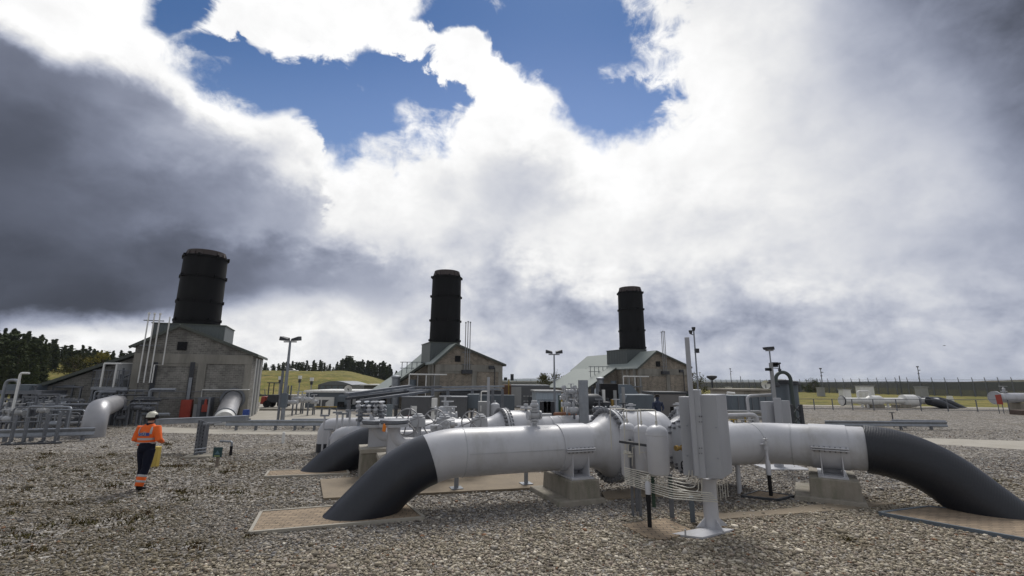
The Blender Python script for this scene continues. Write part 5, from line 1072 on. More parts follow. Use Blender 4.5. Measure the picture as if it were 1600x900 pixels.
for i, (u, vb, vt, m_) in enumerate(posts):
    P = G(u, vb) if i != 1 else V((D(1020, 745, 8.98).x, 8.98, .32)); zt = zat(P, vt)
    r = T('strut_post', ['slotted steel post holding the thin tubes, leftmost', 'short dark green clamp strip hanging on the tubes, no foot', 'slotted steel post holding the thin tubes, left of the bluish one', 'bluish slotted steel post nearest the cabinet column'][i], 'post', P, 'posts of the impulse tubes')
    t = MB(); w_ = .085 if i != 1 else .06
    t.hexa([P + V((-w_ / 2, 0, 0)), P + V((w_ / 2, 0, 0)), P + V((w_ / 2, .04, 0)), P + V((-w_ / 2, .04, 0))], [V((P.x - w_ / 2, P.y, zt)), V((P.x + w_ / 2, P.y, zt)), V((P.x + w_ / 2, P.y + .04, zt)), V((P.x - w_ / 2, P.y + .04, zt))])
    t.build('channel', m_ if i != 1 else GREENM, r, smooth=0, bevel=.006)
    if i < 3:
        t = MB()
        for k in range(10): t.bx(P.x, P.y - .012, zt - .05 - k * .036 - .012, zt - .05 - k * .036 + .010, w_ * .8, .03)
        t.build('tube_clamps', GREENM, r, smooth=0)
# standpipes
P = G(1015.5, 826); r = T('standpipe', 'short standpipe with black sleeve and bent grey top in front of the pots', 'standpipe', P)
MB().cyl(P, V((P.x, P.y, zat(P, 770))), .038, n=16).build('black_sleeve', BLACK, r); MB().cyl(P + Z * .45, P + Z * .62, .046, .042, 16).build('sleeve_collar', BLACK, r)
z0, z1 = zat(P, 772), zat(P, 752); MB().lathe((P.x, P.y, z0), Z, [(0, .05), (z1 - z0 - .04, .05), (z1 - z0, .03)], 14).build('reducer', PIPE, r)
MB().tube(fillet([(P.x, P.y, z1 - .02), (P.x, P.y, z1 + .10), (P.x + .35, P.y + .3, z1 + .13), (P.x + .7, P.y + .8, z1 + .10)], .08), .014, 8).build('bent_tube', STAIN, r)
P = G(1205, 777); r = T('standpipe', 'tall thin grey standpipe with black lower half under the elbow pipe', 'standpipe', P)
za_ = zat(P, 742); zb_ = zat(P, 722); zc_ = zat(P, 694)
MB().cyl(P, V((P.x, P.y, za_)), .042, n=14).build('black_sleeve', BLACK, r); MB().lathe((P.x, P.y, za_), Z, [(0, .055), (zb_ - za_, .055), (zb_ - za_ + .06, .03), (zc_ - za_, .03)], 14).build('pipe_run', PIPE, r)
MB().lathe((P.x, P.y, zc_ - .12), Z, [(0, .05), (.06, .05), (.06, .03), (.12, .03), (.12, .055), (.2, .055)], 12).build('union', PIPE, r)
W_ = G(1156, 771); zt = zat(W_, 697); tp = V((P.x, P.y, zc_)); e = V((W_.x, W_.y, zt - .02)); e0 = D(1141, 694, W_.y + .1)
r2 = T('drain_header', 'slim grey pipe on a white post running to the tall standpipe right of the cabinet', 'pipe', V((W_.x, W_.y, 0)))
MB().tube([e0, e + Z * .03, tp], .026, 10).build('header', PIPE, r2); MB().cyl(V((W_.x, W_.y, 0)), e, .055, n=14).build('post', PIPE, r2); MB().tube([e - Z * .06, e + Z * .0 + V((.02, 0, .03)), e + (tp - e) * .12], [.06, .075, .055], 12).build('elbow', PIPE, r2)
for f_ in (.25, .4, .55, 1.0):
    p = e + (tp - e) * f_ + Z * .02; t = MB(); t.cyl(p, p + Z * .09, .016, n=8); t.lathe(p + Z * .08, Z, [(0, .05), (.02, .055), (.03, .02), (.07, .015)], 10); t.build('vent_cap', PIPE, r2)
# ------------------------------------------------------------------ instrument cabinet on its column
P = G(1113, 826); cz = T('instrument_cabinet', 'pale grey twin cabinet on a column with a tall mast, in front of the pipeline', 'cabinet', P)
bp = gp((1050, 837), (1098, 843), (1147, 830), (1105, 826)); MB().poly([V((*p, .0)) for p in bp], .035).build('base_plate', PIPE, cz, smooth=0, bevel=.004)
zc0 = zat(P, 746); MB().lathe(P, Z, [(.03, .13), (zc0 * .5, .125), (zc0 - .1, .125), (zc0, .175)], 28).build('column', PIPE, cz, smooth=60)
yaw = math.radians(14)
for a_ in range(4):
    th = math.radians(14 + 90 * a_); d = V((math.cos(th), math.sin(th), 0)); t = MB(); t.sweep([P + d * .10 + Z * .035, P + d * .31 + Z * .035, P + d * .31 + Z * .05, P + d * .12 + Z * .20], d.cross(Z) * .014); t.build('gusset', PIPE, cz, smooth=0)
q = G(1062, 840); MB().beam((q.x + .1, q.y, .03), (q.x + .1, q.y, .13), .02, .035).build('earth_lug', PIPE, cz, smooth=0)
# box: left face seen obliquely (u 1068..1100), front right (1100..1147)
def vert(u, vt, vb, Y): p = D(u, vb, Y); return V((p.x, p.y, p.z)), V((p.x, p.y, zat(p, vt)))
yw = P.y
def cabbox(name, u0, u1, u2, vt, vb, Y1, d1, d2):
    """upright box: near vertical edge at u1/Y1; left face to u0 going back d1, right face to u2 going back d2"""
    c = D(u1, vb, Y1); zt = zat(c, vt); zb = c.z
    l = hit(u0, vb, V((c.x, c.y, 0)), V((-1, d1, 0)).normalized())[0]; r_ = hit(u2, vb, V((c.x, c.y, 0)), V((1, d2, 0)).normalized())[0]
    c2, l2, r2_ = c.xy, l.xy, r_.xy; bk = l2 + r2_ - c2
    return MB().hexa([V((*l2, zb)), V((*c2, zb)), V((*r2_, zb)), V((*bk, zb))], [V((*l2, zt)), V((*c2, zt)), V((*r2_, zt)), V((*bk, zt))]).build(name, CAB, cz, smooth=0, bevel=.012), c, l, r_, zb, zt
bR, c, l, r_, zb, zt = cabbox('right_cabinet', 1098, 1129, 1146, 617, 749, 8.45, .30, 1.3)
MB().beam(D(1108, 642, 8.50), D(1108, 645, 8.50), .03, .02).build('hinge', DSTEEL, bR, smooth=0)
f = (V((*l.xy, 0)) * .97 + V((*c.xy, 0)) * .03); n_ = V((-.3, -1, 0)).normalized()
dl, dr_ = V((*l.xy, 0)) * .96 + V((*c.xy, 0)) * .04 + n_ * .008, V((*l.xy, 0)) * .04 + V((*c.xy, 0)) * .96 + n_ * .008
MB().hexa([dl + Z * (zb + .05), dr_ + Z * (zb + .05), dr_ - n_ * .006 + Z * (zb + .05), dl - n_ * .006 + Z * (zb + .05)], [dl + Z * (zt - .05), dr_ + Z * (zt - .05), dr_ - n_ * .006 + Z * (zt - .05), dl - n_ * .006 + Z * (zt - .05)]).build('door', CAB, bR, smooth=0, bevel=.003)
bL, c, l, r_, zb, zt = cabbox('left_cabinet', 1068, 1089, 1096, 620, 744, 8.62, .30, 1.3)
sp, c, l, r_, zb, zt = cabbox('spine_channel', 1089, 1103, 1106, 609, 748, 8.40, .25, 2.0)
for v in (650, 651, 659, 700, 708):
    for u in (1092, 1095.5): p = D(u, v, 8.40); MB().lathe(p + V((0, -.02, 0)), (0, -1, 0), [(0, .012), (.012, .012)], 6).build('bolt_head', BOLT, sp)
for (u, v) in ((1073, 665), (1074, 712), (1118, 668), (1121, 716)):
    p = D(u, v, 8.60 if u < 1100 else 8.47); t = MB(); t.lathe(p + V((.005, .0, 0)), (-.28, -1, 0), [(0, .014), (.018, .014), (.018, .009), (.03, .009)], 10); t.build('door_lock', STEEL, bL if u < 1100 else bR)
mb_ = D(1089, 744, 8.42); zt = zat(mb_, 527); MB().beam(mb_, (mb_.x - .005, mb_.y, zt), .075, .05).build('mast', CAB, cz, smooth=0, bevel=.006)
mq = D(1085, 600, 8.55); zq = zat(mq, 517); MB().cyl((mq.x + .06, mq.y, mq.z - .8), (mq.x + .06, mq.y, zq), .014, n=8).build('antenna_rod', STEEL, cz)
for dx, v in ((.0, 517), (-.06, 522)):
    z = zat(mq, v); t = MB(); t.lathe((mq.x + .06 + dx, mq.y, z), Z, [(0, .02), (.05, .035), (.07, .035)], 10); 
    if dx: t.beam((mq.x + .06, mq.y, z - .02), (mq.x + dx + .06, mq.y, z), .012)
    t.build('antenna_head', DARKM, cz)
z = zat(mq, 548); t = MB(); t.bx(mq.x + .09, mq.y, z - .04, z + .04, .07, .06); t.build('antenna_box', DARKM, cz, smooth=0)
for i in range(5):
    p = D(1120 + i * 4, 752, 8.5); MB().cyl(p, (p.x, p.y, zat(p, 776 + (i % 2) * 6)), .005, n=5).build('loose_wire', STAIN, cz)

# ------------------------------------------------------------------ left yard: guard rails, cable trough, markers
def guard(name, a, b, vt, label, h=.31, posts=4, m=STEEL, group='guard rails', Yb=None, pat=.95):
    a, b = V(a), V(b); za = zat(a, vt[0]); zb = zat(b, vt[1]); rt = T(name, label, 'guard rail', V((a.x, a.y, 0)), group)
    d = (b - a).normalized(); n = V((d.y, -d.x, 0))
    if n.y > 0: n = -n
    prof = [(0, h), (.05, h - .03), (.05, h * .72), (.0, h * .56), (.0, h * .44), (.05, h * .28), (.05, .03), (0, 0), (-.012, .02), (.035, h * .27), (-.014, h * .44), (-.014, h * .56), (.035, h * .73), (-.012, h - .02)]
    vs = []; 
    for p, z in ((a, za), (b, zb)):
        for (o, q) in prof: vs.append(V((p.x, p.y, z - h + q)) + n * o)
    k = len(prof); MB().add(vs, [tuple(range(k)), tuple(range(2 * k - 1, k - 1, -1))] + [(i, (i + 1) % k, k + (i + 1) % k, k + i) for i in range(k)]).build('beam', m, rt, smooth=50)
    for j in range(posts):
        f_ = (j + .5) / posts if posts > 1 else pat; p = a + (b - a) * f_ - n * .08; z = za + (zb - za) * f_
        MB().beam((p.x, p.y, -.05), (p.x, p.y, z - .02), .10, .12).build('post', DSTEEL, rt, smooth=0)
    return rt
guard('guard_rail', G(352, 672.5), G(505, 673), (656, 656), 'long galvanised guard rail right of the left hall, in front of the concrete yard', posts=5)
guard('guard_rail', G(-60, 692), G(146, 688), (672, 667.5), 'low guard rail along the front of the left pipework, near the left edge', .34, 5)
guard('guard_rail', G(1290, 672), G(1481, 671.5), (657, 658.5), 'galvanised guard rail running right behind the grey pipe elbow', .3, 4)
guard('guard_rail', G(1395, 669), G(1478, 666.5), (655.5, 656.5), 'short second guard rail just behind the long one on the right', .22, 2)
guard('guard_rail', G(455, 668.5), G(560, 668), (654, 654), 'darker guard rail section behind the long one near the cabin', .3, 3)
# cable trough on a cluster of strut posts
Pp = G(311, 718); tr_ = T('cable_trough', 'long galvanised cable trough on clustered posts in the left yard', 'cable trough', Pp)
a, b = D(246, 657, 18.2), D(388, 651.5, 13.0 + 6.5); zc = zat(Pp, 660)
a = V((G(311, 718).x - 1.35, 15.0, zc)); a = D(248, 659, 17.3); b = D(386, 653.5, 17.6)
MB().beam(a, b, .34, .17).build('trough', STEEL, tr_, smooth=0, bevel=.01); MB().beam(a + Z * .09, b + Z * .09, .40, .02).build('lid', STEEL, tr_, smooth=0)
for (ub, vb, ut, vt) in ((305, 714, 312.5, 656), (310, 712, 316.5, 657), (314, 713, 320.5, 659), (318.5, 709, 324.5, 660)):
    P = G(ub, vb); zt = zat(P, vt); t = MB(); t.beam(P, (P.x, P.y, zt), .085, .085); p_ = t.build('strut_post', DSTEEL, tr_, smooth=0)
    s_ = MB()
    for k in range(10): s_.bx(P.x + .0, P.y - .046, zt * (k + .5) / 10 - .03, zt * (k + .5) / 10 + .03, .02, .006)
    s_.build('slots', BLACK, p_, smooth=0)
for v in (700, 705): p, q = D(304, v + 2, 14.9), D(322, v, 15.3); MB().cyl(p, q, .016, n=6).build('tie_bar', STEEL, tr_)
t = MB(); c = G(312, 714); t.bx(c.x, c.y, -.05, .07, .85, .8, .3, .03); t.build('footing', CONC, tr_, smooth=0, bevel=.02)
MB().beam(D(320, 662, 15.6), D(345, 660, 17), .10, .05).build('side_tray', STEEL, tr_, smooth=0)
# yellow marker post
Pa, Pb = G(234, 729.5), G(246, 729.5); t = MB(); zt = zat(Pa, 697.5); w_ = (Pb - Pa).x; t.bx((Pa.x + Pb.x) / 2, Pa.y, -.05, zt, w_, .16, 0); t.build('marker_post', YEL, None, label='wide faded yellow marker post standing behind the walking man', cat='marker post', bevel=.02)
P = G(339, 729); zt = zat(P, 699); r = T('marker_sign', 'small dark green sign on a short wooden post by the cable trough posts', 'sign', P)
MB().bx(P.x, P.y, -.05, zt, .085, .07).build('post', mat('grey_timber', (.20, .17, .14), .9, 0, .2, 8), r, smooth=0, bevel=.005)
z0, z1 = zat(P, 714), zat(P, 698.5); MB().bx(P.x, P.y - .05, z0, z1, .26, .03).build('plate', mat('sign_dark_green', (.012, .05, .055), .5), r, smooth=0)
MB().bx(P.x + .0, P.y - .068, z0 + .02, z0 + .055, .17, .006).build('text_strip', mat('sign_pale_green', (.25, .30, .12), .6), r, smooth=0)
MB().sweep([(P.x - .09, P.y - .068, z0 + .09), (P.x + .08, P.y - .068, z0 + .085), (P.x + .03, P.y - .068, z0 + .16), (P.x - .01, P.y - .068, z0 + .2), (P.x - .04, P.y - .068, z0 + .13)], (0, .004, 0)).build('emblem', mat('sign_grey_blue', (.08, .16, .20), .6), r, smooth=0)
P = G(360, 711.5); zt = zat(P, 690); r = T('hooked_vent_pipe', 'short hooked pipe, grey above and black below, by the green sign', 'vent pipe', P)
zm = zat(P, 697); MB().cyl(P, (P.x, P.y, zm), .045, n=12).build('black_sleeve', BLACK, r); MB().tube(fillet([(P.x, P.y, zm), (P.x, P.y, zt), (P.x - .42, P.y, zt + .01)], .1), .035, 12).build('hook', STEEL, r)
P = G(442, 692.5); MB().bx(P.x, P.y, -.05, zat(P, 675), .12, .12, .3, .01).build('marker_post', WHITE, None, label='small white marker post standing alone in the gravel left of the dark bend', cat='marker post', bevel=.03)

# left pipework: tripod frame in front, clutter behind
yr = random.Random(21)
fr_ = T('leaning_pipe_frame', 'four steel uprights on a long base bar before the left guard rail', 'frame', G(50, 692))
for (ub, vb, ut, vt) in ((16, 693, 22, 649), (36, 692.5, 43, 652), (67, 691, 75, 648), (86, 691, 94, 645)):
    P = G(ub, vb); MB().beam(P, (P.x, P.y, zat(P, vt)), .09, .09).build('upright', DSTEEL, fr_, smooth=0); MB().bx(P.x, P.y, 0, .06, .3, .25, 0, .05).build('foot', DARKM, fr_, smooth=0)
MB().beam(G(2, 696) + Z * .03, G(96, 693) + Z * .03, .08, .06).build('base_bar', DARKM, fr_, smooth=0); MB().beam(D(25, 684, G(50, 692).y), D(80, 682, G(50, 692).y), .05).build('cross_bar', DSTEEL, fr_, smooth=0)
P = G(22, 645); P = D(22, 630, 24); P.z = 0; zt = zat(P, 583); r = T('tall_vent_pipe', 'tall white vent pipe with a short bent top at the far left', 'vent pipe', P); MB().tube(fillet([P, (P.x, P.y, zt), (P.x + .45, P.y, zt)], .12), .055, 12).build('pipe_run', WHITE, r)
P = D(3, 625, 26); P.z = 0; q = D(14, 594, 26); r = T('hooped_pipe', 'grey hooped pipe at the left edge of the photo', 'pipe', P); MB().tube(fillet([P, (P.x, P.y, zat(P, 594)), (P.x + .75, P.y, q.z), (P.x + .75, P.y, .2)], .3), .08, 12).build('pipe_run', STEEL, r)
P = D(28, 606, 30); sk_ = T('raised_skid', 'blue grey box on dark legs at the far left before the wood', 'skid', V((P.x, P.y, 0)))
a, b = D(8, 610, 30), D(49, 601, 30); z0, z1 = a.z, b.z; MB().bx((a.x + b.x) / 2, 30.6, z0, z1, b.x - a.x, 1.4).build('box', GBLUE, sk_, smooth=0); MB().bx((a.x + b.x) / 2 + .3, 30.6, z0 - .22, z0, b.x - a.x + 1.4, 1.7).build('deck', DSTEEL, sk_, smooth=0)
for f_ in (.0, .33, .66, 1.0): x = a.x + (b.x - a.x) * f_; MB().beam((x, 30, 0), (x, 30, z0 - .2), .12).build('leg', DARKM, sk_, smooth=0)
for (u0, v0, u1, v1) in ((5, 640, 12, 612), (30, 640, 20, 615)): MB().beam(D(u0, v0, 30), D(u1, v1, 30), .07).build('brace', DARKM, sk_, smooth=0)
kinds = ['grey pipe run low in the left yard pipework', 'thin grey pipe bridge in the left yard pipework', 'upright grey pipe in the left yard pipework', 'dark steel pipe rack frame in the left yard pipework']
for k in range(34):
    Y = yr.uniform(23, 31); v = 594 + HC * FPX / Y * yr.uniform(.45, .95) ; u = yr.uniform(-10, 76); a = D(u, v, Y); L = yr.uniform(.8, 2.6); r_ = yr.choice((.035, .05, .08)); z = min(1.5, max(.25, a.z))
    pts = [(a.x, a.y, 0), (a.x, a.y, z), (a.x + L, a.y + yr.uniform(-.4, 1.2), z)]
    if k % 2: pts.append((a.x + L, pts[2][1], 0))
    pipe('yard_pipe', pts, r_, yr.choice((PIPE2, STEEL, DSTEEL, DSTEEL)), 'grey pipe loop low down in the crowded left yard pipework', 10, 'pipe loops in the left yard', .2)
for k in range(20):
    Y = yr.uniform(24, 33); u = yr.uniform(-5, 92); P = D(u, 640, Y); z = yr.uniform(.9, 2.1); w = yr.uniform(.8, 2.0)
    r = T('pipe_rack', 'dark steel goalpost pipe support in the crowded left yard', 'pipe rack', V((P.x, P.y, 0)), 'pipe racks in the left yard')
    for x in (0, w): MB().beam((P.x + x, P.y, 0), (P.x + x, P.y, z), .09).build('post', DSTEEL, r, smooth=0)
    MB().beam((P.x - .1, P.y, z), (P.x + w + .1, P.y, z), .09).build('beam', DSTEEL, r, smooth=0); MB().cyl((P.x - .3, P.y, z * .6), (P.x + w + .3, P.y, z * .6), .04, n=8).build('pipe_run', PALEG, r)
def yvalve(u, Y, z, label, group, sc_=1.0, m=PIPE2):
    P = D(u, 640, Y); r = T('wheel_valve', label, 'valve', V((P.x, P.y, 0)), group); s = sc_
    MB().lathe((P.x - .35 * s, P.y, z), (1, 0, 0), [(0, .16 * s), (.05, .16 * s), (.05, .08 * s), (.2 * s, .16 * s), (.45 * s, .16 * s), (.65 * s, .08 * s), (.65 * s, .16 * s), (.7 * s, .16 * s)], 14).build('valve_body', m, r, smooth=30)
    MB().cyl((P.x, P.y, z), (P.x, P.y, z + .5 * s), .045 * s, n=8).build('stem', m, r); c = V((P.x, P.y, z + .5 * s)); t = MB(); t.tube(arc(c, 0, 6.2832, .2 * s, V((1, 0, 0)), V((0, 1, 0)), 16)[:-1], .022 * s, 6, closed=True); t.cyl(c - V((.2 * s, 0, 0)), c + V((.2 * s, 0, 0)), .015 * s, n=5); t.build('handwheel', m, r)
    MB().cyl((P.x, P.y, 0), (P.x, P.y, z - .1 * s), .06 * s, n=8).build('support', DSTEEL, r)
for k in range(30): yvalve(yr.uniform(0, 100), yr.uniform(22.5, 30), yr.uniform(.35, 1.1), 'small grey handwheel valve in the crowded left yard pipework', 'handwheel valves in the left yard', yr.uniform(.6, 1.1), yr.choice((PIPE2, PALEG, STEEL)))
for k in range(6):
    P = D(60 + k * 11, 640, 33 + k * .2); z = yr.uniform(1.2, 1.9)
    r = T('equipment_box', 'grey equipment box standing behind the left yard pipework', 'equipment box', V((P.x, P.y, 0)), 'grey boxes behind the left yard pipework'); MB().bx(P.x, P.y, 0, z, yr.uniform(1.4, 2.6), 1.2).build('body', yr.choice((GBOX, GBLUE, PALEG)), r, smooth=0, bevel=.02); MB().bx(P.x, P.y, z, z + .06, 1.5, 1.3).build('lid', DSTEEL, r, smooth=0)
# dark pipework at the foot of the platform and before hall 1
for k in range(22):
    u = yr.uniform(140, 246); Y = yr.uniform(26.3, 28); P = D(u, 640, Y); z = yr.uniform(.5, 2.2)
    pipe('foot_pipe', [(P.x, P.y, 0), (P.x, P.y, z), (P.x + yr.uniform(.5, 1.6), P.y + .2, z)], yr.choice((.04, .06, .09)), yr.choice((DSTEEL, DARKM, STEEL)), 'dark pipe bent over near the ground in front of the left hall', 8, 'bent pipes before the left hall', .15)
for k in range(7): yvalve(yr.uniform(150, 248), yr.uniform(26, 28), yr.uniform(.4, 1.3), 'small dark handwheel valve at the foot of the left hall', 'handwheel valves before the left hall', .9, DSTEEL)
railing('railing', [D(150, 655, 30.5) * 1, D(232, 655, 30.5)], 1.0, 'thin dark railing at the foot of the left hall behind the walking man') if False else None
a, b = D(205, 650, 27.6), D(244, 650, 27.9); railing('railing', [V((a.x, a.y, 0)), V((b.x, b.y, 0))], 1.9, 'tall thin dark railing before the left hall, behind the walking man', rails=(1, .75, .5), post=.5)
for (u, lab, m_) in ((386, 'blue plastic drum at the right corner of the left hall', BLUE),):
    P = D(u - 2, 650, 27.2); r = T('blue_drum', lab, 'drum', V((P.x, P.y, 0))); MB().lathe((P.x, P.y, .35), Z, [(0, .17), (.15, .18), (.16, .19), (.17, .18), (.34, .18), (.35, .19), (.36, .18), (.5, .17)], 20).build('drum_body', BLUE, r); MB().bx(P.x, P.y, 0, .35, .4, .4).build('stand', DSTEEL, r, smooth=0)

# ------------------------------------------------------------------ lamps and poles
def lamp(u, vb, vt, label, Y=None, r=.07, heads=2, cab=False):
    P = G(u, vb) if Y is None else V((D(u, vb, Y).x, Y, 0)); zt = zat(P, vt); rt = T('flood_lamp_post', label, 'lamp post', P)
    MB().cyl(P, (P.x, P.y, zt), r * 1.3, r * .7, 12).build('pole', STEEL, rt)
    if heads:
        MB().beam((P.x - .42, P.y, zt - .05), (P.x + .42, P.y, zt - .05), .07).build('cross_arm', DSTEEL, rt, smooth=0)
        for k in (-1, 1):
            x = P.x + k * .38; t = MB(); t.hexa([(x - .26, P.y - .25, zt - .02 + .05 * (k < 0)), (x + .26, P.y - .25, zt - .02 + .05 * (k > 0)), (x + .26, P.y + .25, zt + .02 + .05 * (k > 0)), (x - .26, P.y + .25, zt + .02 + .05 * (k < 0))], [(x - .24, P.y - .22, zt + .14 + .16 * (k < 0)), (x + .24, P.y - .22, zt + .14 + .16 * (k > 0)), (x + .24, P.y + .22, zt + .24 + .1 * (k > 0)), (x - .24, P.y + .22, zt + .24 + .1 * (k < 0))]); t.build('lamp_head', DARKM, rt, smooth=0, bevel=.02)
    return rt, P, zt
rt, P, zt = lamp(441, 657, 533, 'tall twin floodlight post right of the left hall, before the concrete yard', r=.10)
MB().bx(P.x - .28, P.y, 0, zt * .62, .12, .12).build('side_channel', DSTEEL, rt, smooth=0); MB().bx(P.x, P.y, .8, 1.7, .35, .25).build('control_box', GBLUE, rt, smooth=0)
lamp(867, 650, 553, 'twin floodlight post between the middle and right halls', r=.075)
for (u, vt, Y, lab) in ((464, 587, 52, 'slim camera pole with a white housing before the grass bank, right of the lamp post'), (433, 588, 50, 'slim camera pole with a white housing before the grass bank, left of the lamp post'), (483, 590, 50, 'slim camera pole beside the far dark building')):
    P = V((D(u, 640, Y).x, Y, 0)); zt = zat(P, vt); r = T('camera_pole', lab, 'camera pole', P); MB().cyl(P, (P.x, P.y, zt), .06, n=8).build('pole', PALEG, r); MB().bx(P.x, P.y, zt - .35, zt, .3, .3).build('housing', WHITE, r, smooth=0); MB().bx(P.x, P.y, zt - .75, zt - .4, .22, .22).build('camera', DARKM, r, smooth=0)

# ------------------------------------------------------------------ buildings and sheds between the halls
def shed(name, u0, u1, vt, Y, dep, m, label, cat='shed', z0=0.0, yaw=0.0, roofm=None, over=.12, vb=None, th=.12):
    a, b = D(u0, vt, Y), D(u1, vt, Y); c, s_ = math.cos(yaw), math.sin(yaw); d = V((c, s_, 0)); O = V((a.x, Y, 0)); P, w = hit(u1, vt, O, d); n = V((-s_, c, 0))
    zt = zat(O, vt); cen = O + d * (w / 2) + n * (dep / 2); r = T(name, label, cat, V((cen.x, cen.y, z0)))
    MB().bx(cen.x, cen.y, z0, zt, w, dep, yaw).build('wall', m, r, smooth=0, bevel=.02)
    if roofm: MB().bx(cen.x, cen.y, zt, zt + th, w + 2 * over, dep + 2 * over, yaw).build('roof', roofm, r, smooth=0)
    return r, O, d, n, w, zt
def on(O, d, n, u, z0, z1, w, t=.03, off=.0):
    q = O + d * u - n * (off + t / 2); return MB().bx(q.x, q.y, z0, z1, w, t, math.atan2(d.y, d.x))
# pale block wall with two openings in the concrete yard
r, O, d, n, w, zt = shed('low_building', 425, 478, 619, 56, 4, PALEG, 'low pale building with two dark window openings beyond the concrete yard', 'building', roofm=CONCL)
for f_ in (.28, .72): on(O, d, n, w * f_, zt * .56, zt * .82, .75).build('window', WINDOWM, r, smooth=0)
r, O, d, n, w, zt = shed('control_cabin', 478, 590, 613, 42, 6, GBLUE, 'blue grey control cabin with white roof edge and pale panel on its front', 'cabin', roofm=WHITE, th=.18)
on(O, d, n, w * .26, .2, zt * .72, w * .29, .06).build('white_panel', WHITE, r, smooth=0)
for k in (-1, 1):
    x = w * (.20 + .06 * (k > 0) + .0); q0 = O + d * (w * .195 if k < 0 else w * .265) - n * .09; zz = [0.2, zt * .42, zt * .56]
    wv = [.16, .18, .36]; pts = [q0 + d * (-.16) + Z * .2, q0 + d * .16 + Z * .2, q0 + d * .16 + Z * zt * .38, q0 + d * (.16 + (.30 if k > 0 else 0)) + Z * zt * .55, q0 + d * (-.16 - (.30 if k < 0 else 0)) + Z * zt * .55, q0 + d * (-.16) + Z * zt * .38]
    MB().sweep(pts, n * .04).build('funnel_mark', GBOX, r, smooth=0)
textobj('JHLK', .30, TEXTM, r, O + d * .9 + Z * (zt * .82) - n * .02, -n)
on(O, d, n, w * .62, .3, zt * .88, w * .30, .5).build('dark_porch', GBLUE, r, smooth=0, bevel=.2); on(O, d, n, w * .53, .2, zt * .45, w * .09, .05, .5).build('door', WINDOWM, r, smooth=0)
for k in range(5): on(O, d, n, w * (.66 + .05 * k), zt * .3, zt * .78, .35, .04, .5).build('window', PALEG if k % 2 else WINDOWM, r, smooth=0)
r, O, d, n, w, zt = shed('dark_barn', 497, 550, 601, 70, 8, GBOX, 'dark barrel roofed building before the grass bank, behind the cabin', 'building')
t = MB(); t.sweep([O + Z * (zt + .002)] + [O + d * (w * k / 10) + Z * (zt + .55 * math.sin(math.pi * k / 10)) for k in range(1, 10)] + [O + d * w + Z * (zt + .002)], n * 8); t.build('roof', DSTEEL, r, smooth=0)
for k in range(5): on(O, d, n, w * (.14 + .18 * k), zt * .35, zt * .9, w * .12, .04).build('window', GBLUE, r, smooth=0)
r, O, d, n, w, zt = shed('white_roofed_shed', 569, 598, 602, 60, 6, GBOX, 'small dark shed with white roof below the middle hall catslide', 'shed', roofm=WHITE, over=.4)
on(O, d, n, w * .6, .2, zt * .8, w * .4, .04).build('door', DARKM, r, smooth=0)
P = V((D(544, 620, 40).x, 40, 0)); zt = zat(P, 608); r = T('satellite_dish', 'white round dish on a thin pole above the cabin roof', 'dish', P); MB().cyl(P, (P.x, P.y, zt - .1), .04, n=8).build('pole', PALEG, r); MB().lathe((P.x, P.y - .1, zt), (0, 1, -.1), [(-.04, .34), (.03, .28), (.10, .15), (.14, .01)], 24, cap=False).build('dish', WHITE, r); MB().lathe((P.x, P.y - .15, zt), (0, 1, -.1), [(-.1, .05), (.1, .05)], 10).build('feed', DARKM, r)
# fork lift in the concrete yard
P = D(427, 640, 44); P.z = 0; r = T('forklift_truck', 'black and red forklift parked in the concrete yard', 'forklift', P)
MB().bx(P.x + .4, P.y, .45, 1.15, 1.7, 1.1, 0, .05).build('body', DARKM, r, smooth=0, bevel=.05); MB().bx(P.x - .8, P.y, .3, 1.0, .5, 1.1, 0, .05).build('counterweight', RED, r, smooth=0, bevel=.08)
for x in (-.4, .9):
    for y in (-.5, .5): MB().lathe((P.x + x, P.y + y - .1, .32), (0, 1, 0), [(0, .2), (0, .32), (.2, .32), (.2, .2)], 18).build('wheel', BLACK, r, smooth=40)
for x in (-.4, .7):
    for y in (-.45, .45): MB().beam((P.x + x, P.y + y, 1.1), (P.x + x, P.y + y, 2.2), .07).build('cab_post', DARKM, r, smooth=0)
MB().bx(P.x + .15, P.y, 2.2, 2.28, 1.4, 1.1).build('cab_roof', DARKM, r, smooth=0); 
for y in (-.3, .3): MB().beam((P.x + 1.35, P.y + y, .1), (P.x + 1.35, P.y + y, 2.0), .1).build('mast', DSTEEL, r, smooth=0)
P = D(450, 645, 40); P.z = 0; MB().bx(P.x, P.y, 0, .16, 4.2, 1.5, .05, .06).build('kerbed_island', CONC, None, label='low kerbed concrete island in the yard under the lamp post', cat='kerb')
for i, (u, v) in enumerate(((457, 640), (463, 640), (473, 640), (481, 640), (489, 640), (470, 640))): yvalve(u, 34 + (i % 3), .95 + .2 * (i % 2), 'small upright valve behind the guard rail near the cabin', 'upright valves near the cabin', 1.0, PIPE2)
for i, u in enumerate((496, 508, 520)): P = D(u, 650, 35); r = T('yellow_barrier', 'low yellow barrier before the pale cabin panel', 'barrier', V((P.x, P.y, 0)), 'yellow barriers before the cabin'); MB().bx(P.x, P.y, .55, .62, .5, .05).build('board', YELP, r, smooth=0); MB().beam((P.x - .25, P.y, 0), (P.x - .25, P.y, .5), .06).build('leg', DSTEEL, r, smooth=0); MB().beam((P.x + .25, P.y, 0), (P.x + .25, P.y, .5), .06).build('leg', DSTEEL, r, smooth=0)
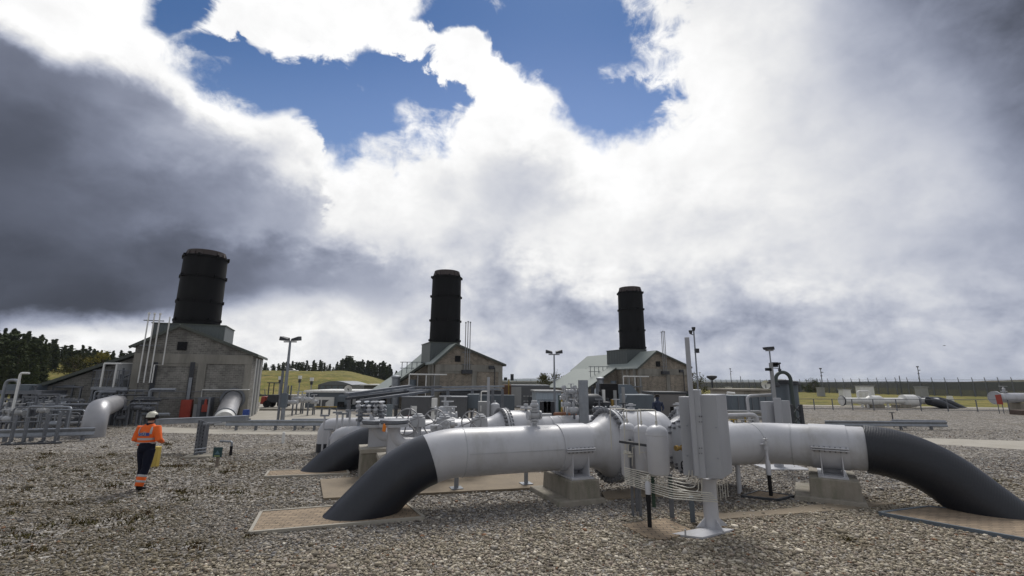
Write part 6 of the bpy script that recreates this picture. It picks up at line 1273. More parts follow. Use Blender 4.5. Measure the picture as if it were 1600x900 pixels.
# white car on the ridge track
P = D(457, 582, 186); P.z = max(float(bankz(P.x, P.y)) - .08, D(457, 585, 186).z); car = T('parked_car', 'small white hatchback parked on top of the grass bank', 'car', P)
def cp(x, z): return V((P.x + x, P.y - .85, P.z + z))
MB().sweep([cp(-2.1, .35), cp(-2.15, .75), cp(-1.9, .95), cp(2.0, .82), cp(2.1, .6), cp(2.05, .3)], (0, 1.7, 0)).build('body', WHITE, car, smooth=0, bevel=.12)
MB().sweep([cp(-1.75, .9), cp(-1.35, 1.42), cp(.2, 1.46), cp(.95, .92)], (0, 1.7, 0)).build('cabin', WHITE, car, smooth=0, bevel=.08)
MB().sweep([cp(-1.5, .95) + V((0, -.02, 0)), cp(-1.2, 1.34) + V((0, -.02, 0)), cp(.1, 1.38) + V((0, -.02, 0)), cp(.72, .95) + V((0, -.02, 0))], (0, .015, 0)).build('side_window', WINDOWM, car, smooth=0)
for x in (-1.35, 1.3):
    for y in (-.86, .68): MB().lathe((P.x + x, P.y + y, P.z + .32), (0, 1, 0), [(0, .18), (0, .33), (.2, .33), (.2, .18)], 18).build('wheel', BLACK, car, smooth=40)

# pipe rack and grey boxes before the middle hall
rk = T('pipe_bridge', 'low dark pipe bridge carrying many trays before the middle hall', 'pipe bridge', V((D(620, 610, 27).x, 27, 0)))
lines = [((541, 616, 24.5), (640, 603, 29)), ((545, 620, 24.5), (650, 606, 29)), ((541, 623, 24), (660, 609, 28.5)), ((560, 626, 24.5), (668, 612, 28)), ((640, 606, 29), (788, 603.5, 30)), ((640, 610, 28.6), (785, 612, 29.6)), ((620, 607, 28.8), (690, 604, 29.2)), ((600, 611, 27), (780, 608, 29.8))]
for i, (a, b) in enumerate(lines): MB().beam(D(*a), D(*b), .35 if i % 3 == 0 else .16, .12).build('tray', [DSTEEL, STEEL, DARKM][i % 3], rk, smooth=0)
for i, (u, v) in enumerate(((546, 620), (566, 618), (586, 616), (608, 612), (634, 608), (676, 607), (700, 608), (738, 608), (770, 608), (785, 608))): P = D(u, v, 26 + i * .35); MB().beam((P.x, P.y, 0), P, .16).build('post', DSTEEL, rk, smooth=0)
# fabric funnel shaped sheet
MB().sweep([D(593, 632, 23), D(613, 632, 23), D(612, 656, 23), D(604, 652, 23), D(596, 638, 23)], (0, .08, 0)).build('wind_sheet', mat('mottled_blue_grey', (.17, .20, .22), .7, 0, .35, 8), None, label='mottled blue grey triangular sheet left of the grey boxes', cat='sheet')
for i, (u, m_) in enumerate(((587, YELP), (591, DSTEEL), (596, WHITE), (618, DARKM))): P = D(u, 655, 24); MB().cyl((P.x, P.y, 0), (P.x, P.y, zat(P, 633)), .09, n=10).build('upright_pipe', PALEG if i in (0, 2) else m_, None, label='short upright pipe under the pipe bridge, left of the grey boxes', cat='pipe', group='upright pipes under the bridge')
r, O, d, n, w, zt = shed('valve_box', 627.5, 671, 621, 26, 1.8, GBOX, 'mid grey metal box with a white notice, left one behind the handwheels', 'box', roofm=DSTEEL, over=.03, th=.04)
on(O, d, n, w * .47, zt * .45, zt * .72, w * .19, .02).build('notice', WHITE, r, smooth=0)
for k in (-1, 1): on(O, d, n, w * (.47 + .19 * k), zt * .32, zt * .40, w * .13, .02).build('red_label', mat('red_white_label', (.4, .12, .11), .6), r, smooth=0)
r, O, d, n, w, zt = shed('valve_box', 687, 728, 621, 26.4, 1.8, GBOX, 'mid grey metal box with a white notice, right one behind the handwheels', 'box', roofm=DSTEEL, over=.03, th=.04)
on(O, d, n, w * .50, zt * .45, zt * .72, w * .17, .02).build('notice', WHITE, r, smooth=0); on(O, d, n, w * .58, zt * .30, zt * .39, w * .15, .02).build('red_label', MATS['red_white_label'], r, smooth=0)
P = D(678, 650, 25.2); r = T('white_riser', 'white upright pipe between the two grey boxes', 'pipe', V((P.x, P.y, 0))); MB().cyl((P.x, P.y, 0), (P.x, P.y, zat(P, 622)), .16, n=16).build('pipe_run', WHITE, r); MB().bx(P.x, P.y, 1.0, 1.12, .42, .42).build('clamp', DARKM, r, smooth=0)
r, O, d, n, w, zt = shed('duct_panel', 730, 748, 616, 27.5, 1.2, GBLUE, 'blue grey raised panel right of the grey boxes', 'panel', z0=.95)
r, O, d, n, w, zt = shed('screen_wall', 745, 804, 617, 31, .4, GBLUE, 'long blue grey sheet metal screen under the middle hall', 'screen')
P = D(764, 640, 20.5); Y = 20.5
r, O, d, n, w, zt = shed('pipe_cabinet', 747.5, 766, 627.5, Y, .5, PALEG, 'pale grey cabinet beside the small round topped vessel', 'cabinet', yaw=.1)
on(O, d, n, w * .22, zt * .75, zt * .9, .04, .02).build('label_strip', WHITE, r, smooth=0)
P = D(763, 620, 20.3); zb = .0; MB().beam((P.x, P.y, 0), (P.x, P.y, zat(P, 589)), .11, .09).build('square_mast', CAB, None, label='square grey mast rising from the pale cabinet behind the handwheels', cat='mast')
P = D(773.5, 640, 20.6); r = T('small_vessel', 'small round topped grey vessel behind the rear flange', 'vessel', V((P.x, P.y, 0))); h = zat(P, 629); MB().lathe((P.x, P.y, 0), Z, [(0, .2)] + [(h - .12 + .12 * math.sin(k * math.pi / 12), max(.01, .2 * math.cos(k * math.pi / 12))) for k in range(7)], 24).build('shell', PIPE2, r, smooth=60); MB().cyl((P.x, P.y, h - .02), (P.x, P.y, h + .1), .03, n=8).build('nozzle', PIPE2, r)
P = D(752, 610, 24); MB().tube(fillet([(P.x, P.y, 0), (P.x, P.y, zat(P, 611.5)), (P.x + .42, P.y, zat(P, 611.5))], .08), .03, 8).build('hooked_pipe', WHITE, None, label='small white hooked pipe above the pale cabinet', cat='pipe')
for i, (u, vt) in enumerate(((704, 616), (699, 612), (695, 608))): yvalve(u, 19.5 + i * .4, .9 + i * .2, 'tall narrow valve before the right grey box', 'valves before the right grey box', 1.2, PIPE2)
# hall 2 and hall 3 fittings
def gable_fit(Rt, at, O, uz, us_px, vt, vb, boxv):
    u0 = u_at(O, us_px, vb); zb = hit(us_px, vb, O, UB)[0].z; zt = hit(us_px, vt, O, UB)[0].z
    vents(Rt, at, [u0 - .22, u0, u0 + .22], zb, [zt - .1, zt, zt - .05], .04, PALEG, -.25, [zb + .5, zb + 1.6])
    t = MB(); q = at(u0, -.22, 0); t.bx(q.x, q.y, zb - .35, zb, .95, .35, math.radians(22.5)); t.build('vent_catch_box', DARKM, Rt, smooth=0)
gable_fit(R2, at2, O2, 0, 728.5, 504, 578, 0); gable_fit(R3, at3, O3, 0, 1037, 519, 580, 0)
for (Rt, at, q, O) in ((R2, at2, q2, O2), (R3, at3, q3, O3)):
    u0 = q['w'] * .82; t = MB(); p = at(u0, -.15, q['eb'] - .2); t.bx(p.x, p.y, p.z - .15, p.z + .15, .5, .25, math.radians(22.5)); p = at(u0 + .4, -.15, 0); t.cyl(at(u0 + .35, -.12, 1.2), at(u0 + .35, -.12, q['eb'] - .2), .04, n=6); t.build('junction_box', DARKM, Rt, smooth=0)
    t = MB(); t.hexa([at(.5, -.5, q['eb'] * .30), at(q['w'], -.5, q['eb'] * .30), at(q['w'], -.06, q['eb'] * .30), at(.5, -.06, q['eb'] * .30)], [at(.5, -.5, q['eb'] * .38), at(q['w'], -.5, q['eb'] * .38), at(q['w'], -.06, q['eb'] * .38), at(.5, -.06, q['eb'] * .38)]); t.build('canopy', DARKM, Rt, smooth=0)
    t = MB(); t.hexa([at(q['w'] * .62, -.09, 0), at(q['w'] * .96, -.09, 0), at(q['w'] * .96, -.061, 0), at(q['w'] * .62, -.061, 0)], [at(q['w'] * .62, -.09, q['eb'] * .30), at(q['w'] * .96, -.09, q['eb'] * .30), at(q['w'] * .96, -.061, q['eb'] * .30), at(q['w'] * .62, -.061, q['eb'] * .30)]); t.build('shutter_door', GREENM, Rt, smooth=0)
    for k in range(2):                            # pale side columns and door panel in the recess left of the gable
        t = MB(); t.beam(at(-.12, .5 + 1.2 * k, 0), at(-.12, .5 + 1.2 * k, q['zl'] - .15), .22, .3); t.build('side_column', WCONC, Rt, smooth=0)
    c_ = at(-1.5, 2.5, 0); t = MB(); t.lathe(c_, Z, [(0, .5), (1.6, .5), (2.0, .32), (2.6, .32)], 20); nm = 'cyclone_vessel'
    t.build(nm, GBLUE, None, label='blue grey upright vessel in the recess left of the %s hall gable' % ('middle' if Rt is R2 else 'right'), cat='vessel')
    c_ = at(-3.0, 2.8, 0); MB().lathe(c_, Z, [(0, .38), (2.7, .38), (2.75, .45), (2.9, .45), (3.0, .1)], 20).build('intake_drum', STEEL, None, label='steel grey drum on legs farther left of the %s hall gable' % ('middle' if Rt is R2 else 'right'), cat='drum')
    # handrail platform
    a, b, c2 = at(-2.4, -.6, 2.0), at(-.2, -.6, 2.0), at(-2.4, 2.0, 2.0)
    r = T('service_walkway', 'service walkway with white topped posts at the left corner of the %s hall gable' % ('middle' if Rt is R2 else 'right'), 'walkway', V((a.x, a.y, 0)))
    MB().beam(a, b, .6, .1).build('deck', DSTEEL, r, smooth=0)
    for k in range(4): p = a + (b - a) * (k / 3); MB().cyl((p.x, p.y, 0), (p.x, p.y, 3.1), .05, n=8).build('post', PALEG if k % 2 else WHITE, r)
    MB().cyl(a + Z * 1.05, b + Z * 1.05 + (b - a) * .5, .06, n=8).build('white_pipe', WHITE, r)
    # ridge ladder platform on the catslide
    for f_ in (.45,):
        p = at(-wg3 * f_, 6.5, 0); zt0 = q['zl'] + (Pw2.z - q['zl']) * f_; r = T('roof_platform', 'little railed platform on the catslide roof of the %s hall' % ('middle' if Rt is R2 else 'right'), 'platform', V((p.x, p.y, zt0)))
        for k in range(5): MB().cyl((p.x + k * .5, p.y, zt0 - .3), (p.x + k * .5, p.y, zt0 + 1.3), .04, n=6).build('post', DSTEEL, r)
        for z in (.7, 1.3): MB().cyl((p.x - .2, p.y, zt0 + z), (p.x + 2.4, p.y, zt0 + z), .035, n=6).build('rail', DSTEEL, r)

# containers and sheds before the right hall
r, O, d, n, w, zt = shed('shipping_container', 799, 859, 603.5, 46, 5, GBOX, 'dark grey container block with pale end and small windows', 'container', yaw=0, roofm=DSTEEL, over=.02)
on(O, d, n, w * .13, .05, zt - .05, w * .26, .04).build('pale_end_doors', PALEG, r, smooth=0)
for k in range(6): on(O, d, n, w * (.34 + .085 * (k % 3)), zt * (.50 if k < 3 else .26), zt * (.56 if k < 3 else .32), .22, .03).build('window', PALEG, r, smooth=0)
on(O, d, n, w * .50, .1, zt * .5, w * .12, .05).build('door', DARKM, r, smooth=0)
r, O, d, n, w, zt = shed('ribbed_shed', 838, 877, 612.5, 38, 3.4, RIBW, 'pale blue ribbed metal shed under the lamp post', 'shed', yaw=.06, roofm=PALEG, over=.14)
on(O, d, n, w * .93, .1, zt * .85, w * .10, .04).build('door', GREENM, r, smooth=0)
for k in range(3): P = D(849 + k * 6, 650, 34); r = T('bollard_rail', 'dark low rail and drum before the pale blue shed', 'rail', V((P.x, P.y, 0)), 'dark rails before the pale blue shed'); MB().bx(P.x, P.y, 0, 1.1, .5, .4).build('drum_box', DARKM, r, smooth=0); MB().cyl((P.x - .4, P.y, 1.2), (P.x + .4, P.y, 1.2), .03, n=6).build('rail', DSTEEL, r)
P = D(912, 640, 16.5); z0 = 0; MB().beam((P.x, P.y, 0), (P.x, P.y, zat(P, 594)), .32, .2).build('steel_column', STEEL, None, label='broad galvanised column standing behind the rear pipe, right of the lamp post', cat='column')
for i, (u, v, Y, s_) in enumerate(((893, 612, 17, .55), (886, 632, 17, .6), (897, 641, 16.6, .75), (882, 622, 18, .5))):
    zv = max(.5, D(u, v, Y).z); yvalve(u, Y, zv, ['clustered grey valve left of the galvanised column, highest', 'clustered grey valve left of the galvanised column, low one', 'largest grey valve touching the galvanised column', 'small grey valve set back left of the galvanised column'][i], 'valves left of the galvanised column', s_, PIPE2)
for k in range(12):
    u = 880 + (k % 6) * 5.5; v = 606 + (k // 6) * 12 + (k % 3) * 5; P = D(u, v, 17.2 + .1 * (k % 3)); r = T('pressure_gauge', 'small round instrument or valve head clustered left of the galvanised column', 'instrument', P, 'instruments left of the galvanised column')
    MB().lathe(P, (.3, -1, .2), [(0, .04), (0, .085), (.05, .085), (.07, .04), (.12, .04), (.12, .065), (.15, .065)], 12).build('head', (PIPE2, PALEG, STEEL)[k % 3], r, smooth=30); MB().tube([P, P + V((.02, .05, -.15)), P + V((.12, .1, -.32))], .022, 6).build('stem', PIPE2, r)
for i, (u, vt, m_) in enumerate(((883, 603, WHITE), (889, 612, PALEG), (878, 620, YELP), (879, 640, RUSTP))): P = D(u, 650, 21); MB().cyl((P.x, P.y, 0), (P.x, P.y, zat(P, vt)), .04, n=8).build('thin_post', m_, None, label=['thin white post', 'thin pale grey post', 'thin yellow post', 'thin rusty post'][i] + ' between the pale blue shed and the galvanised column', cat='post')
pipe('yard_pipe', [D(866, 647, 17.5), D(884, 646, 17.8), D(900, 648, 18)], .06, RUSTP, 'rusty brown pipe lying low left of the galvanised column', 8)
# dark ducts and machinery before hall 3
r, O, d, n, w, zt = shed('air_intake_box', 906, 950, 632, 24, 2.4, GBLUE, 'dark low machinery housing before the right hall', 'housing', roofm=DARKM)
for k in range(3): on(O, d, n, w * (.2 + .3 * k), zt * .2, zt * .9, w * .22, .05).build('panel', DSTEEL, r, smooth=0)
t = MB(); a, b = D(905, 634, 23.6), D(935, 620, 24.4); c_ = D(920, 627, 24); t.lathe((c_.x - .5, c_.y, c_.z - .05), (1, .2, 0), [(0, .3), (.2, .42), (1.0, .42), (1.2, .3)], 20); t.build('fan_casing', DARKM, None, label='dark round fan casing on the low machinery housing before the right hall', cat='fan casing')
zz = zat(D(990, 640, 27), 617); a, b, c_, e = D(963, 640, 27), D(983, 640, 27), D(1024, 640, 27), D(980, 617, 27)
t = MB(); t.sweep([V((a.x, 27, 0)), V((D(1024, 640, 27).x, 27, 0)), V((D(1022, 640, 27).x, 27, zz)), V((D(981, 640, 27).x, 27, zz))], (0, 2.5, 0)); t.build('tapered_duct', GBLUE, None, label='blue grey tapered duct with sloping left end before the right hall', cat='duct', bevel=.02)
t = MB(); z0 = zat(D(960, 600, 28), 617); p = D(966, 610, 29); t.hexa([(p.x - 1.6, 29, p.z - .6), (p.x + 1.6, 29, p.z - .6), (p.x + 1.6, 31, p.z - .6), (p.x - 1.6, 31, p.z - .6)], [(p.x - .9, 29.3, p.z + .35), (p.x + .9, 29.3, p.z + .35), (p.x + .9, 30.7, p.z + .35), (p.x - .9, 30.7, p.z + .35)]); t.bx(p.x, 30, 0, p.z - .61, 2.6, 1.6); t.build('hopper_hood', GBLUE, None, label='blue grey hopper shaped hood above the tapered duct', cat='hood')
r, O, d, n, w, zt = shed('grey_cabin', 1022, 1072, 615.5, 29, 2.6, mat('brown_grey_panel', (.19, .18, .175), .6, 0, .1, 1), 'brown grey cabin with a small dark window before the right hall', 'cabin', roofm=DARKM, over=.05)
on(O, d, n, w * .58, zt * .32, zt * .58, .42, .03).build('window', WINDOWM, r, smooth=0); on(O, d, n, w * .06, zt * .55, zt * .86, .26, .02).build('notice', WHITE, r, smooth=0)
for i, (u, v, vt, m_) in enumerate(((944, 640, 609, WHITE), (950, 642, 622, DARKM), (957, 645, 624, BRASS), (962, 645, 610, PALEG), (975, 640, 605, PALEG), (935, 645, 598, DSTEEL), (927, 645, 604, DARKM), (938, 640, 612, BLACK))):
    P = D(u, 645, 25.5); MB().cyl((P.x, P.y, 0), (P.x, P.y, zat(P, vt)), .09, n=10).build('upright_pipe', m_, None, label='upright pipe among the machinery left of the tapered duct', cat='pipe', group='upright pipes before the right hall')
P = D(934, 612, 26.5); z = P.z; r = T('black_fan_unit', 'black square fan unit on dark posts before the right hall wing', 'fan unit', V((P.x, P.y, 0))); MB().bx(P.x + .6, P.y, z - .45, z + .45, 1.0, .6).build('unit', BLACK, r, smooth=0)
for x in (.2, 1.0): MB().beam((P.x + x, P.y, 0), (P.x + x, P.y, z - .45), .1).build('leg', DARKM, r, smooth=0)
for k in range(8): yvalve(yr.uniform(918, 975), yr.uniform(21, 24), yr.uniform(.6, 1.3), 'handwheel valve in the machinery before the right hall', 'handwheel valves before the right hall', .9, yr.choice((DSTEEL, PIPE2, DARKM)))
P = D(1028, 640, 24); r = T('person_in_blue', 'distant person in blue overalls before the brown grey cabin', 'person', V((P.x, P.y, 0)))
fig = r
far_person = (P, zat(P, 616))
# far blue-grey hall beyond the third catslide
r, O, d, n, w, zt = shed('far_hall', 888, 908, 586, 86, 9, HOUSING, 'distant dark blue grey block beyond the catslide roof of the right hall', 'building')
t = MB(); a, b, c_ = D(875, 610, 86), D(888, 588, 86), D(888, 610, 86); t.sweep([V((a.x, 86, 0)), V((b.x - .02, 86, 0)), V((b.x - .02, 86, b.z)), V((a.x, 86, D(875, 606, 86).z))], (0, 9, 0)); t.build('sloping_wing', RIBW, r, smooth=0)
P = D(795, 600, 50); r = T('camera_pole', 'far camera pole with twin dark heads right of the middle hall', 'camera pole', V((P.x, P.y, 0))); zt = zat(P, 593); MB().cyl((P.x, P.y, 0), (P.x, P.y, zt), .07, n=8).build('pole', YEL, r)
for x in (-.35, .35): MB().bx(P.x + x, P.y, zt - .1, zt + .4 + x * .5, .35, .3).build('head', DARKM, r, smooth=0)
t = MB(); a, b = D(784, 601, 60), D(802, 601, 60); t.bx((a.x + b.x) / 2, 61, 0, a.z, b.x - a.x, 3); t.build('heather_bank', mat('brown_heather', (.12, .065, .04), .95, 0, .3, 3), None, kind='structure', bevel=.2)

# ------------------------------------------------------------------ right background
r, O, d, n, w, zt = shed('low_store', 1146, 1212, 610.5, 34, 4, CONCL, 'low pale concrete store building behind the blue grey tank', 'building', roofm=CONC, over=.15)
on(O, d, n, w * .45, 0.2, zt * .98, w * .4, .03).build('front_panel', CONC, r, smooth=0)
r, O, d, n, w, zt = shed('steel_tank', 1142, 1207, 618, 26, 2.2, GBLUE, 'long blue grey steel tank on struts behind the cabinet', 'tank', z0=.85)
for k in range(5): MB().beam(O + d * (w * k / 4) + V((0, .1, 0)), O + d * (w * k / 4) + V((0, .1, .85)), .12).build('leg', DSTEEL, r, smooth=0)
for k in range(1, 6): on(O, d, n, w * k / 6, .86, zt - .02, .05, .04).build('rib', DSTEEL, r, smooth=0)
P = D(1170, 650, 20); z = zat(P, 618.5); r = T('hooped_pipe', 'tall pale hooped pipe standing before the blue grey tank', 'pipe', V((P.x, P.y, 0))); MB().tube(fillet([(P.x + .05, P.y, 0), (P.x, P.y, z), (P.x + 1.15, P.y, z + .05)], .2), .06, 12).build('pipe_run', PIPE, r)
pipe('yard_pipe', [D(1137, 649, 18), D(1182, 648, 18), V((D(1182, 655, 18).x, 18, 0))], .08, PIPE, 'thin pale pipe with bent end low behind the elbow pipe', 12)
for k in range(9): yvalve(1140 + k * 4.6, 18.6, .65 + .12 * (k % 3), 'small pale valve on the low pipes behind the elbow pipe', 'small valves behind the elbow pipe', .7, [PIPE2, YELP, PALEG, PIPE2][k % 4])
for k in range(3): pipe('yard_pipe', [V((D(1136, 645, 21 + k).x, 21 + k, .75 + .2 * k)), V((D(1192, 645, 21 + k).x, 21 + k, .75 + .2 * k)), V((D(1192, 645, 21 + k).x, 21 + k, 0))], .07, PALEG, 'pale horizontal pipe under the blue grey tank', 10, 'pale pipes under the blue grey tank')
MB().cyl(D(1136, 614, 24), D(1148, 615, 24), .07, n=8).build('white_pipe', WHITE, None, label='short white pipe showing over the cabinet top', cat='pipe')
# second cabinet group with lighting mast
bx0 = V((D(1218, 690, 14.6).x, 14.6, 0)); r = T('instrument_cabinet', 'second pale grey twin cabinet, farther off behind the elbow pipe', 'cabinet', bx0)
def cab2(name, u0, u1, u2, vt, vb, Y1, d1, d2, m=CAB, par=None):
    c = D(u1, vb, Y1); zt = zat(c, vt); l = hit(u0, vb, V((c.x, c.y, 0)), V((-1, d1, 0)).normalized())[0].xy; q = hit(u2, vb, V((c.x, c.y, 0)), V((1, d2, 0)).normalized())[0].xy; bk = l + q - c.xy
    return MB().hexa([V((*l, c.z)), V((*c.xy, c.z)), V((*q, c.z)), V((*bk, c.z))], [V((*l, zt)), V((*c.xy, zt)), V((*q, zt)), V((*bk, zt))]).build(name, m, par, smooth=0, bevel=.01)
cab2('left_cabinet', 1192, 1201, 1217, 627.5, 672, 14.4, 1.4, .25, CAB, r); cab2('spine_channel', 1213, 1224, 1226, 622, 674, 14.3, .2, 1.0, CAB, r); cab2('right_cabinet', 1224, 1237, 1239, 626, 672, 14.5, .25, 1, CAB, r)
MB().cyl((bx0.x, bx0.y + .2, 0), (bx0.x, bx0.y + .2, .8), .12, n=16).build('column', CAB, r)
q = G(1240, 735); MB().bx(bx0.x + .1, bx0.y + .2, 0, .03, 1.3, .8).build('base_plate', PIPE, r, smooth=0)
P = V((D(1212, 640, 14.9).x, 14.9, 0)); zt = zat(P, 567); r = T('lighting_mast', 'telescopic mast with floodlight and cameras above the second cabinet', 'mast', P)
MB().beam(P, (P.x, P.y, zt), .085).build('lower_mast', PALEG, r, smooth=0); MB().cyl((P.x, P.y, zt - .2), (P.x + .0, P.y, zat(P, 549)), .022, n=8).build('upper_mast', STEEL, r)
z = zat(P, 547.5); MB().bx(P.x, P.y, z - .02, z + .02, .16, .2).build('lamp_bracket', PALEG, r, smooth=0); MB().hexa([(P.x - .13, P.y - .12, z + .02), (P.x + .11, P.y - .12, z + .02), (P.x + .11, P.y + .1, z + .02), (P.x - .13, P.y + .1, z + .02)], [(P.x - .17, P.y - .12, z + .10), (P.x + .10, P.y - .12, z + .12), (P.x + .10, P.y + .1, z + .12), (P.x - .17, P.y + .1, z + .10)]).build('flood_lamp', DARKM, r, smooth=0)
for dx, v in ((-.10, 577), (.13, 568), (.12, 571)): z = zat(P, v); MB().bx(P.x + dx, P.y, z - .05, z + .04, .15, .12).build('camera', BLACK, r, smooth=0)
for i, (u, vt, Y, rr_) in enumerate(((1222, 595, 19.5, .33), (1237, 597, 20.2, .32))):
    P = V((D(u, 640, Y).x, Y, 0)); z = zat(P, vt); r = T('dark_vessel', ['dark blue grey upright vessel behind the lighting mast, left one', 'dark blue grey upright vessel with flanged top, right one'][i], 'vessel', P, 'dark upright vessels behind the lighting mast'); MB().lathe(P, Z, [(0, rr_), (z - .12, rr_)], 28).build('shell', GBLUE, r, smooth=50); f_ = MB().lathe(P + Z * (z - .12), Z, [(0, rr_ * 1.35), (.07, rr_ * 1.35), (.08, rr_ * 1.2), (.15, rr_ * 1.2), (.2, .05)], 28).build('top_flange', DARKM, r, smooth=30); ringbolts(f_, P + Z * (z - .08), Z, rr_ * 1.25, 12, .025, .08, BOLT, -.04)
P = V((D(1229, 640, 18.9).x, 18.9, 0)); z = zat(P, 583.5); r = T('gooseneck_pipe', 'thick dark gooseneck pipe in front of the dark vessels', 'pipe', P)
MB().tube([(P.x - .30, P.y, z - .5), (P.x - .30, P.y, z - .25)] + arc((P.x, P.y, z - .25), math.pi, 0, .30, (1, 0, 0), Z, 12)[1:] + [(P.x + .30, P.y, 0)], .07, 16).build('pipe_run', mat('dark_green_pipe', (.05, .065, .06), .5), r); MB().lathe((P.x - .34, P.y, z - .55), Z, [(0, .15), (.07, .17), (.12, .15), (.2, .1)], 14).build('flange_ball', DARKM, r)
MB().lathe((P.x - .1, P.y, z + .08), Z, [(0, .06), (.1, .06), (.1, .03), (.3, .03), (.3, .07), (.36, .07)], 10).build('top_valve', DARKM, r); MB().cyl((P.x - .1, P.y, z + .2), (P.x - .4, P.y, z + .22), .02, n=6).build('valve_lever', STEEL, r)
P = V((D(1244, 650, 17.5).x, 17.5, 0)); r = T('lattice_frame', 'dark lattice steel frame right of the second cabinet', 'frame', P); z = zat(P, 632)
for x in (-.12, .22): MB().beam((P.x + x, P.y, 0), (P.x + x - .02, P.y, z), .10 if x > 0 else .08, .12).build('chord', DARKM, r, smooth=0)
for k in range(5): z0, z1 = z * k / 5, z * (k + 1) / 5; MB().beam((P.x - .12, P.y, z0), (P.x + .22, P.y, z1), .03).build('brace', DARKM, r, smooth=0); MB().beam((P.x + .22, P.y, z0), (P.x - .12, P.y, z1), .03).build('brace', DARKM, r, smooth=0)
P = D(1158, 612, 40); P = V((P.x, 40, 0)); r = T('beacon_pole', 'short dark beacon pole left of the low pale store', 'pole', V((D(1114, 612, 40).x, 40, 0))); q = V((D(1114, 612, 40).x, 40, 0)); z = zat(q, 592); MB().cyl(q, q + Z * z, .07, n=8).build('pole', DARKM, r); MB().lathe(q + Z * z, Z, [(-.1, .12), (.1, .42), (.25, .42), (.3, .1)], 14).build('head', DARKM, r)
P = V((D(1197, 610, 60).x, 60, 0)); z = zat(P, 601); r = T('satellite_dish', 'white round dish on a post before the far fence', 'dish', P); MB().cyl(P, P + Z * z, .08, n=8).build('pole', PALEG, r); MB().lathe((P.x, P.y - .1, z), (.3, 1, 0), [(-.04, .55), (.03, .5), (.14, .25), (.18, .02)], 24, cap=False).build('dish', WHITE, r)

# perimeter fence with leaning posts
def fence(name, pts, zts, label, spacing, ph, m):
    P = [V(p) for p in pts]; r = T(name, label, 'fence', P[0]); mesh_ = MB(); acc = 0
    for i in range(len(P) - 1):
        a, b = P[i], P[i + 1]; L = (b - a).length; k = max(1, int(L / spacing)); z0, z1 = zts[i], zts[i + 1]
        mesh_.beam(a + Z * z0 * .5, b + Z * z1 * .5, .02, 1) if False else None
        mesh_.add([a + Z * .05, b + Z * .05, b + Z * z1, a + Z * z0, a + V((0, .03, .05)), b + V((0, .03, .05)), b + V((0, .03, z1)), a + V((0, .03, z0))], [(0, 1, 2, 3), (7, 6, 5, 4), (0, 4, 5, 1), (3, 2, 6, 7)])
        for j in range(k):
            q = a + (b - a) * (j / k); z = z0 + (z1 - z0) * j / k; t = MB(); t.cyl(q - V((0, .08, 0)), q - V((0, .08, 0)) + Z * (z + .1), .12, n=6); t.cyl(q - V((0, .08, 0)) + Z * (z + .1), q + V((-.12, -.08, z + .85)), .06, n=6); t.build('post', m, r)
        for h in (1.02, 1.10, 1.18): MB().cyl(a + Z * z0 * h, b + Z * z1 * h, .02, n=4).build('wire', m, r)
    mm = bpy.data.materials.get('chain_link')
    if not mm:
        mm = bpy.data.materials.new('chain_link'); mm.use_nodes = True; t = mm.node_tree; b_ = t.nodes['Principled BSDF']; b_.inputs['Base Color'].default_value = (.075, .085, .095, 1); b_.inputs['Roughness'].default_value = .7
        tcn = t.nodes.new('ShaderNodeTexCoord'); sp_ = t.nodes.new('ShaderNodeSeparateXYZ'); t.links.new(tcn.outputs['Object'], sp_.inputs[0])
        outs = []
        for sgn in (1, -1):
            a1 = t.nodes.new('ShaderNodeMath'); a1.operation = 'MULTIPLY_ADD'; t.links.new(sp_.outputs[2], a1.inputs[0]); a1.inputs[1].default_value = sgn; t.links.new(sp_.outputs[0], a1.inputs[2])
            m1 = t.nodes.new('ShaderNodeMath'); m1.operation = 'MULTIPLY'; t.links.new(a1.outputs[0], m1.inputs[0]); m1.inputs[1].default_value = 12
            f1 = t.nodes.new('ShaderNodeMath'); f1.operation = 'FRACT'; t.links.new(m1.outputs[0], f1.inputs[0]); l1 = t.nodes.new('ShaderNodeMath'); l1.operation = 'LESS_THAN'; t.links.new(f1.outputs[0], l1.inputs[0]); l1.inputs[1].default_value = .5; outs.append(l1.outputs[0])
        mxn = t.nodes.new('ShaderNodeMath'); mxn.operation = 'MAXIMUM'; t.links.new(outs[0], mxn.inputs[0]); t.links.new(outs[1], mxn.inputs[1]); t.links.new(mxn.outputs[0], b_.inputs['Alpha'])
    mesh_.build('mesh_panels', mm, r, smooth=0); return r
def far(u, Y): p = D(u, 600, Y); return V((p.x, Y, 0))
F1 = [far(1060, 150), far(1250, 118), far(1400, 98), far(1520, 88), far(1700, 76)]
fence('perimeter_fence', F1, [zat(F1[0], 598), zat(F1[1], 597.5), zat(F1[2], 596), zat(F1[3], 597.0), zat(F1[4], 596.5)], 'long grey chain link perimeter fence across the right background', 1.7, 3, DSTEEL)
F2 = [far(784, 140), far(1000, 150)]
fence('perimeter_fence', F2, [zat(F2[0], 597), zat(F2[1], 597)], 'distant perimeter fence seen between the middle and right halls', 4.5, 3, DSTEEL)
F3 = [far(400, 72), far(425, 68)]
fence('perimeter_fence', F3, [zat(F3[0], 616), zat(F3[1], 618)], 'short stretch of fence at the foot of the grass bank beside the left hall', 2, 3, DSTEEL)
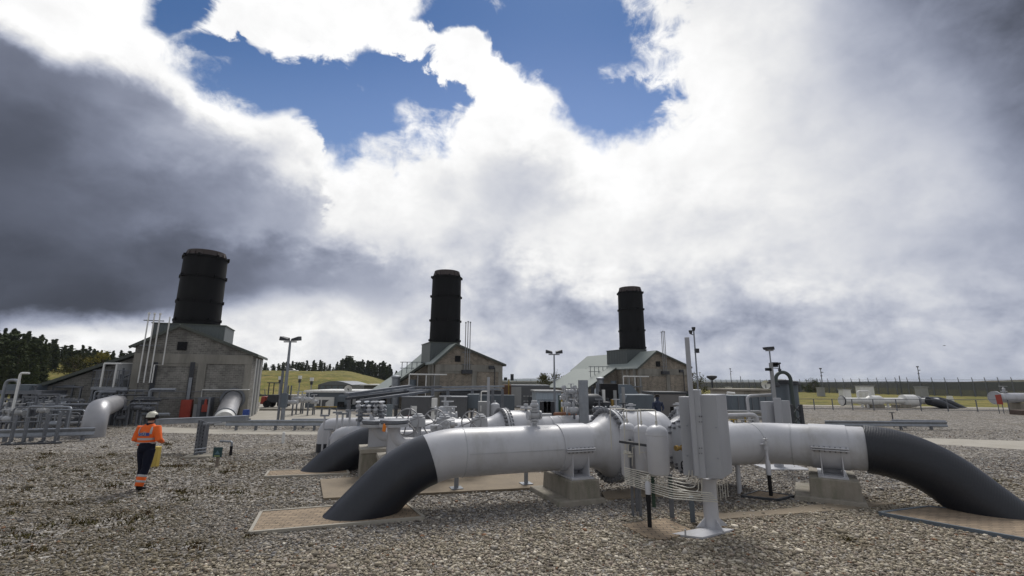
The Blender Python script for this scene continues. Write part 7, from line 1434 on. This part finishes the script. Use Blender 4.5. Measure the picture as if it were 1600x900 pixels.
# masts behind the fence
for i, (u, vt, Y) in enumerate(((1143, 577, 150), (1438, 574, 115), (1407, 587, 98), (1158, 588, 118), (1285, 577, 108))):
    P = far(u, Y); z = zat(P, vt); r = T('camera_mast', ['thin camera mast on the skyline, left of the second cabinet', 'tall camera mast on the skyline at the right, above the white spool', 'plain thick fence pole left of the tall right mast', 'plain thick fence pole right of the leftmost mast', 'camera mast on the skyline above the dark bush'][i], 'mast', P)
    MB().cyl(P, P + Z * z, .13, .08, 8).build('pole', DSTEEL, r)
    if i in (0, 1, 4): MB().bx(P.x, P.y, z, z + .3, .45, .3).build('camera_head', DSTEEL, r, smooth=0); MB().bx(P.x + .3, P.y, z - .8, z - .6, .4, .2).build('side_box', STEEL, r, smooth=0); MB().bx(P.x, P.y, z - 1.6, z - 1.4, .35, .2).build('lower_box', DSTEEL, r, smooth=0)
for i, (u, w_, h_, Y) in enumerate(((1272, 1.8, 3.0, 112), (1262, 1.3, 2.1, 115), (1245, 1.4, 2.0, 120), (1083, 1.8, 3.4, 60))):
    P = far(u, Y); broadleaf('bush', h_ * 1.05, w_, 40 + i, P, GLEAF if i == 3 else NEEDLE, ['dark bush rising above the far fence, tallest', 'low dark bush behind the far fence, middle', 'low dark bush behind the far fence, left', 'olive bush just showing beside the cabinet mast'][i], 1500, .1)
# low rail fence along the perimeter path
a_, b_ = G(1240, 641), G(1395, 643); 
def lowrail(us, label):
    r = T('post_and_rail', label, 'railing', G(us[0], 640.5)); pr = None
    for u in us:
        P = G(u, 640 + (u - 1240) * .0125); z = zat(P, 623 + (u - 1240) * .004); MB().cyl(P, P + Z * z, .045, n=6).build('post', DSTEEL, r)
        if pr: 
            for f_ in (.98, .12): MB().cyl(pr[0] + Z * pr[1] * f_, P + Z * z * f_, .025, n=5).build('rail', DSTEEL, r)
        pr = (P, z)
lowrail([1215, 1273, 1302, 1333, 1366, 1402, 1440, 1482, 1528, 1578, 1640], 'thin steel post and rail fence in front of the perimeter path, right')
# far white spool with black bend
def spool():
    Y = 48; a = D(1318, 625, Y); b = D(1460, 627, Y + 1); zc = a.z; z = D(1318, 626, Y).z; r = T('far_pipe_spool', 'white pipe spool with round door and black bend, far off on the grass', 'pipe spool', V((a.x, Y, 0)))
    z = .95 if z < .3 else z; A = V((a.x, Y, z)); B = V((b.x, Y + .6, z)); d = (B - A).normalized(); R_ = .30
    MB().cyl(A, B, R_, n=24).build('pipe_run', WHITE, r); MB().lathe(A - d * .25, d, [(0, .02), (0, .46), (.12, .46), (.12, .5), (.2, .5), (.2, .3)], 24).build('round_door', WHITE, r, smooth=30); MB().lathe(A - d * .24, d, [(0, .48), (.03, .52), (.1, .52), (.1, .47)], 24, cap=False).build('door_ring', DARKM, r, smooth=30)
    L = (B - A).length
    MB().lathe(A + d * L * .24, d, [(0, R_), (.4, .52), (1.4, .52), (1.8, R_)], 24).build('valve_barrel', WHITE, r, smooth=50); MB().lathe(A + d * L * .62, d, [(0, R_), (.05, .62), (1.3, .62), (1.5, R_)], 24).build('insulation_joint', WHITE, r, smooth=50); MB().lathe(A + d * L * .74, d, [(0, R_), (0, .5), (.1, .5), (.1, .32), (.4, .32), (.4, .5), (.5, .5), (.5, R_)], 20, cap=False).build('flange_pair', PIPE2, r, smooth=30)
    MB().tube(fillet([A + d * 1.6, A + d * 1.6 + Z * .95, A + d * 2.9 + Z * .95, A + d * 2.9], .3), .10, 10).build('hoop', WHITE, r)
    for f_ in (.19, .25, .38, .46, .67): p = A + d * L * f_; MB().beam((p.x, p.y, 0), (p.x, p.y, z), .16).build('leg', WHITE, r, smooth=0)
    for f_ in (.32, .60): p = A + d * L * f_; MB().bx(p.x, p.y, 0, .35, 1.2, 1.1).build('footing', CONC, r, smooth=0)
    for oy in (0, 1.6):
        p = B + V((-1.2 + oy * 1.5, oy - .8, 0)); q = V((p.x + 2.2, p.y - .2, -.4)); MB().tube([V((p.x - (2 if oy else .5), p.y, z)), V((p.x - .4, p.y, z)), V((p.x + .7, p.y, z - .28)), q], .42 if not oy else .40, 20).build('black_bend' if not oy else 'rear_black_bend', DARKC, r, smooth=60)
spool()
for (u, v, w_, h_, Y, lab) in ((1350, 620, 1.6, 2.1, 55, 'white kiosk box behind the far pipe spool, largest'), (1318, 620, .9, 1.7, 54, 'small white box left of the kiosk behind the far spool'), (1438, 620, 1.0, 2.0, 58, 'pale blue box on the grass behind the far pipe spool'), (1281, 612, 1.0, 1.5, 85, 'small grey box at the far fence, left of the far spool'), (1138, 612, .8, 1.6, 80, 'small white box at the far fence, left of the mast')):
    P = far(u, Y); P.z = 0; r = T('kiosk_box', lab, 'kiosk', P); MB().bx(P.x, P.y, 0, h_, w_, .8).build('body', WHITE if 'white' in lab else PALEG, r, smooth=0, bevel=.03); MB().bx(P.x, P.y, h_, h_ + .07, w_ + .15, .95).build('lid', PALEG, r, smooth=0)
P = G(1433, 635); MB().bx(P.x, P.y, 0, zat(P, 629.5), .6, .4).build('marker_block', WHITE, None, label='tiny white block at the foot of the far pipe spool', cat='marker')
P = D(1484, 622, 60); MB().bx(P.x, P.y, 0, .9, .7, .5, 0, .1).build('marker_block', WHITE, None, label='tiny white marker alone on the far grass', cat='marker')
# right edge: big pale pipe with flange, red sign
Y = 43; A = D(1556, 621.5, Y); z = A.z; r = T('far_vessel_pipe', 'pale grey horizontal vessel with bolted end and upright valve at the right edge', 'vessel', V((A.x, Y, 0))); d = V((1, .12, 0)).normalized()
MB().lathe(A, d, [(0, .34), (.03, .44), (9, .44)], 32).build('shell', PIPE, r, smooth=50); f_ = MB().lathe(A - d * .12, d, [(0, .36), (0, .60), (.16, .60), (.16, .34)], 32).build('end_flange', PIPE2, r, smooth=30); ringbolts(f_, A - d * .02, d, .53, 16, .045, .14, BOLT, -.08)
p = A + d * 1.0 + Z * .42; MB().lathe(p, Z, [(0, .1), (.12, .1), (.12, .22), (.2, .22), (.2, .1), (.4, .12), (.5, .04), (.62, .04)], 16).build('valve_body', PIPE2, r, smooth=30); MB().tube(arc(p + Z * .62, 0, 6.2832, .26, (1, 0, 0), (0, 1, 0), 18)[:-1], .03, 6, closed=True).build('handwheel', PALEG, r)
for k in (2.2, 4.4): q = A + d * k; MB().bx(q.x, q.y, 0, z - .45, .6, 1.0).build('support', CONC, r, smooth=0)
P = D(1565, 640, 40.2); P = V((P.x, P.y, 0)); z0, z1 = zat(P, 632), zat(P, 617); r = T('red_sign', 'leaning red sign board on two legs before the pale vessel at the right edge', 'sign', P)
t = MB(); t.sweep([(P.x - .24, P.y, z0 + .02), (P.x + .24, P.y, z0), (P.x + .21, P.y, z1 + .04), (P.x - .29, P.y, z1)], (0, .04, 0)); t.build('board', RED, r, smooth=0)
for x in (-.18, .2): MB().beam((P.x + x, P.y + .05, 0), (P.x + x, P.y + .05, z0 + .2), .04).build('leg', DSTEEL, r, smooth=0)
P = G(1598, 648); MB().bx(P.x + .4, P.y, -.05, .38, 2.0, 1.0, 0, .04).build('stone_trough', mat('brown_block', (.10, .07, .055), .9, 0, .3, 5), None, label='low brown block at the right edge beside the perimeter path', cat='block', bevel=.03)
P = G(1397, 668); r = T('small_stem_valve', 'thin upright stem valve behind the right guard rail', 'valve', P); z = zat(P, 644); MB().cyl(P, P + Z * z, .03, n=8).build('stem', DARKM, r); MB().tube(arc(P + Z * (z - .02), 0, 6.28, .12, (1, 0, 0), (0, 1, 0), 12)[:-1], .02, 6, closed=True).build('handwheel', DARKM, r); MB().bx(P.x, P.y, z * .35, z * .45, .18, .12).build('gland', DARKM, r, smooth=0)
P = D(1476, 540, 60); t = MB(); t.sweep([P + V((-.18, 0, 0)), P + V((-.05, 0, .04)), P + V((0, 0, .02)), P + V((.05, 0, .04)), P + V((.2, 0, .01)), P + V((.03, 0, -.03)), P + V((-.03, 0, -.03))], (0, .12, 0)); t.build('bird', BLACK, None, label='tiny dark bird flying in the grey sky at the right', cat='bird')

# ------------------------------------------------------------------ the walking man
def remesh(name, pieces, m, parent, vox=.012, sm_=4):
    t = MB()
    for (path, r_) in pieces:
        t.tube(path, r_, 16)
    o = t.build('tmp', m, parent, smooth=0); md = o.modifiers.new('r', 'REMESH'); md.mode = 'VOXEL'; md.voxel_size = vox; md.use_smooth_shade = True
    s_ = o.modifiers.new('s', 'SMOOTH'); s_.iterations = sm_; s_.factor = .6
    dg = bpy.context.evaluated_depsgraph_get(); me = bpy.data.meshes.new_from_object(o.evaluated_get(dg)); me.name = name
    o.modifiers.clear(); o.data = me; o.name = name; LOC[o.name] = LOC[parent.name] if parent else o.location.copy(); return o
def ell(path, rs_, kx, name, m, parent, n=24, cap=True):
    """stacked ellipses: radius r across, r*kx fore and aft"""
    vs, fs = [], []; P = [V(p) for p in path]
    for p, r_, k in zip(P, rs_, kx):
        for i in range(n): th = 2 * math.pi * i / n; vs.append(p + V((r_ * math.cos(th), r_ * k * math.sin(th), 0)))
    for j in range(len(P) - 1):
        for i in range(n): q = (i + 1) % n; fs.append((j * n + i, j * n + q, (j + 1) * n + q, (j + 1) * n + i))
    if cap: fs += [tuple(range(n - 1, -1, -1)), tuple(range((len(P) - 1) * n, len(P) * n))]
    return vs, fs
def man():
    B = G(214, 767); man_ = T('person', 'man in orange high visibility jacket, navy trousers and white helmet walking away', 'person', B)
    def p(x, y, z): return V((B.x + x - .10 * min(1, z) - (.03 if z > 1.2 else 0), B.y + y, z))
    # x to the right, y away from the viewer (his front), z up.  He is 1.78 m tall, left foot just lifting, leaning slightly left
    hipL, hipR = p(.01, .08, .93), p(.20, .07, .93)
    knL, knR = p(-.02, .14, .50), p(.15, .03, .50); anL, anR = p(-.10, .20, .10), p(.08, -.06, .12)
    toL, toR = p(-.13, .36, .04), p(.10, .10, .04)
    pel = p(.105, .08, .96); wai = p(.11, .08, 1.10); ch = p(.115, .09, 1.32); ne = p(.12, .10, 1.50); hd = p(.125, .12, 1.66)
    shL, shR = p(-.085, .09, 1.42), p(.32, .09, 1.42); elL, elR = p(-.17, .03, 1.16), p(.405, .03, 1.16); wrL, wrR = p(-.08, .27, 1.08), p(.31, .28, 1.08)
    # the body
    body = remesh('body', [([pel - Z * .04, wai, ch, ne - Z * .03, ne + Z * .05], [.125, .12, .15, .06, .055]), ([hipL, knL, anL], [.085, .055, .04]), ([hipR, knR, anR], [.085, .055, .04]), ([anL, anL + (toL - anL) * .5, toL], [.045, .04, .03]), ([anR, anR + (toR - anR) * .5, toR], [.045, .04, .03]),
                           ([shL, elL, wrL], [.05, .04, .028]), ([shR, elR, wrR], [.05, .04, .028]), ([ch, shL], [.07, .055]), ([ch, shR], [.07, .055]),
                           ([hd - Z * .10, hd - Z * .05, hd + Z * .03, hd + Z * .09, hd + Z * .115], [.05, .075, .088, .07, .03]), ([ne, hd - Z * .04], [.058, .06]), ([hd + V((0, .07, -.02)), hd + V((0, .105, -.03))], [.02, .012]), ([hd + V((-.08, .0, -.02)), hd + V((-.092, 0, -.02))], [.022, .016]), ([hd + V((.08, .0, -.02)), hd + V((.092, 0, -.02))], [.022, .016])], SKIN, man_, .011)
    # hands with five fingers each, loosely curled in front
    for w_, sd in ((wrL, 1), (wrR, -1)):
        pc = [([w_, w_ + V((.03 * sd, .07, -.01))], [.028, .034])]
        for k in range(4):
            b0 = w_ + V((.03 * sd - .026 + .018 * k, .08, -.01)); L = (.060, .070, .066, .050)[k]; pc.append(([b0, b0 + V((0, L * .5, -.01)), b0 + V((.01 * sd, L * .75, -.035)), b0 + V((.01 * sd, L * .6, -.055))], [.0095, .009, .0085, .007]))
        b0 = w_ + V((.045 * sd, .03, .01)); pc.append(([b0, b0 + V((.025 * sd, .03, .015)), b0 + V((.02 * sd, .06, .0))], [.012, .010, .008]))
        remesh('hand', pc, SKIN, man_, .005, 2)
    # trousers
    tr = remesh('trousers', [([pel + Z * .13, pel, pel - Z * .08], [.165, .175, .15]), ([hipL - Z * -.02, (hipL + knL) / 2, knL, (knL + anL) / 2, anL + Z * .03], [.112, .105, .085, .082, .075]), ([hipR, (hipR + knR) / 2, knR, (knR + anR) / 2, anR + Z * .03], [.112, .105, .085, .082, .075])], NAVY, man_, .012)
    for kn, an in ((knL, anL), (knR, anR)):
        d = (an - kn); L = d.length; dn = d.normalized()
        for (t0, t1, m_, nm, add) in ((.36, 1.0, ORG, 'orange_leg_band', .090), (.36, .50, REFL, 'reflective_band', .093), (.68, .80, REFL, 'reflective_band', .093)):
            a = kn + dn * (L * t0); b = kn + dn * (L * t1); MB().lathe(a, dn, [(0, add * .97), (.005, add), ((b - a).length - .005, add * .97), ((b - a).length, add * .94)], 22).build(nm, m_, tr, smooth=50)
    for an, to in ((anL, toL), (anR, toR)):
        remesh('boot', [([an + Z * .07, an, an - Z * .03], [.062, .058, .052]), ([an - Z * .035, an + (to - an) * .5 - Z * .02, to], [.055, .05, .042]), ([an + V((0, -.03, -.045)), an + V((0, 0, -.04))], [.045, .05])], BLACK, man_, .012)
    # jacket with sleeves
    def tor(z, rx, ry, dx=0): return (ch.x + dx + (z - 1.32) * .02, ch.y + (z - 1.32) * .05, z, rx, ry)
    secs = [tor(1.01, .185, .135), tor(1.05, .195, .145), tor(1.15, .20, .145), tor(1.25, .215, .145), tor(1.36, .225, .14), tor(1.43, .205, .12), tor(1.48, .13, .09), tor(1.52, .075, .075)]
    vs, fs = ell([s_[:3] for s_ in secs], [s_[3] for s_ in secs], [s_[4] / s_[3] for s_ in secs], '', None, None)
    t = MB(); t.add(vs, fs)
    for a, b, c in ((shL, elL, wrL), (shR, elR, wrR)): t.tube([a + (ch - a) * .25 + Z * .0, a, (a + b) / 2, b, (b + c) / 2, c], [.085, .088, .078, .075, .062, .05], 16)
    o = t.build('tmp', ORG, man_, smooth=0); md = o.modifiers.new('r', 'REMESH'); md.mode = 'VOXEL'; md.voxel_size = .012; s_ = o.modifiers.new('s', 'SMOOTH'); s_.iterations = 6; s_.factor = .6
    dg = bpy.context.evaluated_depsgraph_get(); me = bpy.data.meshes.new_from_object(o.evaluated_get(dg)); me.polygons.foreach_set('use_smooth', [True] * len(me.polygons)); o.modifiers.clear(); o.data = me; o.name = 'jacket'; LOC[o.name] = B; jk = o
    def belt(z0, z1):
        s0, s1 = [np.array([np.interp(z, [s_[2] for s_ in secs], [s_[i] for s_ in secs]) for i in (0, 1, 3, 4)]) for z in (z0, z1)]
        vs, fs = ell([(s0[0], s0[1], z0), (s1[0], s1[1], z1)], [s0[2] + .004, s1[2] + .004], [(s0[3] + .004) / (s0[2] + .004), (s1[3] + .004) / (s1[2] + .004)], '', None, None, 36); MB().add(vs, fs).build('reflective_band', REFL, jk, smooth=50)
    belt(1.055, 1.095); belt(1.145, 1.195)
    def patch(x0, x1, z0, z1, m_, nm, off=.008, nx=8, nz=6):
        vs, fs = [], []
        for k in range(2):
            for j in range(nz + 1):
                z = z0 + (z1 - z0) * j / nz; cx, cy, rx, ry = [np.interp(z, [s_[2] for s_ in secs], [s_[i] for s_ in secs]) for i in (0, 1, 3, 4)]
                for i in range(nx + 1):
                    x = x0 + (x1 - x0) * i / nx; q = max(0, 1 - (x / (rx + .002)) ** 2); vs.append((cx + x, cy - (ry + off) * math.sqrt(q) + k * .012, z))
        n1 = (nx + 1) * (nz + 1)
        for j in range(nz):
            for i in range(nx): a = j * (nx + 1) + i; fs.append((a, a + 1, a + nx + 2, a + nx + 1)); fs.append((n1 + a, n1 + a + nx + 1, n1 + a + nx + 2, n1 + a + 1))
        return MB().add(vs, fs).build(nm, m_, jk, smooth=50)
    patch(-.165, -.125, 1.285, 1.455, REFL, 'shoulder_stripe', .010, 3, 8); patch(.125, .165, 1.285, 1.455, REFL, 'shoulder_stripe', .010, 3, 8)
    patch(-.13, .13, 1.245, 1.315, BLUE, 'back_patch', .010, 10, 3)
    textobj('GAS', .085, REFL, jk, V((ch.x, ch.y - .165, 1.280)), (0, -1, .03), 'lettering', ext=.001)
    # helmet, ear defenders, hair, collar
    hp = hd + V((0, 0, .02)); HX = HELM
    t = MB(); t.lathe(hp - Z * .01, Z, [(0, .118), (0, .128), (.015, .120), (.05, .117), (.09, .10), (.12, .065), (.134, .01)], 26); t.lathe(hp + V((0, .05, -.012)), Z, [(0, .01), (0, .112), (.01, .112), (.012, .01)], 22); t.build('helmet', HELM, man_, smooth=50)
    t = MB(); t.beam(hp + V((0, -.10, .10)), hp + V((0, .08, .128)), .03, .014); t.build('helmet_ridge', HELM, man_, smooth=0)
    for k in (-1, 1): MB().lathe(hp + V((.105 * k, 0, .0)), (k, 0, 0), [(0, .03), (0, .055), (.035, .055), (.05, .035)], 16).build('ear_defender', BLACK, man_, smooth=40)
    vs, fs = ell([hd + V((0, -.012, -.07)), hd + V((0, -.012, -.03)), hd + V((0, -.010, .02))], [.07, .088, .094], [1, 1, 1], '', None, None); MB().add(vs, fs).build('hair', HAIR, man_)
    MB().lathe((ne.x, ne.y - .005, 1.475), Z, [(0, .088), (.03, .08), (.06, .072), (.06, .06), (0, .06)], 22, cap=False).build('collar', NAVY, man_)
man()
# distant figure in blue
P, h = far_person; s_ = h / 1.78
def q(x, y, z): return V((P.x + x * s_, P.y + y * s_, z * s_))
o = remesh('body', [([q(0, 0, .9), q(0, 0, 1.1), q(0, .02, 1.4), q(0, .02, 1.5)], [.15 * s_, .14 * s_, .18 * s_, .06 * s_]), ([q(-.08, 0, .92), q(-.10, .05, .5), q(-.14, .0, .06)], [.09 * s_, .07 * s_, .05 * s_]), ([q(.08, 0, .92), q(.10, -.04, .5), q(.12, -.02, .06)], [.09 * s_, .07 * s_, .05 * s_]), ([q(-.19, 0, 1.42), q(-.24, -.05, 1.15), q(-.14, -.2, 1.0)], [.055 * s_, .05 * s_, .035 * s_]), ([q(.19, 0, 1.42), q(.25, -.05, 1.15), q(.16, -.2, 1.05)], [.055 * s_, .05 * s_, .035 * s_]), ([q(0, .02, 1.5), q(0, 0, 1.6), q(0, 0, 1.7)], [.055 * s_, .09 * s_, .07 * s_])], mat('blue_overall', (.025, .035, .07), .8), fig, .02)
MB().lathe(q(0, 0, 1.66), Z, [(0, .13 * s_), (.03 * s_, .11 * s_), (.1 * s_, .08 * s_), (.13 * s_, .01)], 14).build('hair', HAIR, fig)

# ------------------------------------------------------------------ air
hb = MB(); hb.bx(1500, 2150, -1.2, 42, 12000, 4700)
hz_m = bpy.data.materials.new('thin_air'); hz_m.use_nodes = True; ht = hz_m.node_tree; ht.nodes.clear()
pv_ = ht.nodes.new('ShaderNodeVolumePrincipled'); pv_.inputs['Density'].default_value = .00013; pv_.inputs['Color'].default_value = (.80, .88, 1.0, 1); pv_.inputs['Anisotropy'].default_value = .2
ho_ = ht.nodes.new('ShaderNodeOutputMaterial'); ht.links.new(pv_.outputs[0], ho_.inputs['Volume'])
hb.build('haze', hz_m, None, kind='stuff', smooth=0, label='thin pale haze over the far land')
